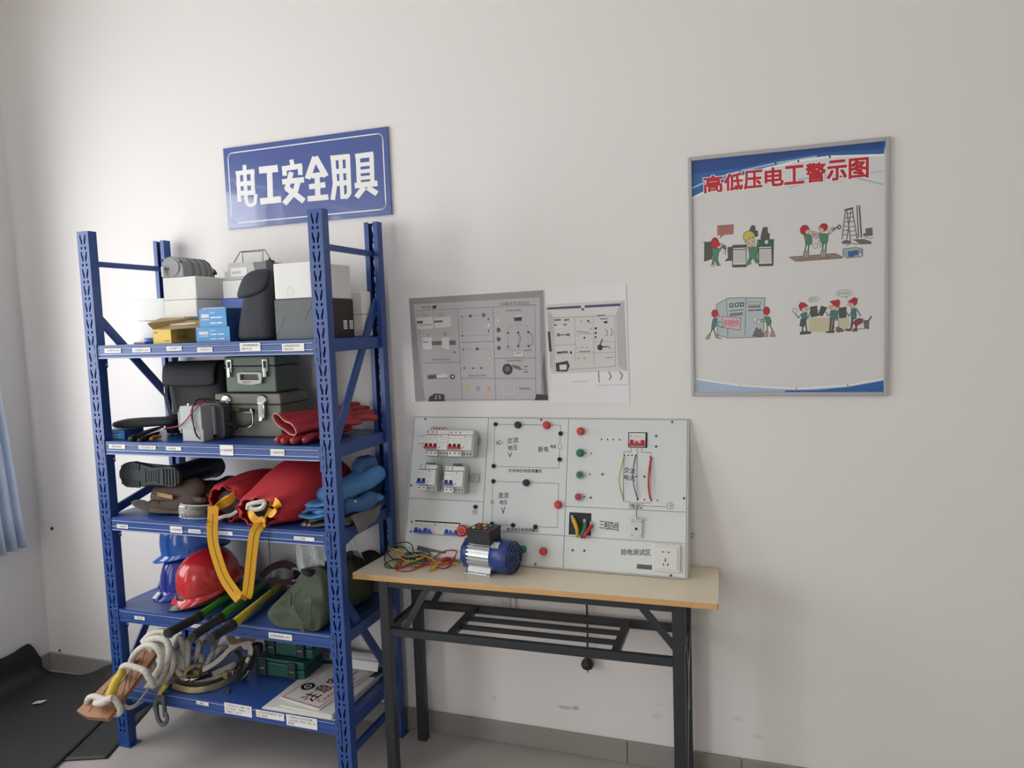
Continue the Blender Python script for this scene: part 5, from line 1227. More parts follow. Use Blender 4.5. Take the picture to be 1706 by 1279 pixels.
mb.box2((-.152, -.42, Z1), (-.07, -.418, 1.627), CARY).box2((-.152, -.305, Z1), (-.07, -.303, 1.627), CARY).box2((-.152, -.418, Z1), (-.150, -.305, 1.627), CARY).box2((-.072, -.418, Z1), (-.0699, -.305, 1.627), CARY).box2((-.15, -.418, Z1), (-.072, -.305, Z1 + .002), CARY)
obj('box', mb, yc)
mb = MB()
for q in ((1.600, 1.604), (1.588, 1.591)):
    pass
mb.text('纸盒', -.147, 1.612, -.132, 1.619, wallf(-.4203), INK)
mb.text('数字钳形表', -.1, 1.582, -.078, 1.587, wallf(-.4203), INK)
mb.text('万用表', -.39, 1.59, -.34, 1.604, (V((-.0697, 0, 0)), V((0, 1, 0)), V((0, 0, 1))), INK)
obj('print', mb, yc)
LP = [V(p) for p in [(-.154,-.44,1.65),(-.147,-.423,1.629),(-.066,-.42,1.626),(.022,-.37,1.632),(-.041,-.304,1.67),(-.224,-.306,1.671)]]
mb = MB()
n_ = V((.0, .25, -1)).normalized() * .002
mb.loft([LP, [p + n_ for p in LP]], CARK, True, False)
c = sum(LP, V()) / 6
def inner(a, b):
    """point on the lid: a along its length, b across"""
    return (LP[1].lerp(LP[3], a)).lerp(LP[5].lerp(LP[4], a), b) + V((0, -.0015, .0045))
for a0, a1, b0, b1, m in ((.35, .9, .15, .3, WHITEP), (.3, .7, .42, .62, mat('carton_grey_band', '#8e8f8a', .5)), (.62, .95, .6, .92, mat('carton_green_band', '#48594c', .5)), (.2, .5, .7, .78, WHITEP), (.05, .28, .25, .5, CARY)):
    mb.add([inner(a0, b0), inner(a1, b0), inner(a1, b1), inner(a0, b1)], [(0, 1, 2, 3)], m)
obj('lid', mb, yc)
tag(obj('tape_roll', MB().lathe([(.013, 0), (.02, 0), (.02, .022), (.013, .022), (.013, 0)], (-.19, -.395, Z1), (0, 0, 1), mat('tape_blue', '#3f76c4', .4), 24, True, False)), 'small blue roll of tape left of the yellow carton', 'tape')
tag(obj('marker_pen', MB().cyl((-.262, -.40, Z1 + .0042), (-.185, -.425, Z1 + .0042), .0035, .0042, mat('pen_dull_red', '#8f5560', .5), 10)), 'thin dull red pen lying at the front left of the top shelf', 'pen')
# insulation tester with rounded cast body
TG = mat('tester_grey_cast', '#8f9392', .5, var=.06, scale=40, bump=.1, bscale=250)
TGD = mat('tester_dark_grey', '#6b6f70', .5, var=.06)
ts = thing('insulation_tester', 'grey cast tester with rounded front lying on a white foam box', 'tester', (-.13, -.2, 1.823))
mb = MB()
z0 = 1.8236
prof = [(-.212, 0), (-.108, 0), (-.106, .030), (-.114, .058), (-.138, .074), (-.168, .079), (-.196, .074), (-.212, .055)]
rings = []
for y, sx_, sz_ in ((-.295, .93, .95), (-.29, 1, 1), (-.262, 1, 1), (-.258, .96, .97), (-.14, .95, .93), (-.132, .85, .8), (-.118, .8, .72)):
    rings.append([V((-.16 + (x + .16) * sx_, y, z0 + h * sz_)) for x, h in prof])
mb.loft(rings, TG, True, False)
for y in (-.245, -.21, -.175, -.15):
    mb.loft([[V((-.16 + (x + .16) * 1.0, y + d, z0 + h * 1.0)) for x, h in prof] for d in (0, .006)], TGD, True, False)
obj('cast_body', mb, ts, bev=.002)
obj('face_plate', MB().disc((-.162, z0 + .036), .036, wallf(-.2955), TG, 0, 28, .033, .003), ts)
obj('crank_grip', MB().cyl((-.193, -.308, z0 + .003), (-.193, -.308, z0 + .040), .0058, .0058, WHITEI, 12).box2((-.196, -.302, z0 + .028), (-.175, -.296, z0 + .036), TGD, .001), ts)
for x, z in ((-.206, .066), (-.118, .056)):
    obj('screw', MB().lathe([(.005, 0), (.005, .003)], (x, -.295, z0 + z), (0, -1, 0), DARK, 10), ts)
obj('rear_knob', MB().lathe([(.010, 0), (.012, .006), (.012, .014), (.007, .018)], (-.135, -.117, z0 + .028), (0, 1, 0), BLACKM, 14).lathe([(.006, 0), (.006, .01)], (-.112, -.128, z0 + .02), (1, 0, 0), BLACKM, 12), ts)
# earth tester with wire handle
et = thing('earth_tester', 'light grey tester with wire carrying handle standing on a foam box', 'tester', (.09, -.16, 1.804))
EG = mat('tester_light_grey', '#b4b8b8', .45, var=.03)
z0, z1 = 1.8042, 1.868
P = [(.014, z0), (.165, z0), (.148, z1), (.034, z1), (.028, z0 + .036), (.014, z0 + .034)]
mb = MB()
mb.prism(P, wallf(-.10), .118, EG)
obj('case', mb, et, bev=.003)
mb = MB().box2((.150, -.216, z0 + .03), (.205, -.105, z1 - .001), TGD, .003)
obj('lid_box', mb, et)
obj('name_label', MB().prism([(.045, z0 + .014), (.118, z0 + .014), (.118, z0 + .046), (.045, z0 + .046)], wallf(-.2183), .0006, WHITEP).text('接地电阻', .05, z0 + .022, .09, z0 + .034, wallf(-.2192), mat('faint_ink', '#a3a3a3', .6)), et)
HW = mat('handle_wire_dark', '#4f5254', .35, metal=.7)
A = [(.029,-.18,1.873),(.055,-.17,1.915),(.166,-.17,1.916),(.208,-.18,1.864),(.016,-.11,1.879),(.024,-.12,1.919),(.12,-.12,1.918),(.11,-.11,1.875)]
mb = MB().tube(A[:4], .0016, HW, 6, 1).tube(A[4:], .0016, HW, 6, 1).tube([A[1], A[5]], .0013, HW, 6, 1).tube([A[2], A[6]], .0013, HW, 6, 1)
obj('wire_handle', mb, et)
obj('binding_post', MB().box2((.148, -.15, z1 - .001), (.178, -.128, z1 + .01), BLACKM, .002).lathe([(.005, 0), (.005, .007)], (.163, -.139, z1 + .01), (0, 0, 1), BLACKM, 12), et)
# black pouch
PCH = mat('black_pouch_cloth', '#2b2d34', .75, var=.12, scale=14, bump=.15, bscale=300)
bp = thing('black_pouch', 'tall black cloth pouch standing beside the dark grey carton', 'pouch', (.26, -.35, Z1))
mb = MB()
rings = []
for z, xa, xb, hy in ((0, .186, .340, .055), (.01, .182, .342, .06), (.06, .192, .340, .058), (.12, .207, .339, .052), (.17, .218, .339, .05), (.21, .226, .339, .048), (.235, .238, .338, .042), (.246, .262, .33, .025)):
    rings.append(rbox_ring((xa + xb) / 2, -.335, Z1 + z, (xb - xa) / 2, hy, n=32))
mb.loft(rings, PCH)
mb.jitter(.006, 22, 3, zmin=Z1)
obj('body', mb, bp, sub=1)
mb = MB()
rings = []
for z, xa, xb, yy in ((.150, .204, .232, -.385), (.158, .200, .30, -.394), (.19, .212, .338, -.393), (.225, .228, .338, -.388), (.245, .25, .33, -.37), (.252, .27, .32, -.345)):
    rings.append([V((xa, yy + .012, Z1 + z)), V((xa, yy, Z1 + z)), V(((xa + xb) / 2, yy - .006, Z1 + z)), V((xb, yy, Z1 + z)), V((xb, yy + .012, Z1 + z)), V(((xa + xb) / 2, yy + .012, Z1 + z))])
mb.loft(rings, PCH)
obj('flap', mb, bp, sub=2)
# dark grey carton with tucked front
GC = mat('carton_dark_grey', '#626667', .6, var=.05, scale=8)
GC2 = mat('carton_charcoal_red', '#37312f', .6, var=.25, scale=9)
gc = thing('grey_carton', 'dark grey carton with tucked front flap under the large foam box', 'carton', (.44, -.27, Z1))
obj('box', MB().box2((.367, -.40, Z1), (.522, -.147, 1.713), GC, .002, 1), gc)
mb = MB()
mb.box2((.5222, -.399, Z1 + .002), (.5232, -.148, 1.712), GC2)
obj('printed_side', mb, gc)
mb = MB()
fs = (V((.5234, 0, 0)), V((0, 1, 0)), V((0, 0, 1)))
mb.text('仪表', -.33, 1.61, -.27, 1.675, fs, mat('carton_red_print', '#7a2b25', .6))
obj('side_print', mb, gc)
for y in (-.218, -.178):
    mb = MB()
    mb.prism([(y, 1.605), (y + .024, 1.605), (y + .024, 1.637), (y, 1.637)], fs, 0, WHITEP)
    for k in range(4):
        mb.stroke([(y + .004, 1.611 + k * .006), (y + .02, 1.611 + k * .006)], .0016, fs, INK, .0002)
    obj('side_label', mb, gc)
mb = MB()
W_ = wallf(-.4003)
mb.stroke([(.367,1.581),(.407,1.648),(.41,1.644)], .0016, W_, DARK)
mb.stroke([(.525,1.699),(.49,1.647),(.494,1.637)], .0016, W_, DARK)
mb.stroke([(.368,1.68),(.376,1.672),(.383,1.672)], .001, W_, DARK)
obj('flap_slits', mb, gc)

# ================================================================ second shelf
Z2 = SH[1] + .0005
CB = mat('black_case_vinyl', '#202226', .72, var=.1, scale=12, bump=.12, bscale=260)
cb = thing('carrying_case', 'black vinyl carrying case with front flap behind the grey tester', 'case', (-.16, -.17, Z2))
mb = MB()
rings = []
for z, xa, xb, ya, yb in ((0, -.285, -.036, -.225, -.085), (.02, -.292, -.032, -.232, -.08), (.08, -.295, -.03, -.232, -.08), (.14, -.298, -.03, -.23, -.08), (.20, -.312, -.03, -.228, -.08), (.24, -.296, -.032, -.226, -.08), (.275, -.285, -.036, -.222, -.085), (.287, -.272, -.03, -.21, -.095)):
    rings.append(rbox_ring((xa + xb) / 2, (ya + yb) / 2, Z2 + z, (xb - xa) / 2, (yb - ya) / 2, n=36, p=6))
mb.loft(rings, CB)
mb.jitter(.004, 18, 9, zmin=Z2)
obj('body', mb, cb, sub=1)
mb = MB()
rings = []
for z, y in ((.282, -.16), (.288, -.19), (.283, -.226), (.25, -.243), (.205, -.245), (.188, -.244)):
    rings.append([V((x, y - d, Z2 + z + d * .2)) for x, d in ((-.30, 0), (-.295, .006), (-.2, .009), (-.1, .009), (-.06, .008), (-.04, .004), (-.04, -.002), (-.1, -.002), (-.2, -.002), (-.295, -.002))])
mb.loft(rings, CB)
obj('flap', mb, cb, sub=1)
obj('side_strap', MB().ribbon([(-.286, -.238, Z2 + .20), (-.284, -.246, Z2 + .15), (-.262, -.25, Z2 + .08), (-.25, -.245, Z2 + .03)], (1, 0, 0), .018, .003, CB), cb)
obj('buckle', MB().box2((-.283, -.2545, Z2 + .165), (-.278, -.2485, Z2 + .19), CHROME, .001), cb)
obj('side_pocket', MB().lathe([(.0001, -.012), (.028, -.008), (.034, .01), (.034, .05), (.026, .06), (.0001, .064)], (-.262, -.235, Z2 + .014), (0, 0, 1), CB, 20), cb)
# hard cases
OL = mat('case_olive_grey', '#77786a', .5, var=.05, scale=30, bump=.06, bscale=300)
GN = mat('case_green_grey', '#5f6d62', .5, var=.05, scale=30, bump=.06, bscale=300)
def hard_case(name, lab, col, x0, x1, y0, y1, z0, z1, zs):
    o = thing(name, lab, 'case', ((x0 + x1) / 2, (y0 + y1) / 2, z0), (0, 0, 0), 'hard instrument cases stacked on the second shelf')
    obj('case_body', MB().box2((x0 + .002, y0 + .002, z0), (x1 - .002, y1 - .002, zs - .001), col, .008, 3), o)
    obj('case_lid', MB().box2((x0, y0, zs + .0008), (x1, y1, z1), col, .008, 3), o)
    obj('seam_lip', MB().box2((x0 + .001, y0 - .0005, zs - .008), (x1 - .001, y1 - .001, zs - .0012), col, .0015, 1), o)
    return o
c1 = hard_case('instrument_case', 'olive grey hard case with chrome latches, lower of two', OL, -.026, .272, -.27, -.095, Z2, 1.377, 1.335)
def latch(par, x, y, z, h, w=.022):
    mb = MB().box2((x - w / 2, y - .005, z - h * .35), (x + w / 2, y, z + h * .65), CHROME, .0015)
    mb.box2((x - w * .32, y - .0058, z + h * .0), (x + w * .32, y - .0045, z + h * .5), DARK)
    mb.box2((x - w * .3, y - .011, z - h * .75), (x + w * .3, y - .0035, z - h * .02), CHROME, .002)
    obj('latch', mb, par)
o = c1
mb = MB().lathe([(.022, 0), (.022, .004), (.018, .006)], (.192, -.2715, 1.352), (0, -1, 0), CHROME, 20)
mb.box2((.178, -.284, 1.285), (.206, -.272, 1.345), CHROME, .003).box2((.183, -.2855, 1.302), (.201, -.2835, 1.334), mat('latch_inner_grey', '#8d9090', .3, metal=.6), .001)
mb.cyl((.192, -.288, 1.284), (.192, -.279, 1.28), .008, .008, CHROME, 12)
mb.tube([(.207, -.276, 1.35), (.214, -.292, 1.335), (.214, -.29, 1.31), (.207, -.28, 1.295)], .003, CHROME, 8)
obj('latch', mb, o)
mb = MB().lathe([(.022, 0), (.022, .004), (.018, .006)], (.03, -.2715, 1.352), (0, -1, 0), CHROME, 20).box2((.018, -.284, 1.285), (.042, -.272, 1.345), CHROME, .003)
obj('latch', mb, o)
mb = MB().box2((.085, -.2765, 1.306), (.15, -.2705, 1.322), DARK, .002).box2((.086, -.279, 1.306), (.15, -.276, 1.309), CHROME, .001)
for x in (.09, .145):
    mb.lathe([(.005, 0), (.005, .003)], (x, -.2765, 1.316), (0, -1, 0), CHROME, 12)
obj('handle_plate', mb, o)
mb = MB().tube([(.068, -.279, 1.313), (.068, -.287, 1.285), (.076, -.291, 1.263), (.11, -.292, 1.256), (.145, -.291, 1.263), (.157, -.287, 1.285), (.157, -.279, 1.313)], .0042, BLACKM, 10)
mb.tube([(.150, -.281, 1.318), (.160, -.29, 1.29), (.156, -.293, 1.262), (.135, -.295, 1.252)], .002, CHROME, 8)
obj('handle', mb, o)
c2 = hard_case('instrument_case', 'green grey hard case with label handle on top of the olive case', GN, .015, .247, -.255, -.10, 1.3802, 1.516, 1.479)
latch(c2, .042, -.2555, 1.474, .048)
latch(c2, .205, -.2555, 1.474, .048)
HP = mat('handle_pale_plastic', '#c3c4ba', .45, var=.03)
mb = MB()
hp = [(.08,1.452),(.1,1.457),(.188,1.456),(.194,1.451),(.188,1.415),(.145,1.41),(.106,1.412),(.084,1.418)]
mb.prism([(.083,1.427),(.094,1.428),(.095,1.45),(.174,1.449),(.179,1.427),(.19,1.427),(.194,1.451),(.188,1.456),(.1,1.457),(.08,1.452)], wallf(-.2585), .008, HP)
mb.prism([(.084,1.417),(.106,1.412),(.145,1.41),(.188,1.415),(.19,1.427),(.094,1.428),(.083,1.428)], wallf(-.2585), .009, HP)
mb.text('编号071', *(.106,1.415), *(.142,1.424), wallf(-.268), mat('marker_brown', '#5a4a3c', .6))
obj('handle', mb, c2)
mb = MB().prism([(.089,1.428),(.168,1.428),(.169,1.449),(.09,1.449)], wallf(-.2562), .001, mat('case_recess_grey', '#4b5049', .6))
obj('handle_recess', mb, c2)
# hand crank tester in front
gt = thing('crank_tester', 'grey square tester wrapped with red and black leads in front of the olive case', 'tester', (-.03, -.32, Z2))
LG = mat('tester_pale_grey', '#adb3b2', .4, var=.04)
obj('front_case', MB().box2((-.074, -.40, Z2 + .052), (.022, -.345, 1.345), LG, .004).box2((-.070, -.398, Z2), (.025, -.347, Z2 + .05), LG, .003), gt)
obj('seam_band', MB().box2((-.0755, -.4015, Z2 + .047), (.0235, -.344, Z2 + .053), LG, .0015), gt)
obj('side_fins', MB().box2((-.083, -.395, Z2 + .03), (-.079, -.35, 1.333), LG, .001).box2((-.091, -.393, Z2 + .04), (-.087, -.352, 1.322), LG, .001).box2((-.09, -.38, Z2 + .06), (-.074, -.365, 1.30), TGD), gt)
obj('flange', MB().box2((-.06, -.345, Z2 + .018), (.030, -.332, 1.338), LG, .003), gt)
DG = mat('tester_charcoal', '#4b4e52', .45, var=.08)
mb = MB()
rings = []
for y, k in ((-.332, 1), (-.295, 1), (-.287, .9)):
    rings.append([V((.012 + a * k, y, Z2 + .071 + b * k)) for a, b in ((-.06, -.066), (.048, -.066), (.052, -.05), (.052, .045), (.035, .064), (-.05, .064), (-.06, .05))])
mb.loft(rings, DG, True, False)
obj('generator_housing', mb, gt, bev=.004)
mb = MB().cyl((.062, -.310, Z2 + .055), (.082, -.310, Z2 + .052), .008, .008, BLACKM, 12).bar((.083, -.312, Z2 + .06), (.112, -.325, Z2 + .04), .009, .012, BLACKM)
obj('crank', mb, gt)
mb = MB().cyl((-.05, -.38, 1.345), (-.05, -.38, 1.353), .005, .004, CHROME, 10).cyl((-.03, -.37, 1.345), (-.03, -.37, 1.355), .004, .004, BLACKM, 10)
obj('terminals', mb, gt)
WR = mat('lead_dark_red', '#9c2634', .42)
WK = mat('lead_black', '#2a2426', .45)
mb = MB().tube([(.038,-.36,1.362),(.005,-.39,1.362),(-.01,-.407,1.338),(-.016,-.407,1.309),(-.008,-.405,1.267),(.007,-.405,1.232),(.011,-.38,1.216),(.04,-.33,1.217)], .0022, WR, 8)
mb.tube([(-.193,-.36,1.253),(-.087,-.4,1.27),(-.045,-.408,1.29),(-.013,-.409,1.319),(.028,-.408,1.351),(.027,-.37,1.363),(.035,-.32,1.358)], .0022, WR, 8)
obj('red_lead', mb, gt)
mb = MB().tube([(.042,-.32,1.354),(.006,-.36,1.367),(.002,-.4,1.363),(-.005,-.41,1.335),(-.008,-.41,1.3),(-.004,-.408,1.255),(.006,-.406,1.232),(-.002,-.37,1.218)], .0024, WK, 8)
obj('black_lead', mb, gt)
# flat pouch on the carton, probes
blue_carton('flat blue carton under the long black pouch on the second shelf', -.468, -.363, -.385, -.29, Z2, 1.247)
lp = thing('flat_pouch', 'long flat black pouch lying on the blue carton of the second shelf', 'pouch', (-.36, -.3, 1.2475))
mb = MB()
A, B = V((-.452, -.34, 1.266)), V((-.185, -.285, 1.275))
rings = []
for t in range(9):
    f = t / 8
    c = A.lerp(B, f)
    w, h = .055 - .012 * f, .0175 - .004 * abs(f - .4)
    if t in (0, 8):
        w, h = w * .8, h * .55
    d = V((-.32, .95, .0))
    rings.append([c + d * (w * (abs(math.cos(a)) ** .5) * (1 if math.cos(a) > 0 else -1)) + V((0, 0, 1)) * (h * (abs(math.sin(a)) ** .6) * (1 if math.sin(a) > 0 else -1)) for a in [2 * PI * i / 20 for i in range(20)]])
mb.loft(rings, CB)
obj('pouch_body', mb, lp, sub=1)
obj('zip', MB().tube([(-.46, -.402, 1.266), (-.33, -.352, 1.27), (-.2, -.308, 1.274)], .0012, mat('zip_grey', '#55585a', .4), 6), lp)
pr = thing('probe_holder', 'black test probe with orange tip lying at the shelf edge', 'probe', (-.27, -.39, Z2))
mb = MB().tube([(-.274,-.437,1.225),(-.356,-.294,1.225),(-.392,-.163,1.23)], [.012, .010, .005], BLACKM, 10)
mb.tube([(-.229,-.444,1.222),(-.27,-.355,1.222),(-.298,-.282,1.224)], [.008, .009, .006], BLACKM, 10)
obj('probe_handle', mb, pr)
obj('orange_tip', MB().tube([(-.205,-.414,1.222),(-.227,-.371,1.222),(-.22,-.349,1.222)], [.0055, .0085, .006], mat('tip_orange', '#c9812c', .45), 12), pr)
obj('red_sleeve', MB().tube([(-.347,-.2,1.228),(-.344,-.17,1.228),(-.338,-.138,1.23)], [.003, .004, .0045], WR, 8), pr)
# red rubber gloves
GL = mat('red_rubber', '#a8343a', .45, var=.08, scale=20, bump=.05, bscale=80)
GLR = mat('red_rubber_rim', '#d58a80', .5, var=.05)
def glove(lab, cuff, palm, up, fl, spread, mirror=1, cw=.075, ch=.022, fr_=.0125):
    """cuff and palm are centres; fingers run on from the palm"""
    o = thing('rubber_glove', lab, 'glove', (palm[0], palm[1], Z2), (0, 0, 0), 'red rubber gloves')
    c, p = V(cuff), V(palm)
    d = (p - c).normalized()
    u = V(up)
    x = d.cross(u).normalized()
    u = x.cross(d).normalized()
    mb = MB()
    rings = []
    n = 28
    for f, w, h in ((0, cw, ch), (.25, cw * .86, ch * .95), (.5, cw * .72, ch), (.7, cw * .66, ch * 1.05), (.85, cw * .74, ch * .95), (1, cw * .74, ch * .8)):
        q = c.lerp(p, f)
        rr = []
        for i in range(n):
            a = 2 * PI * i / n
            pinch = 1 - (.55 if f < .1 else .25 if f < .3 else 0) * math.exp(-((math.cos(a)) / .45) ** 2) * (1 if math.sin(a) > 0 else .3)
            rr.append(q + x * (w * math.cos(a)) + u * (h * math.sin(a) * pinch))
        rings.append(rr)
    mb.loft(rings, GL, False)
    mb.add(rings[-1], [range(n)], GL)
    g = obj('cuff_and_palm', mb, o, sub=1, solid=.0025)
    mb = MB().tube(rings[0], .0022, GLR, 8, 1, True)
    obj('cuff_rim', mb, o)
    for k in range(4):
        s = (k - 1.5)
        b = p + x * (s * cw * .42 * mirror) - d * .012
        L = fl * (1, 1.12, 1.06, .86)[k]
        e = b + d * L + x * (s * spread * mirror)
        m_ = b.lerp(e, .5) + u * .004
        mb = MB().tube([b, m_, b.lerp(e, .82), e, e + (e - b).normalized() * .006], [fr_, fr_, fr_ * .95, fr_ * .7, .002], GL, 12, 5)
        obj('finger', mb, o)
    b = c.lerp(p, .72) + x * (cw * .6 * mirror)
    mb = MB().tube([b, b + x * .025 * mirror + d * .03, b + x * .036 * mirror + d * .062, b + x * .038 * mirror + d * .07], [.015, .0135, .010, .002], GL, 12, 5)
    obj('thumb', mb, o)
    return o
glove('red rubber glove with open cuff towards the shelf edge, upper of the pair', (.368, -.385, 1.281), (.490, -.155, 1.290), (.12, -.33, .93), .095, .012, 1, .088, .026, .0140)
glove('red rubber glove with fingertips hanging at the shelf edge, lower of the pair', (.43, -.15, 1.235), (.418, -.345, 1.232), (0, 0, 1), .092, .006, -1, .07, .018, .0150)

# ================================================================ third shelf
Z3 = SH[2] + .0005
def boot(name, lab, o_, toe, up, L, Wd, Hh, m_up, m_sole, cat='boot', shaft=True, tread=True, grp=None):
    """boot: o_ = middle of the heel end of the sole, toe = direction to the toe, up = direction of the shaft"""
    t, u = V(toe).normalized(), V(up).normalized()
    s = u.cross(t).normalized()
    u = t.cross(s).normalized()
    o = thing(name, lab, cat, o_, (0, 0, 0), grp)
    O = V(o_)
    def P(a, b, c):
        return O + t * (a * L) + s * (b * Wd) + u * (c * Hh)
    out = [(0, .02), (.01, .24), (.06, .36), (.16, .40), (.30, .34), (.45, .33), (.60, .42), (.74, .5), (.86, .46), (.95, .32), (1, .1)]
    out = out + [(a, -b * .92) for a, b in out[::-1]]
    mb = MB()
    th = .018
    A = [P(a, b, 0) for a, b in out]
    B = [p + u * th for p in A]
    mb.loft([[P(.5, 0, 0) + (p - P(.5, 0, 0)) * .97 for p in A], [p + u * .004 for p in A], B], m_sole, True, False)
    so = obj('sole', mb, o)
    if tread:
        mb = MB()
        fr = (P(0, 0, 0), t, s)
        fr = (P(0, 0, 0) - u * .0003, t, -s)
        for k in range(9):
            a = .66 + .034 * k
            w = .46 * (1 - max(0, (a - .84) / .2) ** 2)
            for sg in (-1, 1):
                c = P(a, sg * w * .72, 0) - u * .002
                mb.box(c, (1, 1, 1), m_sole) if False else mb.bar(P(a, sg * w * .45, 0) - u * .0015, P(a - .01, sg * w * .98, 0) - u * .0015, .007, .005, m_sole, up=u)
        for k in range(5):
            a = .06 + .05 * k
            mb.bar(P(a, -.3, 0) - u * .0015, P(a, .3, 0) - u * .0015, .007, .005, m_sole, up=u)
        mb.bar(P(.34, -.26, 0) - u * .001, P(.34, .26, 0) - u * .001, .004, .003, m_sole, up=u)
        mb.bar(P(.55, -.26, 0) - u * .001, P(.55, .26, 0) - u * .001, .004, .003, m_sole, up=u)
        for k in range(4):
            mb.bar(P(.38 + .04 * k, -.2, 0) - u * .0008, P(.38 + .04 * k, .2, 0) - u * .0008, .003, .002, m_sole, up=u)
        obj('tread', mb, so)
    mb = MB()
    rings = []
    N = 22
    prof = [(1.0, .02, .10, .12), (.985, .20, .0, .16), (.93, .38, 0, .235), (.82, .48, 0, .29), (.68, .47, 0, .33), (.52, .41, 0, .42), (.40, .40, 0, .58)]
    for a, w, z, h in prof:
        h2 = h * .34 / Hh * .3 if False else h
        rings.append([P(a, w * math.cos(q), 0) + u * (th + (h * .3) * max(0, math.sin(q)) * .45 - (0 if math.sin(q) > 0 else .002)) for q in [2 * PI * i / N for i in range(N)]])
    rings.append([P(.015, .30 * math.cos(q), 0) + u * (th + .05 * max(0, math.sin(q))) for q in [2 * PI * i / N for i in range(N)]])
    rings[-1] = [P(.03, .33 * math.cos(q), 0) + u * (th + .075 * max(0, math.sin(q))) for q in [2 * PI * i / N for i in range(N)]]
    mb.loft(rings, m_up)
    obj('foot_upper', mb, o, sub=1)
    if shaft:
        mb = MB()
        rings = []
        for h, a0, a1, w in ((th * .8, .02, .46, .33), (.06, .0, .43, .35), (.12, -.01, .38, .36), (.2, -.03, .38, .40), (Hh, -.04, .40, .43)):
            rings.append([P((a0 + a1) / 2 + (a1 - a0) / 2 * math.cos(q), w * math.sin(q), 0) + u * h for q in [2 * PI * i / 26 for i in range(26)]])
        mb.loft(rings, m_up, False)
        obj('shaft', mb, o, sub=1, solid=.004)
        mb = MB().tube(rings[-1], .004, m_up, 8, 1, True)
        obj('shaft_rim', mb, o)
    return o
BOOTK = mat('boot_black_rubber', '#22262b', .45, var=.1, scale=15)
SOLEK = mat('boot_black_sole', '#2c3236', .5, var=.15, scale=40)
BOOTB = mat('boot_brown_leather', '#3b271d', .7, var=.18, scale=14)
SOLEB = mat('boot_tan_sole', '#54412f', .7, var=.12)
boot('rubber_boot', 'black rubber boot lying with its treaded sole to the front', (-.135, -.362, 1.068), (-1, -.06, .02), (.12, .96, -.03), .28, .105, .25, BOOTK, SOLEK)
bb1 = boot('work_boot', 'brown leather boot lying under the black boot, upper of two', (-.035, -.325, .968), (-1, -.05, .02), (.0, .2, 1), .262, .085, .10, BOOTB, SOLEB, tread=False, shaft=False)
bb2 = boot('work_boot', 'brown leather boot lying flat on the grey insole, lower of two', (-.03, -.34, .9265), (-1, 0, 0), (.0, .1, 1), .285, .09, .10, BOOTB, SOLEB, tread=False, shaft=False)
FELT = mat('insole_grey_felt', '#85827c', .85, var=.08, scale=50, bump=.15)
mb = MB()
rings = []
for k in range(15):
    f = k / 14
    a = V((-.415, -.33, .958)).lerp(V((-.24, -.325, Z3 + .002)), min(1, f * 1.05))
    z = Z3 + .002 + .034 * max(0, 1 - f * 1.6) ** 2
    w = .045 * math.sqrt(max(.05, 1 - (2 * f - 1) ** 6))
    d = V((.12, 1, .25 * (1 - f)))
    rings.append([V((a.x, a.y, z)) - d * w * .3, V((a.x + .004, a.y, z - .003)), V((a.x, a.y, z)) + d * w])
mb.loft(rings, FELT, False, True, False)
tag(obj('felt_insole', mb, solid=.004, sub=1), 'grey felt insole curling up beside the brown boots', 'insole')
# goggles
gg = thing('safety_goggles', 'clear plastic safety goggles at the front of the third shelf', 'goggles', (-.07, -.37, Z3))
mb = MB()
rings = []
for k in range(17):
    a = PI * (.02 + .96 * k / 16)
    x, y = -.065 + .078 * math.cos(a), -.355 - .045 * math.sin(a)
    rings.append([V((x, y, Z3 + .004)), V((x * 1 - .0, y - .004, Z3 + .02)), V((x, y - .002, Z3 + .042)), V((x, y + .012, Z3 + .052))])
mb.loft(rings, CLEAR, False, True, False)
obj('lens', mb, gg, sub=1)
mb = MB()
for z in (.003, .05):
    mb.tube([V((-.065 + .079 * math.cos(PI * k / 12), -.355 - .046 * math.sin(PI * k / 12) + (.012 if z > .04 else 0), Z3 + z)) for k in range(13)], .0018, mat('goggle_rim_clear', '#c6ccd0', .2), 6, 1)
obj('rim', mb, gg)
GW = mat('goggle_white_reflection', '#dfe2e4', .15, metal=.3)
mb = MB()
mb.tube([(-.1, -.399, Z3 + .005), (-.097, -.401, Z3 + .024), (-.089, -.402, Z3 + .024), (-.084, -.403, Z3 + .006)], .0022, GW, 8)
mb.box((-.093, -.4005, Z3 + .046), (.028, .004, .008), GW, .0015)
obj('nose_bridge', mb, gg)

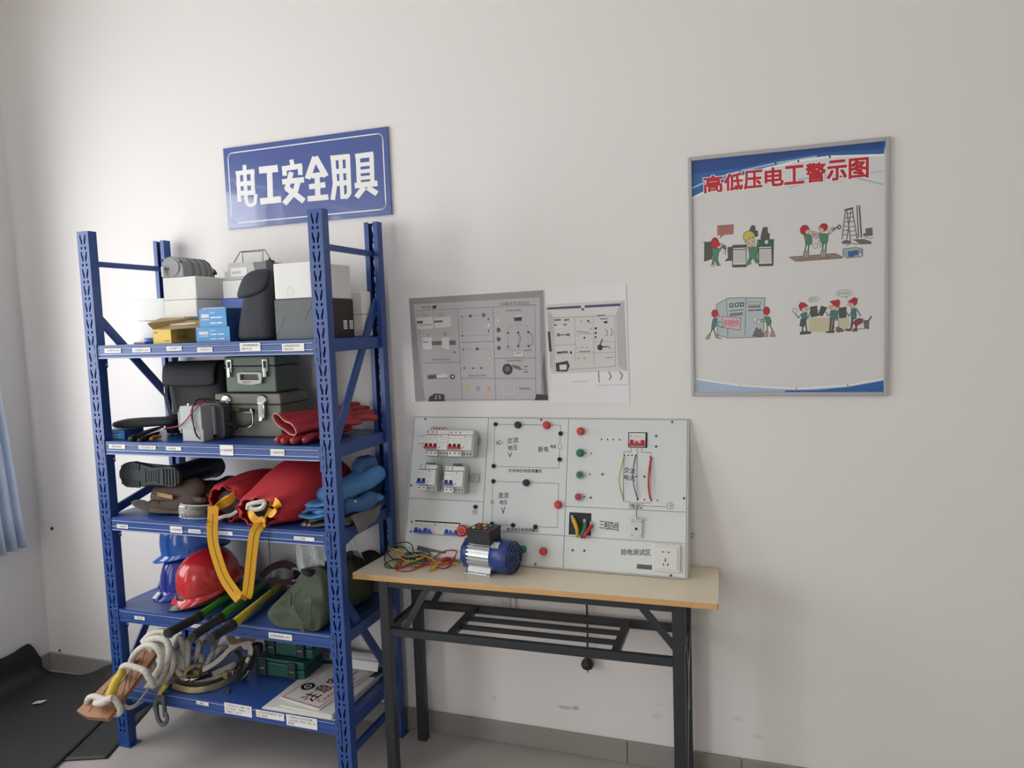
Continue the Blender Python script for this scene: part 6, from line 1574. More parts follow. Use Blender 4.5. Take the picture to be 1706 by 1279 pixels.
# red carrying bags with harnesses
RBG = mat('bag_red_cloth', '#b5222c', .7, var=.12, scale=10, bump=.25, bscale=90)
YST = mat('webbing_yellow', '#e0a51c', .6, var=.06, scale=60, bump=.12, bscale=900)
YDK = mat('webbing_seam', '#7d5c14', .7)
ROPEW = mat('rope_offwhite', '#cfcabf', .75, var=.55, scale=170, bump=.35, bscale=330)
def red_bag(lab, rings_spec, mouth_y):
    o = thing('harness_bag', lab, 'bag', (rings_spec[0][1], -.25, Z3), (0, 0, 0), 'red harness bags')
    mb = MB()
    rings = []
    n = 40
    for k, (y, cx, cz, hx, hz, ruf) in enumerate(rings_spec):
        r = []
        for i in range(n):
            a = 2 * PI * i / n
            c, s = math.cos(a), math.sin(a)
            q = (abs(c) ** 3 + abs(s) ** 3) ** (-1 / 3)
            w = 1 + ruf * math.sin(a * 9 + k) + ruf * .6 * math.sin(a * 5 + 2 * k)
            r.append(V((cx + hx * c * q * w, y + ruf * .05 * math.sin(a * 7), max(Z3 + .001, cz + hz * s * q * w))))
        rings.append(r)
    mb.loft(rings, RBG, False)
    mb.add(rings[-1], [range(n)], RBG)
    mb.jitter(.007, 12, lab.count('e'), zmin=Z3 + .001)
    obj('bag_cloth', mb, o, sub=1, solid=.003)
    mb2 = MB().tube(rings[0], .003, RBG, 6, 1, True)
    obj('gathered_hem', mb2, o)
    return o
b1 = red_bag('red cloth harness bag behind and left of the bigger red bag', [(-.405, .105, .990, .062, .058, .11), (-.385, .105, .992, .080, .068, .07), (-.35, .11, .990, .09, .070, .03), (-.28, .12, .998, .092, .078, .02), (-.2, .135, 1.0, .09, .08, .01), (-.12, .15, .99, .078, .068, .01), (-.085, .15, .98, .05, .045, .0)], -.40)
b2 = red_bag('bigger red cloth harness bag with gathered mouth in the middle of the shelf', [(-.425, .265, .975, .075, .045, .12), (-.415, .268, .978, .092, .052, .08), (-.385, .285, .985, .105, .062, .04), (-.33, .328, 1.02, .110, .098, .02), (-.25, .343, 1.035, .112, .113, .01), (-.17, .35, 1.03, .110, .108, .01), (-.10, .37, 1.01, .10, .088, .01), (-.075, .37, .99, .06, .05, 0)], -.42)
def webbing(par, P, wd, w=.04, name='webbing_strap', seam=True):
    mb = MB().ribbon(P, wd, w, .0025, YST, 6)
    o = obj(name, mb, par)
    return o
# strap pieces and ropes spilling out of the mouths
webbing(b1, [(.144,-.385,1.024),(.121,-.402,1.001),(.099,-.418,.988),(.085,-.435,.974),(.083,-.442,.961)], (.5, .2, .8), .034)
webbing(b1, [(.075,-.4,.979),(.105,-.392,1.001),(.135,-.38,1.009),(.143,-.37,1.02)], (.3, .3, .9), .03)
obj('rope', MB().tube([(.072,-.41,.932),(.113,-.415,.947),(.141,-.412,.953),(.164,-.4,.97)], .0075, ROPEW, 8), b1)
obj('drawcord', MB().tube([(.094,-.42,1.004),(.108,-.447,.986),(.094,-.449,.979),(.078,-.449,.972),(.089,-.449,.969),(.113,-.447,.992)], .0014, BLACKM, 6), b1)
webbing(b2, [(.297,-.4,1.006),(.344,-.43,1.012),(.357,-.437,.997),(.331,-.432,.973),(.293,-.41,.973)], (.3, .3, .9), .03)
webbing(b2, [(.222,-.415,.977),(.246,-.436,.963),(.267,-.437,.946),(.295,-.43,.95),(.293,-.41,.969)], (.4, .3, .8), .026)
obj('rope', MB().tube([(.222,-.425,.983),(.235,-.432,1),(.266,-.43,1.008),(.295,-.425,1.012),(.291,-.432,.992),(.261,-.437,.985),(.245,-.437,.991)], .0085, ROPEW, 8), b2)
obj('rope', MB().tube([(.236,-.42,.994),(.256,-.436,.984),(.283,-.438,.99),(.303,-.43,1.01)], .004, WHITEI, 8), b2)
obj('mouth_shade_plug', MB().loft([[V((.268 + r * .07 * math.cos(a), y, .977 + r * .038 * math.sin(a))) for a in [2 * PI * i / 16 for i in range(16)]] for y, r in ((-.402, .2), (-.398, .9), (-.39, 1))], mat('bag_mouth_shade', '#34323a', .7)), b2)  # dark plugs in both mouths stand in for the shade inside
obj('mouth_shade_plug', MB().loft([[V((.108 + r * .056 * math.cos(a), y, .988 + r * .05 * math.sin(a))) for a in [2 * PI * i / 16 for i in range(16)]] for y, r in ((-.388, .2), (-.384, .9), (-.376, 1))], mat('bag_mouth_shade', '#34323a', .7)), b1)
# the long loop hanging over the shelf edge: belongs to the left harness, runs into the right bag
hs = thing('harness_strap', 'yellow webbing strap hanging in a loop from the red bags', 'strap', (.19, -.47, .67))
LP = [(.095,-.452,.993),(.095,-.455,.965),(.093,-.458,.93)]
L2 = [(.091,-.458,.927),(.095,-.464,.864),(.114,-.468,.802),(.14,-.47,.74),(.177,-.472,.694),(.202,-.473,.67)]
L3 = [(.213,-.477,.673),(.236,-.476,.688),(.247,-.474,.736),(.258,-.471,.8),(.268,-.467,.866),(.276,-.463,.908),(.294,-.459,.934),(.314,-.452,.945)]
L4 = [(.324,-.452,.954),(.32,-.43,.954)]
mb = MB().ribbon(LP + L2, (.88, .30, 0), .0385, .003, YST, 7)
mb.ribbon(LP[1:] + L2[:-1], (.88, .30, 0), .0022, .0044, YDK, 7)
obj('left_run', mb, hs)
mb = MB().ribbon(L3, [(.9, .3, .25)] * 2 + [(.88, .3, 0)] * 4 + [(.8, .35, .3), (.4, .5, .6)], .0375, .003, YST, 7)
mb.ribbon(L3[1:], [(.9, .3, .25)] + [(.88, .3, 0)] * 4 + [(.8, .35, .3), (.4, .5, .6)], .0022, .0044, YDK, 7)
obj('right_run', mb, hs)
# thin dark cord hanging from the shelf edge
tag(obj('hanging_cord', MB().tube([(.319,-.441,.936),(.315,-.44,.875),(.295,-.415,.791),(.274,-.39,.702),(.268,-.38,.668),(.263,-.375,.65)], .0014, BLACKM, 6)), 'thin black cord hanging from the third shelf down to the yellow pole', 'cord')

CLB = mat('workwear_blue', '#4f86bd', .8, var=.08, scale=12, bump=.25, bscale=120)
CLB2 = mat('workwear_deep_blue', '#3f6796', .8, var=.08, scale=12, bump=.2, bscale=120)
CLG = mat('workwear_grey', '#6f6a68', .85, var=.1, scale=12, bump=.2, bscale=120)
def fold(par, name, m, A, B, w, h, seed, up=(0, 0, 1), amp=.008, n=12, zmin=None, taper=1, side=None):
    """a flattened, softly creased fold of cloth from A to B"""
    A, B = V(A), V(B)
    d = (B - A).normalized()
    x = (V(side) if side else d.cross(V(up))).normalized()
    u = x.cross(d).normalized()
    if u.z < 0:
        u = -u
    mb = MB()
    rings = []
    for k in range(n + 1):
        f = k / n
        c = A.lerp(B, f) + u * (.006 * math.sin(f * 7 + seed))
        e = min(1, .55 + 3 * min(f, 1 - f) ** .7)
        ww, hh = w * (1 + (taper - 1) * f) * (.8 + .2 * e), h * e
        rings.append([c + x * (ww * (abs(math.cos(a)) ** .6) * (1 if math.cos(a) > 0 else -1)) + u * (hh * (abs(math.sin(a)) ** .8) * (1 if math.sin(a) > 0 else -1)) for a in [2 * PI * i / 26 for i in range(26)]])
    mb.loft(rings, m)
    mb.jitter(amp, 16, seed, zmin=zmin)
    return obj(name, mb, par, sub=1)
fold(bb2, 'shaft', BOOTB, (-.06, -.325, Z3 + .05), (.0, -.10, Z3 + .048), .06, .040, 2, amp=.006, zmin=Z3 + .001)
fold(bb1, 'shaft', BOOTB, (-.10, -.32, Z3 + .085), (-.075, -.12, Z3 + .09), .055, .022, 6, amp=.006)
for o_, z_ in ((bb1, .988), (bb2, .952)):
    obj('toe_seam', MB().tube([(-.232, -.34 + .05 * math.cos(a), z_ + .026 * math.sin(a)) for a in [PI * i / 8 for i in range(9)]], .0014, SOLEB, 6, 1), o_)
obj('tongue', MB().box((-.20, -.372, .998), (.075, .006, .016), mat('tongue_tan', '#a58a58', .7), .002, M.Rotation(.12, 3, 'Y')), bb1)
gcw = thing('folded_workwear', 'grey folded work clothes under the blue clothes at the right end', 'clothes', (.53, -.3, Z3))
fold(gcw, 'lower_fold', CLG, (.40, -.335, Z3 + .008), (.585, -.30, Z3 + .010), .075, .006, 3, zmin=Z3 + .001, amp=.003)
fold(gcw, 'upper_fold', CLG, (.42, -.33, Z3 + .022), (.59, -.27, Z3 + .024), .07, .006, 5, zmin=Z3 + .001, amp=.003)
mb = MB()
rings = []
for k in range(10):
    f = k / 9
    x = .588 + .032 * math.sin(f * 1.7)
    z = Z3 + .032 - .060 * f ** 1.5
    rings.append([V((x + .003 * math.sin(5 * j + k), -.355 + .03 * j * (1 - .25 * f), z + .004 * math.sin(j * 2.1) + .03 * f * (j / 7) ** 2)) for j in range(8)])
mb.loft(rings, CLG, False, True, False)
obj('drooping_sleeve', mb, gcw, solid=.006, sub=1)
mb = MB()
for x, y in ((.443, -.408), (.462, -.409)):
    mb.lathe([(.006, 0), (.006, .002), (.0001, .003)], (x, y + .002, Z3 + .012), (0, -1, 0), mat('button_grey_brown', '#9a8f86', .4), 12)
obj('button', mb, gcw)
bcw = thing('folded_workwear', 'light blue folded work jacket rolled up at the right end of the third shelf', 'clothes', (.5, -.25, Z3 + .03))
fold(bcw, 'lower_fold', CLB, (.44, -.375, Z3 + .050), (.565, -.125, Z3 + .055), .078, .015, 1, amp=.006)
fold(bcw, 'main_fold', CLB, (.475, -.335, Z3 + .085), (.565, -.10, Z3 + .145), .062, .032, 7, amp=.009, n=16)
fold(bcw, 'collar_roll', CLB2, (.52, -.19, Z3 + .165), (.558, -.115, Z3 + .195), .030, .024, 11, amp=.005)
for k in range(3):
    fold(bcw, 'front_layer', (CLB, CLB2, CLB)[k], (.405 + .012 * k, -.362 + .008 * k, Z3 + .036 + .017 * k), (.562, -.335, Z3 + .045 + .022 * k), .050, .007, 21 + 3 * k, amp=.004, n=14)
fold(bcw, 'right_fold', CLB2, (.545, -.34, Z3 + .05), (.588, -.19, Z3 + .06), .036, .028, 13, amp=.008)
obj('snap', MB().lathe([(.006, 0), (.006, .002)], (.585, -.305, Z3 + .075), (.8, -.6, 0), STEEL, 12), bcw)

# ================================================================ fourth shelf
Z4 = SH[3] + .0005
def helmet(name, lab, col, o_, fwd, tilt, L=.285, Wd=.215, H=.155, grp='safety helmets', roll=0):
    """hard hat: domed shell with ridge, rim and front peak"""
    o = thing(name, lab, 'helmet', o_, (0, 0, 0), grp)
    f = V(fwd).normalized()
    u = V((0, 0, 1))
    s = u.cross(f).normalized()
    R = M.Rotation(tilt, 3, s) @ M.Rotation(roll, 3, f)
    f, s, u = R @ f, R @ s, R @ u
    O = V(o_)
    mb = MB()
    rings = []
    n = 48
    for k in range(15):
        e = k / 14
        ph = e * PI / 2
        r = []
        for i in range(n):
            a = 2 * PI * i / n
            c, si = math.cos(a), math.sin(a)
            rr = math.cos(ph) ** .75 if k < 14 else 0.001
            ridge = .006 * math.exp(-(si * rr / .16) ** 2) * (1 if e > .25 else e / .25) + .003 * math.exp(-((abs(si * rr) - .34) / .09) ** 2) * (1 if .3 < e < .95 else 0)
            z = H * math.sin(ph) ** .9 + ridge
            r.append(O + f * (L * .43 * c * rr) + s * (Wd * .46 * si * rr) + u * (z + .012))
        rings.append(r)
    # rim and peak below the dome
    rim = []
    for e2, dz in ((1.0, .012), (1.02, .006), (1.10, .0), (1.10, -.003), (1.0, .001)):
        r = []
        for i in range(n):
            a = 2 * PI * i / n
            c, si = math.cos(a), math.sin(a)
            pk = max(0, c) ** 1.4
            k = e2 + ((.20 * pk) if e2 > 1.05 else .02 * pk if e2 > 1.01 else 0)
            w = e2 if e2 <= 1.02 else 1.05 + .02 * pk
            r.append(O + f * (L * .43 * c * k) + s * (Wd * .46 * si * w) + u * (dz - (.012 * pk if e2 > 1.05 else 0)))
        rim.append(r)
    obj('shell', MB().loft(rings, col, False), o)
    obj('brim', MB().loft(rim, col, False), o)
    for sg in (-1, 1):
        q = O + s * (sg * Wd * .462) + u * .02 + f * .0
        obj('side_slot', MB().box(q, (.02, .02, .008), col, .002, M((f, s, u)).transposed()), o)
    mb = MB()
    for i in range(6):
        a = 2 * PI * i / 6 + .5
        mb.tube([O + f * (L * .38 * math.cos(a)) + s * (Wd * .4 * math.sin(a)) + u * .006, O + f * (L * .3 * math.cos(a)) + s * (Wd * .32 * math.sin(a)) + u * .07, O + u * .11], .004, BLACKM, 6)
    mb.tube([O + f * (L * .37 * math.cos(2 * PI * i / 20)) + s * (Wd * .4 * math.sin(2 * PI * i / 20)) + u * .004 for i in range(20)], .005, BLACKM, 6, 1, True)
    obj('headband', mb, o)
    return o, O, f, s, u
HB = mat('helmet_sky_blue', '#1f62c0', .18, var=.03, coat=.4)
HD = mat('helmet_navy_blue', '#26379a', .2, var=.03, coat=.3)
HR = mat('helmet_red', '#cc2a30', .2, var=.03, coat=.4)
HK = mat('helmet_dark', '#2e2a30', .35, var=.05)
h, O, f, s, u = helmet('safety_helmet', 'navy blue safety helmet at the bottom of the left stack', HD, (-.285, -.185, Z4 + .014), (-.2, -1, 0), 0, H=.15)
obj('white_sticker', MB().box(O + f * .148 + u * .006 - s * .01, (.022, .030, .001), WHITEI, 0, M((s, f, u)).transposed() @ M.Rotation(-.6, 3, 'X')), h)
h, O, f, s, u = helmet('safety_helmet', 'bright blue safety helmet on top of the navy one', HB, (-.262, -.175, Z4 + .165), (-.95, -.5, 0), math.radians(8), H=.155, L=.30, Wd=.225)
for a in (-1,):
    q = O + f * .06 - s * (.092) + u * .055
    obj('vent_rivet', MB().lathe([(.006, 0), (.006, .003), (.002, .004)], q, V((.55, -.8, .2)), mat('rivet_pale', '#c9cbbd', .4), 12), h)
helmet('safety_helmet', 'dark safety helmet lying under the red one', HK, (-.128, -.262, Z4 + .022), (-.42, -1, 0), math.radians(2), L=.285, Wd=.20, H=.04)
helmet('safety_helmet', 'red safety helmet leaning tilted beside the blue stack', HR, (-.118, -.258, Z4 + .062), (-.42, -1, 0), math.radians(15), L=.29, Wd=.215, H=.128, roll=math.radians(-5))
# telescopic poles with black grips
GRIP = mat('grip_black_rubber', '#26272a', .5, var=.1, scale=60, bump=.15, bscale=200)
PG1 = mat('pole_green', '#2f8a22', .3, var=.05, coat=.2)
PY1 = mat('pole_yellow', '#d6c62c', .3, var=.05, coat=.2)
PEND = mat('pole_end_grey', '#8e9198', .35, metal=.4)
def pole(lab, end, join, back, m, r=.0155):
    o = thing('insulated_pole', lab, 'pole', join, (0, 0, 0), 'insulated telescopic poles')
    e, j, b = V(end), V(join), V(back)
    d = (j - e).normalized()
    obj('tube', MB().lathe([(r, 0), (r, (b - j).length - .04), (r * .8, (b - j).length - .035)], j, b - j, m, 20), o)
    obj('end_ferrule', MB().lathe([(r * .95, 0), (r * .95, .04), (r * .6, .045)], b - (b - j).normalized() * .045, b - j, PEND, 18), o)
    L = (j - e).length
    obj('grip', MB().lathe([(r * 1.0, 0), (r * 1.15, .004), (r * 1.08, .012), (r * 1.05, L * .5), (r * 1.08, L - .028), (r * 1.28, L - .024), (r * 1.28, L - .016), (r * 1.12, L - .014), (r * 1.28, L - .010), (r * 1.28, L), (r, L + .002)], e, d, GRIP, 22), o)
    obj('end_hole', MB().lathe([(r * .7, 0), (r * .7, .001)], e - d * .0012, d, DARK, 16), o)
    return o
zp = Z4 + .0205
pole('green pole with black grip nearest the red helmet, leftmost of three', (.007,-.616,.582), (.008,-.459,.582), (-.062, -.07, zp), PG1)
pole('green pole with black grip in the middle between another green and the yellow pole', (.115,-.617,.582), (.093,-.451,.582), (.012, -.065, zp), PG1)
py = pole('yellow pole with black grip, rightmost of the three poles', (.186,-.607,.582), (.18,-.491,.582), (.096, -.07, zp), PY1)
mb = MB().box2((.138, -.445, .545), (.1385, -.4445, .56), WHITEP)
# leather and metal fittings at the back
LEA = mat('leather_maroon', '#4a2f30', .6, var=.15, scale=30)
lt = thing('leather_strap', 'coiled maroon leather strap behind the poles on the fourth shelf', 'strap', (.1, -.09, Z4))
mb = MB().ribbon([(.02, -.13, Z4 + .055), (.05, -.10, Z4 + .085), (.10, -.085, Z4 + .10), (.15, -.085, Z4 + .085), (.165, -.095, Z4 + .05), (.13, -.12, Z4 + .035), (.07, -.13, Z4 + .045)], (.1, .6, .7), .03, .005, LEA)
obj('strap_coil', mb, lt)
obj('strap_tail', MB().ribbon([(.165, -.095, Z4 + .05), (.18, -.12, Z4 + .02), (.2, -.14, Z4 + .004)], (0, 1, 0), .028, .004, LEA), lt)
ch = thing('earthing_clamp', 'grey metal earthing clamps heaped behind the yellow pole', 'clamp', (.19, -.11, Z4))
mb = MB().tube([(.15, -.10, Z4 + .07), (.17, -.11, Z4 + .095), (.20, -.105, Z4 + .085), (.205, -.10, Z4 + .055), (.18, -.09, Z4 + .04)], .007, PEND, 8).tube([(.19, -.13, Z4 + .04), (.215, -.13, Z4 + .075), (.235, -.12, Z4 + .07), (.23, -.11, Z4 + .03)], .006, PEND, 8).cyl((.17, -.13, Z4 + .05), (.225, -.10, Z4 + .06), .006, .006, PEND, 10)
obj('clamp_jaws', mb, ch)
obj('clamp_base', MB().box2((.15, -.145, Z4), (.235, -.085, Z4 + .04), mat('clamp_dark', '#3f3f40', .5), .006), ch)
# olive canvas bag
CAN = mat('canvas_olive', '#4b5543', .85, var=.1, scale=18, bump=.3, bscale=500)
cbag = thing('canvas_bag', 'olive canvas bag open at the top at the right end of the fourth shelf', 'bag', (.41, -.26, Z4))
mb = MB()
rings = []
n = 44
for k, (y, xa, xb, h) in enumerate(((-.434, .305, .485, .135), (-.433, .295, .498, .145), (-.425, .285, .508, .152), (-.395, .272, .518, .172), (-.36, .268, .52, .176), (-.30, .270, .52, .172), (-.22, .278, .522, .165), (-.15, .285, .525, .17), (-.10, .292, .522, .165), (-.085, .30, .515, .15), (-.083, .31, .505, .14))):
    cx, hx = (xa + xb) / 2, (xb - xa) / 2
    r = []
    for i in range(n):
        a = 2 * PI * i / n
        c, si = math.cos(a), math.sin(a)
        q = (abs(c) ** 5 + abs(si) ** 5) ** (-1 / 5)
        z = h / 2 + h / 2 * si * q
        top = max(0, z / h - .35) / .65
        x = cx + .022 * top + hx * c * q * (1 - .55 * top ** 1.3)
        z += top * (.035 * (x - cx) / hx + .014 * math.sin(x * 38 + y * 21))
        r.append(V((x + .006 * math.sin(z * 60 + k), y + (.075 * top if y < -.38 else .03 * top if y < -.3 else 0) - .012 * max(0, -c) * (y < -.42) * (1 - top), Z4 + .001 + max(0, z))))
    rings.append(r)
mb.loft(rings, CAN)
mb.jitter(.007, 11, 21, zmin=Z4 + .0008)
obj('bag_body', mb, cbag, sub=1)
mb = MB().ribbon([(.386,-.425,.686),(.39,-.438,.647),(.404,-.447,.628),(.429,-.452,.599),(.454,-.452,.577),(.463,-.452,.603),(.464,-.449,.642),(.463,-.44,.672),(.434,-.42,.668)], (.8, .3, .5), .026, .0035, CAN)
obj('carry_strap', mb, cbag)
fold(cbag, 'opening_shade', mat('canvas_lining_and_shade', '#23241f', .85, var=.1), (.385, -.355, Z4 + .172), (.485, -.20, Z4 + .188), .036, .012, 2, amp=.004)  # dark fold laid on top stands in for the shade inside the bag
obj('seam', MB().tube([(.369,-.422,.69),(.381,-.425,.689),(.388,-.434,.669),(.388,-.44,.648)], .0012, DARK, 6), cbag)
mb = MB()
rings = []
for k in range(9):
    f = k / 8
    a = V((.40, -.24, Z4 + .16)).lerp(V((.53, -.10, Z4 + .175)), f)
    rings.append([a + V((-.05, 0, -.02 + .02 * math.sin(k))), a + V((-.02, .01, .02)), a + V((.03, 0, .015 + .01 * math.sin(k * 2))), a + V((.07, -.02, -.04))])
mb.loft(rings, mat('canvas_lining_and_shade', '#23241f', .85, var=.1), False, True, False)
obj('rear_flap', mb, cbag, solid=.004, sub=1)
# clear plastic bag on the canvas bag
FILM = film('crumpled_film', '#f4f6f6', .22, .12)
pb = MB()
rings = []
for z, cx, cy, hx, hy in ((.735, .375, -.30, .03, .02), (.745, .378, -.30, .044, .03), (.77, .378, -.29, .05, .034), (.80, .372, -.28, .055, .036), (.83, .372, -.275, .062, .036), (.848, .38, -.27, .06, .03), (.858, .385, -.27, .045, .022)):
    rings.append([V((cx + hx * math.cos(a) * (1 + .22 * math.sin(3 * a + z * 60)), cy + hy * math.sin(a) * (1 + .25 * math.sin(5 * a + z * 45)), z)) for a in [2 * PI * i / 40 for i in range(40)]])
PBZ = -.005
pb.loft(rings, FILM)
pb.jitter(.016, 26, 5)
for v_ in pb.v:
    v_.z = v_.z - .012
tag(obj('plastic_bag', pb, sub=1), 'crumpled clear plastic bag standing on the olive canvas bag', 'bag')
mb = MB()
rings = []
for k in range(12):
    f = k / 11
    z = .70 + .165 * f
    rings.append([V((.487 - .050 * f + .012 * j * (1 - .3 * f), -.155 + .006 * math.sin(j * 2.3 + f * 6), z)) for j in range(5)])
mb.loft(rings, FILM, False, True, False)
tag(obj('plastic_sleeve', mb, sub=1), 'clear plastic sleeve standing upright behind the right rack post', 'sleeve')

# ================================================================ bottom shelf
Z5 = SH[4] + .0005
# climbing board wound with white rope
WOODP = mat('climbing_board_wood', '#9c6f4a', .5, var=.22, scale=7, stretch=(9, 2, 9), bump=.12, bscale=40)
WOODE = mat('board_end_grain', '#9a6f4e', .6, var=.15, scale=40)
A0, A1, B0, B1 = [V(p) for p in [(-.39,-.66,.271),(-.258,-.645,.254),(-.332,-.415,.399),(-.261,-.405,.392)]]
cbd = thing('climbing_board', 'brown wooden climbing board jutting out over the bottom shelf edge', 'board', tuple(A0))
nrm = (B0 - A0).cross(A1 - A0).normalized()
if nrm.z > 0:
    nrm = -nrm
mb = MB()
mid = A0.lerp(A1, .42) + (A0 - B0).normalized() * .012
top = [A0, mid, A1, B1, B0]
bot = [p + nrm * .021 for p in top]
n5 = 5
mb.add(top, [(0, 1, 2, 3, 4)], WOODP).add(bot, [(4, 3, 2, 1, 0)], WOODP)
for i in range(n5):
    j = (i + 1) % n5
    mb.add([top[i], top[j], bot[j], bot[i]], [(0, 1, 2, 3)], WOODE if i < 2 else WOODP)
bmx = MB()
obj('plank', mb, cbd)
def onp(a, b, h=.0):
    """point on the plank: a along, b across, h above"""
    return (A0.lerp(B0, a)).lerp(A1.lerp(B1, a), b) - nrm * h
mb = MB()
for q in (((.02, .35), (.45, .2)), ((.42, .95), (.9, .05)), ((.42, .55), (.86, .45)), ((.55, .97), (.98, .35)), ((.3, .95), (.6, .5))):
    mb.tube([onp(*q[0], .0006), onp(*q[1], .0006)], .0009, BLACKM, 6, 1)
obj('cord', mb, cbd)
YH = mat('yellow_sleeve', '#cdb23e', .5, var=.06)
Yp = [(-.291,-.603,.303),(-.286,-.59,.336),(-.28,-.578,.362),(-.269,-.572,.377),(-.271,-.567,.389),(-.279,-.565,.389)]
ye = thing('yellow_rope_sleeve', 'yellow plastic sleeve standing on the wooden climbing board', 'sleeve', Yp[0])
obj('sleeve_tube', MB().tube(Yp, [.0185, .017, .0155, .0125, .0125, .005], YH, 16), ye)
rp = thing('braided_rope', 'white braided rope wound round the wooden climbing board', 'rope', (-.335,-.347,.26))
rr = .0115
obj('front_turn', MB().tube([(-.377,-.625,.285),(-.363,-.628,.306),(-.34,-.626,.314),(-.31,-.628,.313),(-.28,-.63,.312),(-.258,-.628,.321),(-.245,-.622,.313),(-.236,-.618,.293),(-.233,-.614,.273),(-.25,-.605,.253),(-.282,-.595,.239)], rr * .95, ROPEW, 10), rp)
obj('knot', MB().tube([(-.322,-.638,.299),(-.292,-.645,.304),(-.271,-.642,.312),(-.258,-.635,.321),(-.245,-.632,.324)], rr, ROPEW, 10), rp)
obj('middle_turn', MB().tube([(-.315,-.52,.352),(-.302,-.53,.382),(-.28,-.527,.391),(-.243,-.524,.386),(-.208,-.52,.376),(-.197,-.517,.356),(-.19,-.51,.334),(-.195,-.5,.309)], rr * 1.05, ROPEW, 10), rp)
obj('big_loop', MB().tube([(-.331,-.47,.36),(-.317,-.468,.391),(-.293,-.465,.419),(-.257,-.462,.441),(-.222,-.46,.444),(-.197,-.458,.427),(-.19,-.458,.398),(-.197,-.46,.365),(-.214,-.462,.338),(-.23,-.468,.319)], rr * 1.05, ROPEW, 10), rp)
obj('second_loop', MB().tube([(-.282,-.445,.444),(-.252,-.445,.458),(-.213,-.442,.467),(-.18,-.44,.46),(-.166,-.44,.436),(-.171,-.442,.403),(-.186,-.445,.379)], rr * 1.05, ROPEW, 10), rp)
obj('third_loop', MB().tube([(-.302,-.43,.437),(-.275,-.43,.462),(-.246,-.425,.478),(-.209,-.42,.485),(-.17,-.42,.473)], rr * 1.05, ROPEW, 10), rp)
rng = random.Random(5)
for k in range(7):
    x = -.31 + .010 * (k % 3) + .022 * (k // 3)
    y = -.40 + .045 * (k // 2) * .9
    c = V((x + .05, y, .335 + .012 * math.sin(k * 2)))
    R_ = .062 + .012 * math.sin(k * 1.7)
    P = [c + V((R_ * .55 * math.cos(a) + .01 * math.sin(2 * a + k), .014 * math.sin(a + k), R_ * math.sin(a) * 1.08 + .004 * math.sin(3 * a + k))) for a in [2 * PI * i / 12 for i in range(12)]]
    P = [V((p.x, p.y, max(Z5 + rr, p.z))) for p in P]
    obj('coil', MB().tube(P, rr * .95, ROPEW, 8, 4, True), rp)
for k in range(4):
    c = V((-.20 + .02 * k, -.32 + .05 * k, Z5 + .05))
    P = [c + V((.055 * math.cos(a), .05 * math.sin(a) , .032 * math.sin(a * 2 + k) + .01 * k)) for a in [2 * PI * i / 12 for i in range(12)]]
    P = [V((p.x, p.y, max(Z5 + rr, p.z))) for p in P]
    obj('coil', MB().tube(P, rr * .9, ROPEW, 8, 4, True), rp)
tag(obj('blue_tag', MB().prism([(-.238,-.292),(-.248,-.262),(-.222,-.251),(-.211,-.273),(-.218,-.294)], floorf(.335), .002, mat('tag_sky_blue', '#3c8fce', .5))), 'small sky blue tag lying on the white rope coils', 'tag')
# safety belt webbing with buckle and hook
WEBW = mat('webbing_cream', '#b9b2a2', .75, var=.1, scale=60, bump=.2, bscale=700)
OLV = mat('buckle_olive_brass', '#8f8353', .4, metal=.4, var=.1)
sb = thing('safety_belt', 'cream lineman belt with olive buckle spread on the bottom shelf', 'belt', (-.1, -.36, Z5))
obj('loose_end', MB().ribbon([(-.233,-.6,.281),(-.223,-.585,.267),(-.217,-.56,.266),(-.215,-.53,.283),(-.215,-.505,.299),(-.215,-.492,.309)], (.5, -.3, .8), .022, .003, WEBW), sb)
obj('front_band', MB().ribbon([(-.311,-.426,.262),(-.266,-.422,.268),(-.244,-.395,.272),(-.217,-.367,.28),(-.204,-.362,.29)], (.2, .9, .5), .026, .003, WEBW), sb)
obj('arching_band', MB().ribbon([(-.11,-.34,.306),(-.07,-.33,.328),(-.043,-.31,.35),(-.015,-.29,.38),(.011,-.27,.395),(.041,-.26,.394),(.055,-.26,.375),(.057,-.27,.351),(.046,-.28,.329)], (.2, .5, .85), .018, .003, WEBW), sb)
mb = MB().prism([(-.21,-.391),(-.226,-.332),(-.18,-.308),(-.123,-.357)], floorf(.286), .004, OLV)
mb.box((-.133,-.335,.295), (.028, .035, .022), OLV, .004)
obj('buckle', mb, sb)
obj('buckle_webbing', MB().ribbon([(-.17,-.373,.289),(-.172,-.362,.305),(-.158,-.352,.318),(-.142,-.337,.322),(-.135,-.311,.318)], (.8, -.4, 0), .022, .004, mat('webbing_rose_cream', '#b89d8c', .75, var=.1, scale=60, bump=.2)), sb)
tp = MB()
for c in [(-.171,-.376,.268),(-.151,-.366,.268)]:
    tp.lathe([(.0085, 0), (.011, 0), (.011, .07), (.0085, .07), (.0085, 0)], c, (.25, .95, .02), STEEL, 16, True, False)
tpo = obj('twin_tubes', tp, sb)
obj('belt_layers', MB().ribbon([(-.228,-.358,.256),(-.163,-.367,.258),(-.117,-.352,.262),(-.078,-.328,.268),(-.048,-.312,.275),(-.028,-.294,.28)], (.1, .2, 1), .016, .003, WEBW).ribbon([(-.093,-.309,.275),(-.067,-.289,.285),(-.041,-.268,.295),(-.028,-.252,.3)], (.1, .6, .8), .022, .003, WEBW), sb)
sh_ = thing('snap_hook', 'grey steel snap hook hanging from the bottom shelf edge', 'hook', (-.215,-.455,.144))
HK_ = mat('hook_grey_steel', '#6f7476', .4, metal=.5, var=.06)
Yh = -.455
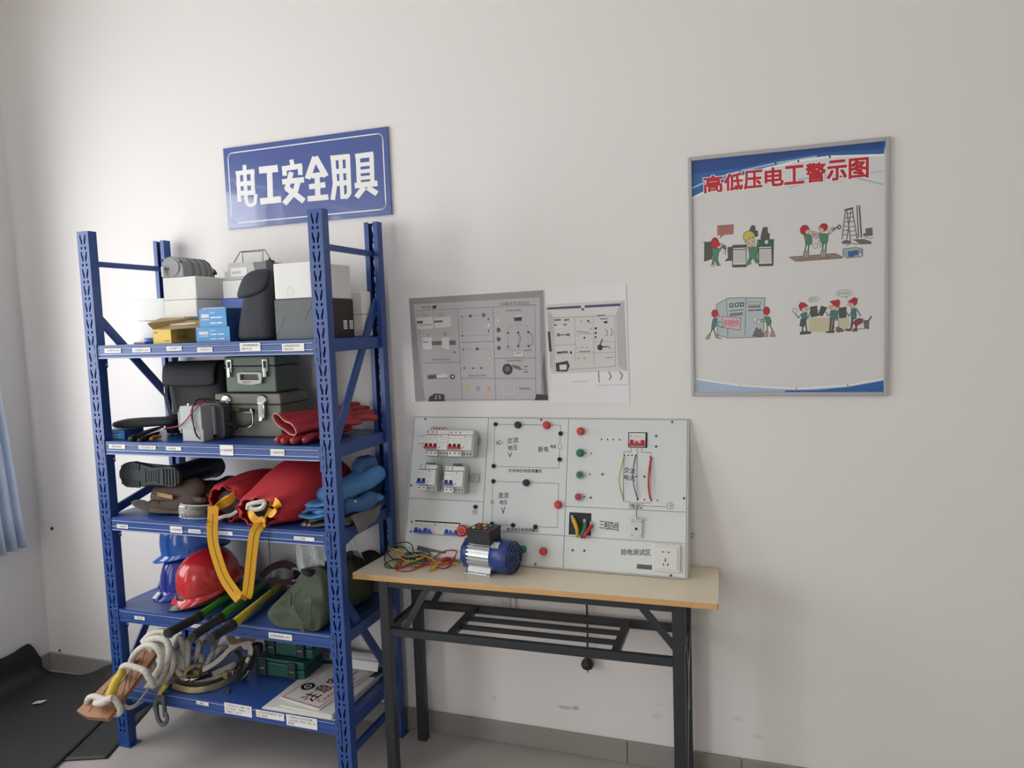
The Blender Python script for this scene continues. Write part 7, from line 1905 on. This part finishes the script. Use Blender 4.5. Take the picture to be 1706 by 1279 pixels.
obj('hook_body', MB().tube([(-.23,-.455,.239),(-.237,-.455,.205),(-.234,-.455,.172),(-.227,-.455,.146),(-.21,-.455,.133),(-.191,-.455,.148),(-.186,-.455,.169),(-.194,-.455,.187)], [.008, .011, .008, .0085, .009, .008, .0065, .005], HK_, 10), sh_)
obj('gate', MB().bar((-.195,-.455,.251), (-.196,-.455,.167), .011, .013, HK_, (0, 1, 0), .003), sh_)
obj('eye_block', MB().box((-.214,-.455,.238), (.034, .014, .022), HK_, .004).lathe([(.004, 0), (.004, .002)], (-.227,-.463,.25), (0, -1, 0), STEEL, 10).lathe([(.004, 0), (.004, .002)], (-.226,-.467,.204), (0, -1, 0), STEEL, 10), sh_)
obj('sling', MB().ribbon([(-.215,-.455,.244),(-.21,-.452,.264),(-.19,-.446,.283),(-.25,-.376,.262),(-.236,-.374,.27)], (.7, .3, .3), .016, .004, WEBW), sh_)
obj('sling_sleeve', MB().tube([(-.21,-.453,.261),(-.197,-.45,.278),(-.187,-.445,.288)], .0095, YH, 10), sh_)
# climbing irons: curved steel bands
IRB = mat('iron_band_brass_grey', '#b8aa84', .28, metal=.7, var=.08)
IRD = mat('iron_dark', '#4a4742', .45, metal=.4, var=.1)
ci = thing('climbing_iron', 'curved brass coloured climbing iron on the bottom shelf front', 'climbing iron', (0, -.33, Z5))
obj('curved_band', MB().ribbon([(-.192,-.411,.268),(-.16,-.411,.263),(-.11,-.411,.262),(-.071,-.398,.262),(-.039,-.372,.263),(-.015,-.342,.267),(0,-.303,.275),(.003,-.27,.287),(.002,-.247,.305),(.005,-.237,.33)], (.06, .12, 1), .022, .005, IRB), ci)
obj('inner_lining', MB().ribbon([(-.187,-.396,.272),(-.116,-.389,.27),(-.067,-.369,.27),(-.035,-.337,.273),(-.018,-.307,.28),(-.011,-.273,.29),(-.011,-.245,.31)], (.06, .12, 1), .018, .005, IRD), ci)
obj('clasp', MB().box((-.008,-.324,.295), (.022, .028, .024), OLV, .003).box((.009,-.311,.3), (.016, .02, .014), STEEL, .002), ci)
c2_ = thing('climbing_iron', 'darker climbing iron standing behind the brass coloured one', 'climbing iron', (.05, -.22, Z5))
obj('curved_band', MB().ribbon([(-.017,-.26,.36),(-.001,-.255,.338),(.005,-.26,.311),(-.006,-.27,.286),(-.033,-.28,.265)], (.3, .8, .3), .016, .004, IRD).ribbon([(.033,-.235,.376),(.048,-.23,.347),(.04,-.235,.311),(.029,-.25,.288),(.018,-.26,.262),(.008,-.27,.248)], (.4, .8, .2), .024, .005, mat('pad_dark_brown', '#3d342f', .7)), c2_)
obj('toothed_clip', MB().tube([(.046,-.265,.29),(.036,-.27,.273),(.019,-.272,.257),(.01,-.272,.249)], .004, PEND, 8), c2_)
obj('foot_pad', MB().box((.045,-.21,.356), (.045, .035, .04), mat('pad_dark_brown', '#3d342f', .7), .012), c2_)
obj('pad_strap', MB().ribbon([(-.038,-.27,.42),(-.005,-.28,.406),(.026,-.275,.415),(.047,-.26,.418),(.072,-.25,.409)], (.2, .7, .5), .022, .004, mat('strap_rose_brown', '#7d675c', .7)), c2_)
mb = MB().tube([(-.231,-.167,.27),(-.189,-.157,.28),(-.168,-.144,.29),(-.217,-.113,.29),(-.264,-.091,.285)], .0016, GREYW, 6)
tag(obj('thin_wire', mb), 'thin grey wire lying in front of the dark climbing iron', 'wire')
tag(obj('wire_clip', MB().tube([(.017,-.377,.252),(.008,-.354,.26),(.04,-.378,.252),(.006,-.362,.257),(.03,-.359,.255),(.029,-.384,.252)], .0016, mat('clip_green_grey', '#51605c', .4, metal=.3), 6)), 'small bent wire clip lying at the middle of the bottom shelf edge', 'clip')
# green tool cases
TCG = mat('case_teal_green', '#184f47', .45, var=.06, scale=20, bump=.04)
TCK = mat('case_latch_dark', '#243432', .45)
def tool_case(lab, x0, x1, y0, y1, z0, z1):
    o = thing('tool_case', lab, 'case', ((x0 + x1) / 2, (y0 + y1) / 2, z0), (0, 0, 0), 'green tool cases')
    zm = z0 + (z1 - z0) * .56
    obj('case_base', MB().box2((x0, y0, z0), (x1, y1, zm - .0008), TCG, .006), o)
    obj('case_lid', MB().box2((x0, y0, zm + .0008), (x1, y1, z1), TCG, .006), o)
    mb = MB()
    for x in (x0 + .045, x1 - .095):
        for k in range(4):
            mb.box2((x, y0 + .02 + k * .018, z1 - .001), (x + .052, y0 + .028 + k * .018, z1 + .002), TCG, .0015, 1)
    obj('lid_ribs', mb, o)
    obj('front_rail', MB().box2((x0 + .062, y0 - .008, z0 + .008), (x1 - .068, y0 - .0005, z1 - .012), TCG, .004), o)
    for x in (x0 + .042, x1 - .05):
        mb = MB().box2((x - .017, y0 - .011, z0 + .004), (x + .017, y0 - .0002, z1 - .004), TCK, .004).box2((x - .010, y0 - .013, zm - .008), (x + .010, y0 - .010, zm - .003), PEND, .001)
        obj('latch', mb, o)
    return o
tool_case('teal green tool case with dark latches, lower of two on the bottom shelf', .036, .264, -.215, -.09, Z5, .322)
tool_case('teal green tool case set back on top of the other green case', .058, .285, -.185, -.085, .3245, .395)
# stacked warning signs
SW = mat('sign_sheet_white', '#dcdad3', .45, var=.02)
SBK = mat('sign_sheet_blue', '#223c66', .45, var=.05)
def sign_sheet(lab, P, z, m=SW, th=.004):
    o = thing('warning_sign', lab, 'sign', (P[0][0], P[0][1], z), (0, 0, 0), 'warning signs stacked on the bottom shelf')
    obj('board_sheet', MB().prism(P, floorf(z), th, m), o)
    return o
def rect(cx, cy, w, l, ang):
    c, s_ = math.cos(ang), math.sin(ang)
    return [(cx + a * c - b * s_, cy + a * s_ + b * c) for a, b in ((-w / 2, -l / 2), (w / 2, -l / 2), (w / 2, l / 2), (-w / 2, l / 2))]
o = sign_sheet('white warning sign at the very bottom of the sign stack', rect(.385, -.262, .305, .34, 0), Z5)
obj('yellow_symbol', MB().disc((.262, -.395), .013, floorf(Z5 + .0042), mat('sign_yellow', '#d6c93a', .5), 0, 18).box2((.272, -.40, Z5 + .0041), (.285, -.392, Z5 + .0044), INK), o)
sign_sheet('second white warning sign from the bottom of the sign stack', rect(.392, -.258, .275, .35, -.03), Z5 + .0045)
sign_sheet('third white warning sign from the bottom of the sign stack', rect(.408, -.258, .25, .35, -.015), Z5 + .009)
o = sign_sheet('warning sheet with blue end showing under the caution sign', rect(.42, -.252, .225, .345, -.05), Z5 + .0135)
mb = MB().prism(rect(.4285, -.112, .2235, .06, -.05), floorf(Z5 + .0177), 0, SBK)
fr = (V((0, 0, Z5 + .018)), V((0, 1, 0)), V((-1, 0, 0)))
mb.text('警告', -.13, -.47, -.09, -.40, fr, WHITEI)
obj('blue_print', mb, o)
cs = thing('warning_sign', 'white caution sign with red border and green emblem on top of the stack', 'sign', (.4, -.25, Z5 + .018), (0, 0, 0), 'warning signs stacked on the bottom shelf')
C4 = [(.271,-.38),(.463,-.415),(.514,-.103),(.311,-.094)]
zt = Z5 + .018
obj('board_sheet', MB().prism(C4, floorf(zt), .004, SW), cs)
q0, q1, q2, q3 = [V((a, b, zt + .0042)) for a, b in C4]
def sp(a, b):
    """point on the sign: a from its left to right when read, b from its foot up"""
    p = (q1.lerp(q2, a)).lerp(q0.lerp(q3, a), b)
    return p
mb = MB()
bd = [sp(.03, .05), sp(.97, .05), sp(.97, .95), sp(.03, .95)]
mb.stroke([(p.x, p.y) for p in bd], .0035, floorf(zt + .0043), REDINK, 0, True)
obj('red_border', mb, cs)
mb = MB()
U_ = (q2 - q1)
W_ = (q0 - q1)
def stext(t, a0, b0, a1, b1, m):
    v, f, _ = glyphs(t)
    mb.add([sp(a0 + x * (a1 - a0), b0 + y * (b1 - b0)) + V((0, 0, .0003)) for x, y in v], f, m)
for dx in (-.004, 0, .004):
    for k, c in enumerate('注意安全'):
        stext(c, .09 + k * .215 + dx, .30, .09 + k * .215 + .175 + dx, .62, REDINK)
stext('Caution', .12, .12, .42, .25, REDINK)
stext('Safety', .5, .12, .75, .25, REDINK)
obj('lettering', mb, cs)
mb = MB()
GEM = mat('emblem_green', '#2f5e50', .5)
ce = sp(.36, .79)
for r, w in ((.020, .009),):
    mb.ring((ce.x, ce.y), r, w, floorf(zt + .0043), GEM, 0, 28)
for k in range(14):
    a = 2 * PI * k / 14
    mb.disc((ce.x + .0265 * math.cos(a), ce.y + .0265 * math.sin(a)), .0035, floorf(zt + .0044), GEM, 0, 8)
mb.stroke([(ce.x - .010, ce.y), (ce.x + .010, ce.y)], .007, floorf(zt + .0046), GEM)
mb.stroke([(ce.x, ce.y - .010), (ce.x, ce.y + .010)], .007, floorf(zt + .0047), GEM)
obj('emblem', mb, cs)
# white paper roll behind the signs
wr = thing('paper_roll', 'white flattened paper roll lying at the back of the sign stack', 'roll', (.44, -.1, Z5 + .02))
mb = MB()
rings = []
for x in (.30, .36, .45, .53, .54):
    rings.append([V((x, -.066 + .03 * math.cos(a), Z5 + .0465 + .021 * math.sin(a))) for a in [2 * PI * i / 20 for i in range(20)]])
mb.loft(rings, WHITEP)
obj('roll_body', mb, wr)
obj('front_sheet', MB().box((.455, -.112, Z5 + .042), (.15, .0016, .034), WHITEP, 0, M.Rotation(-.35, 3, 'X')), wr)
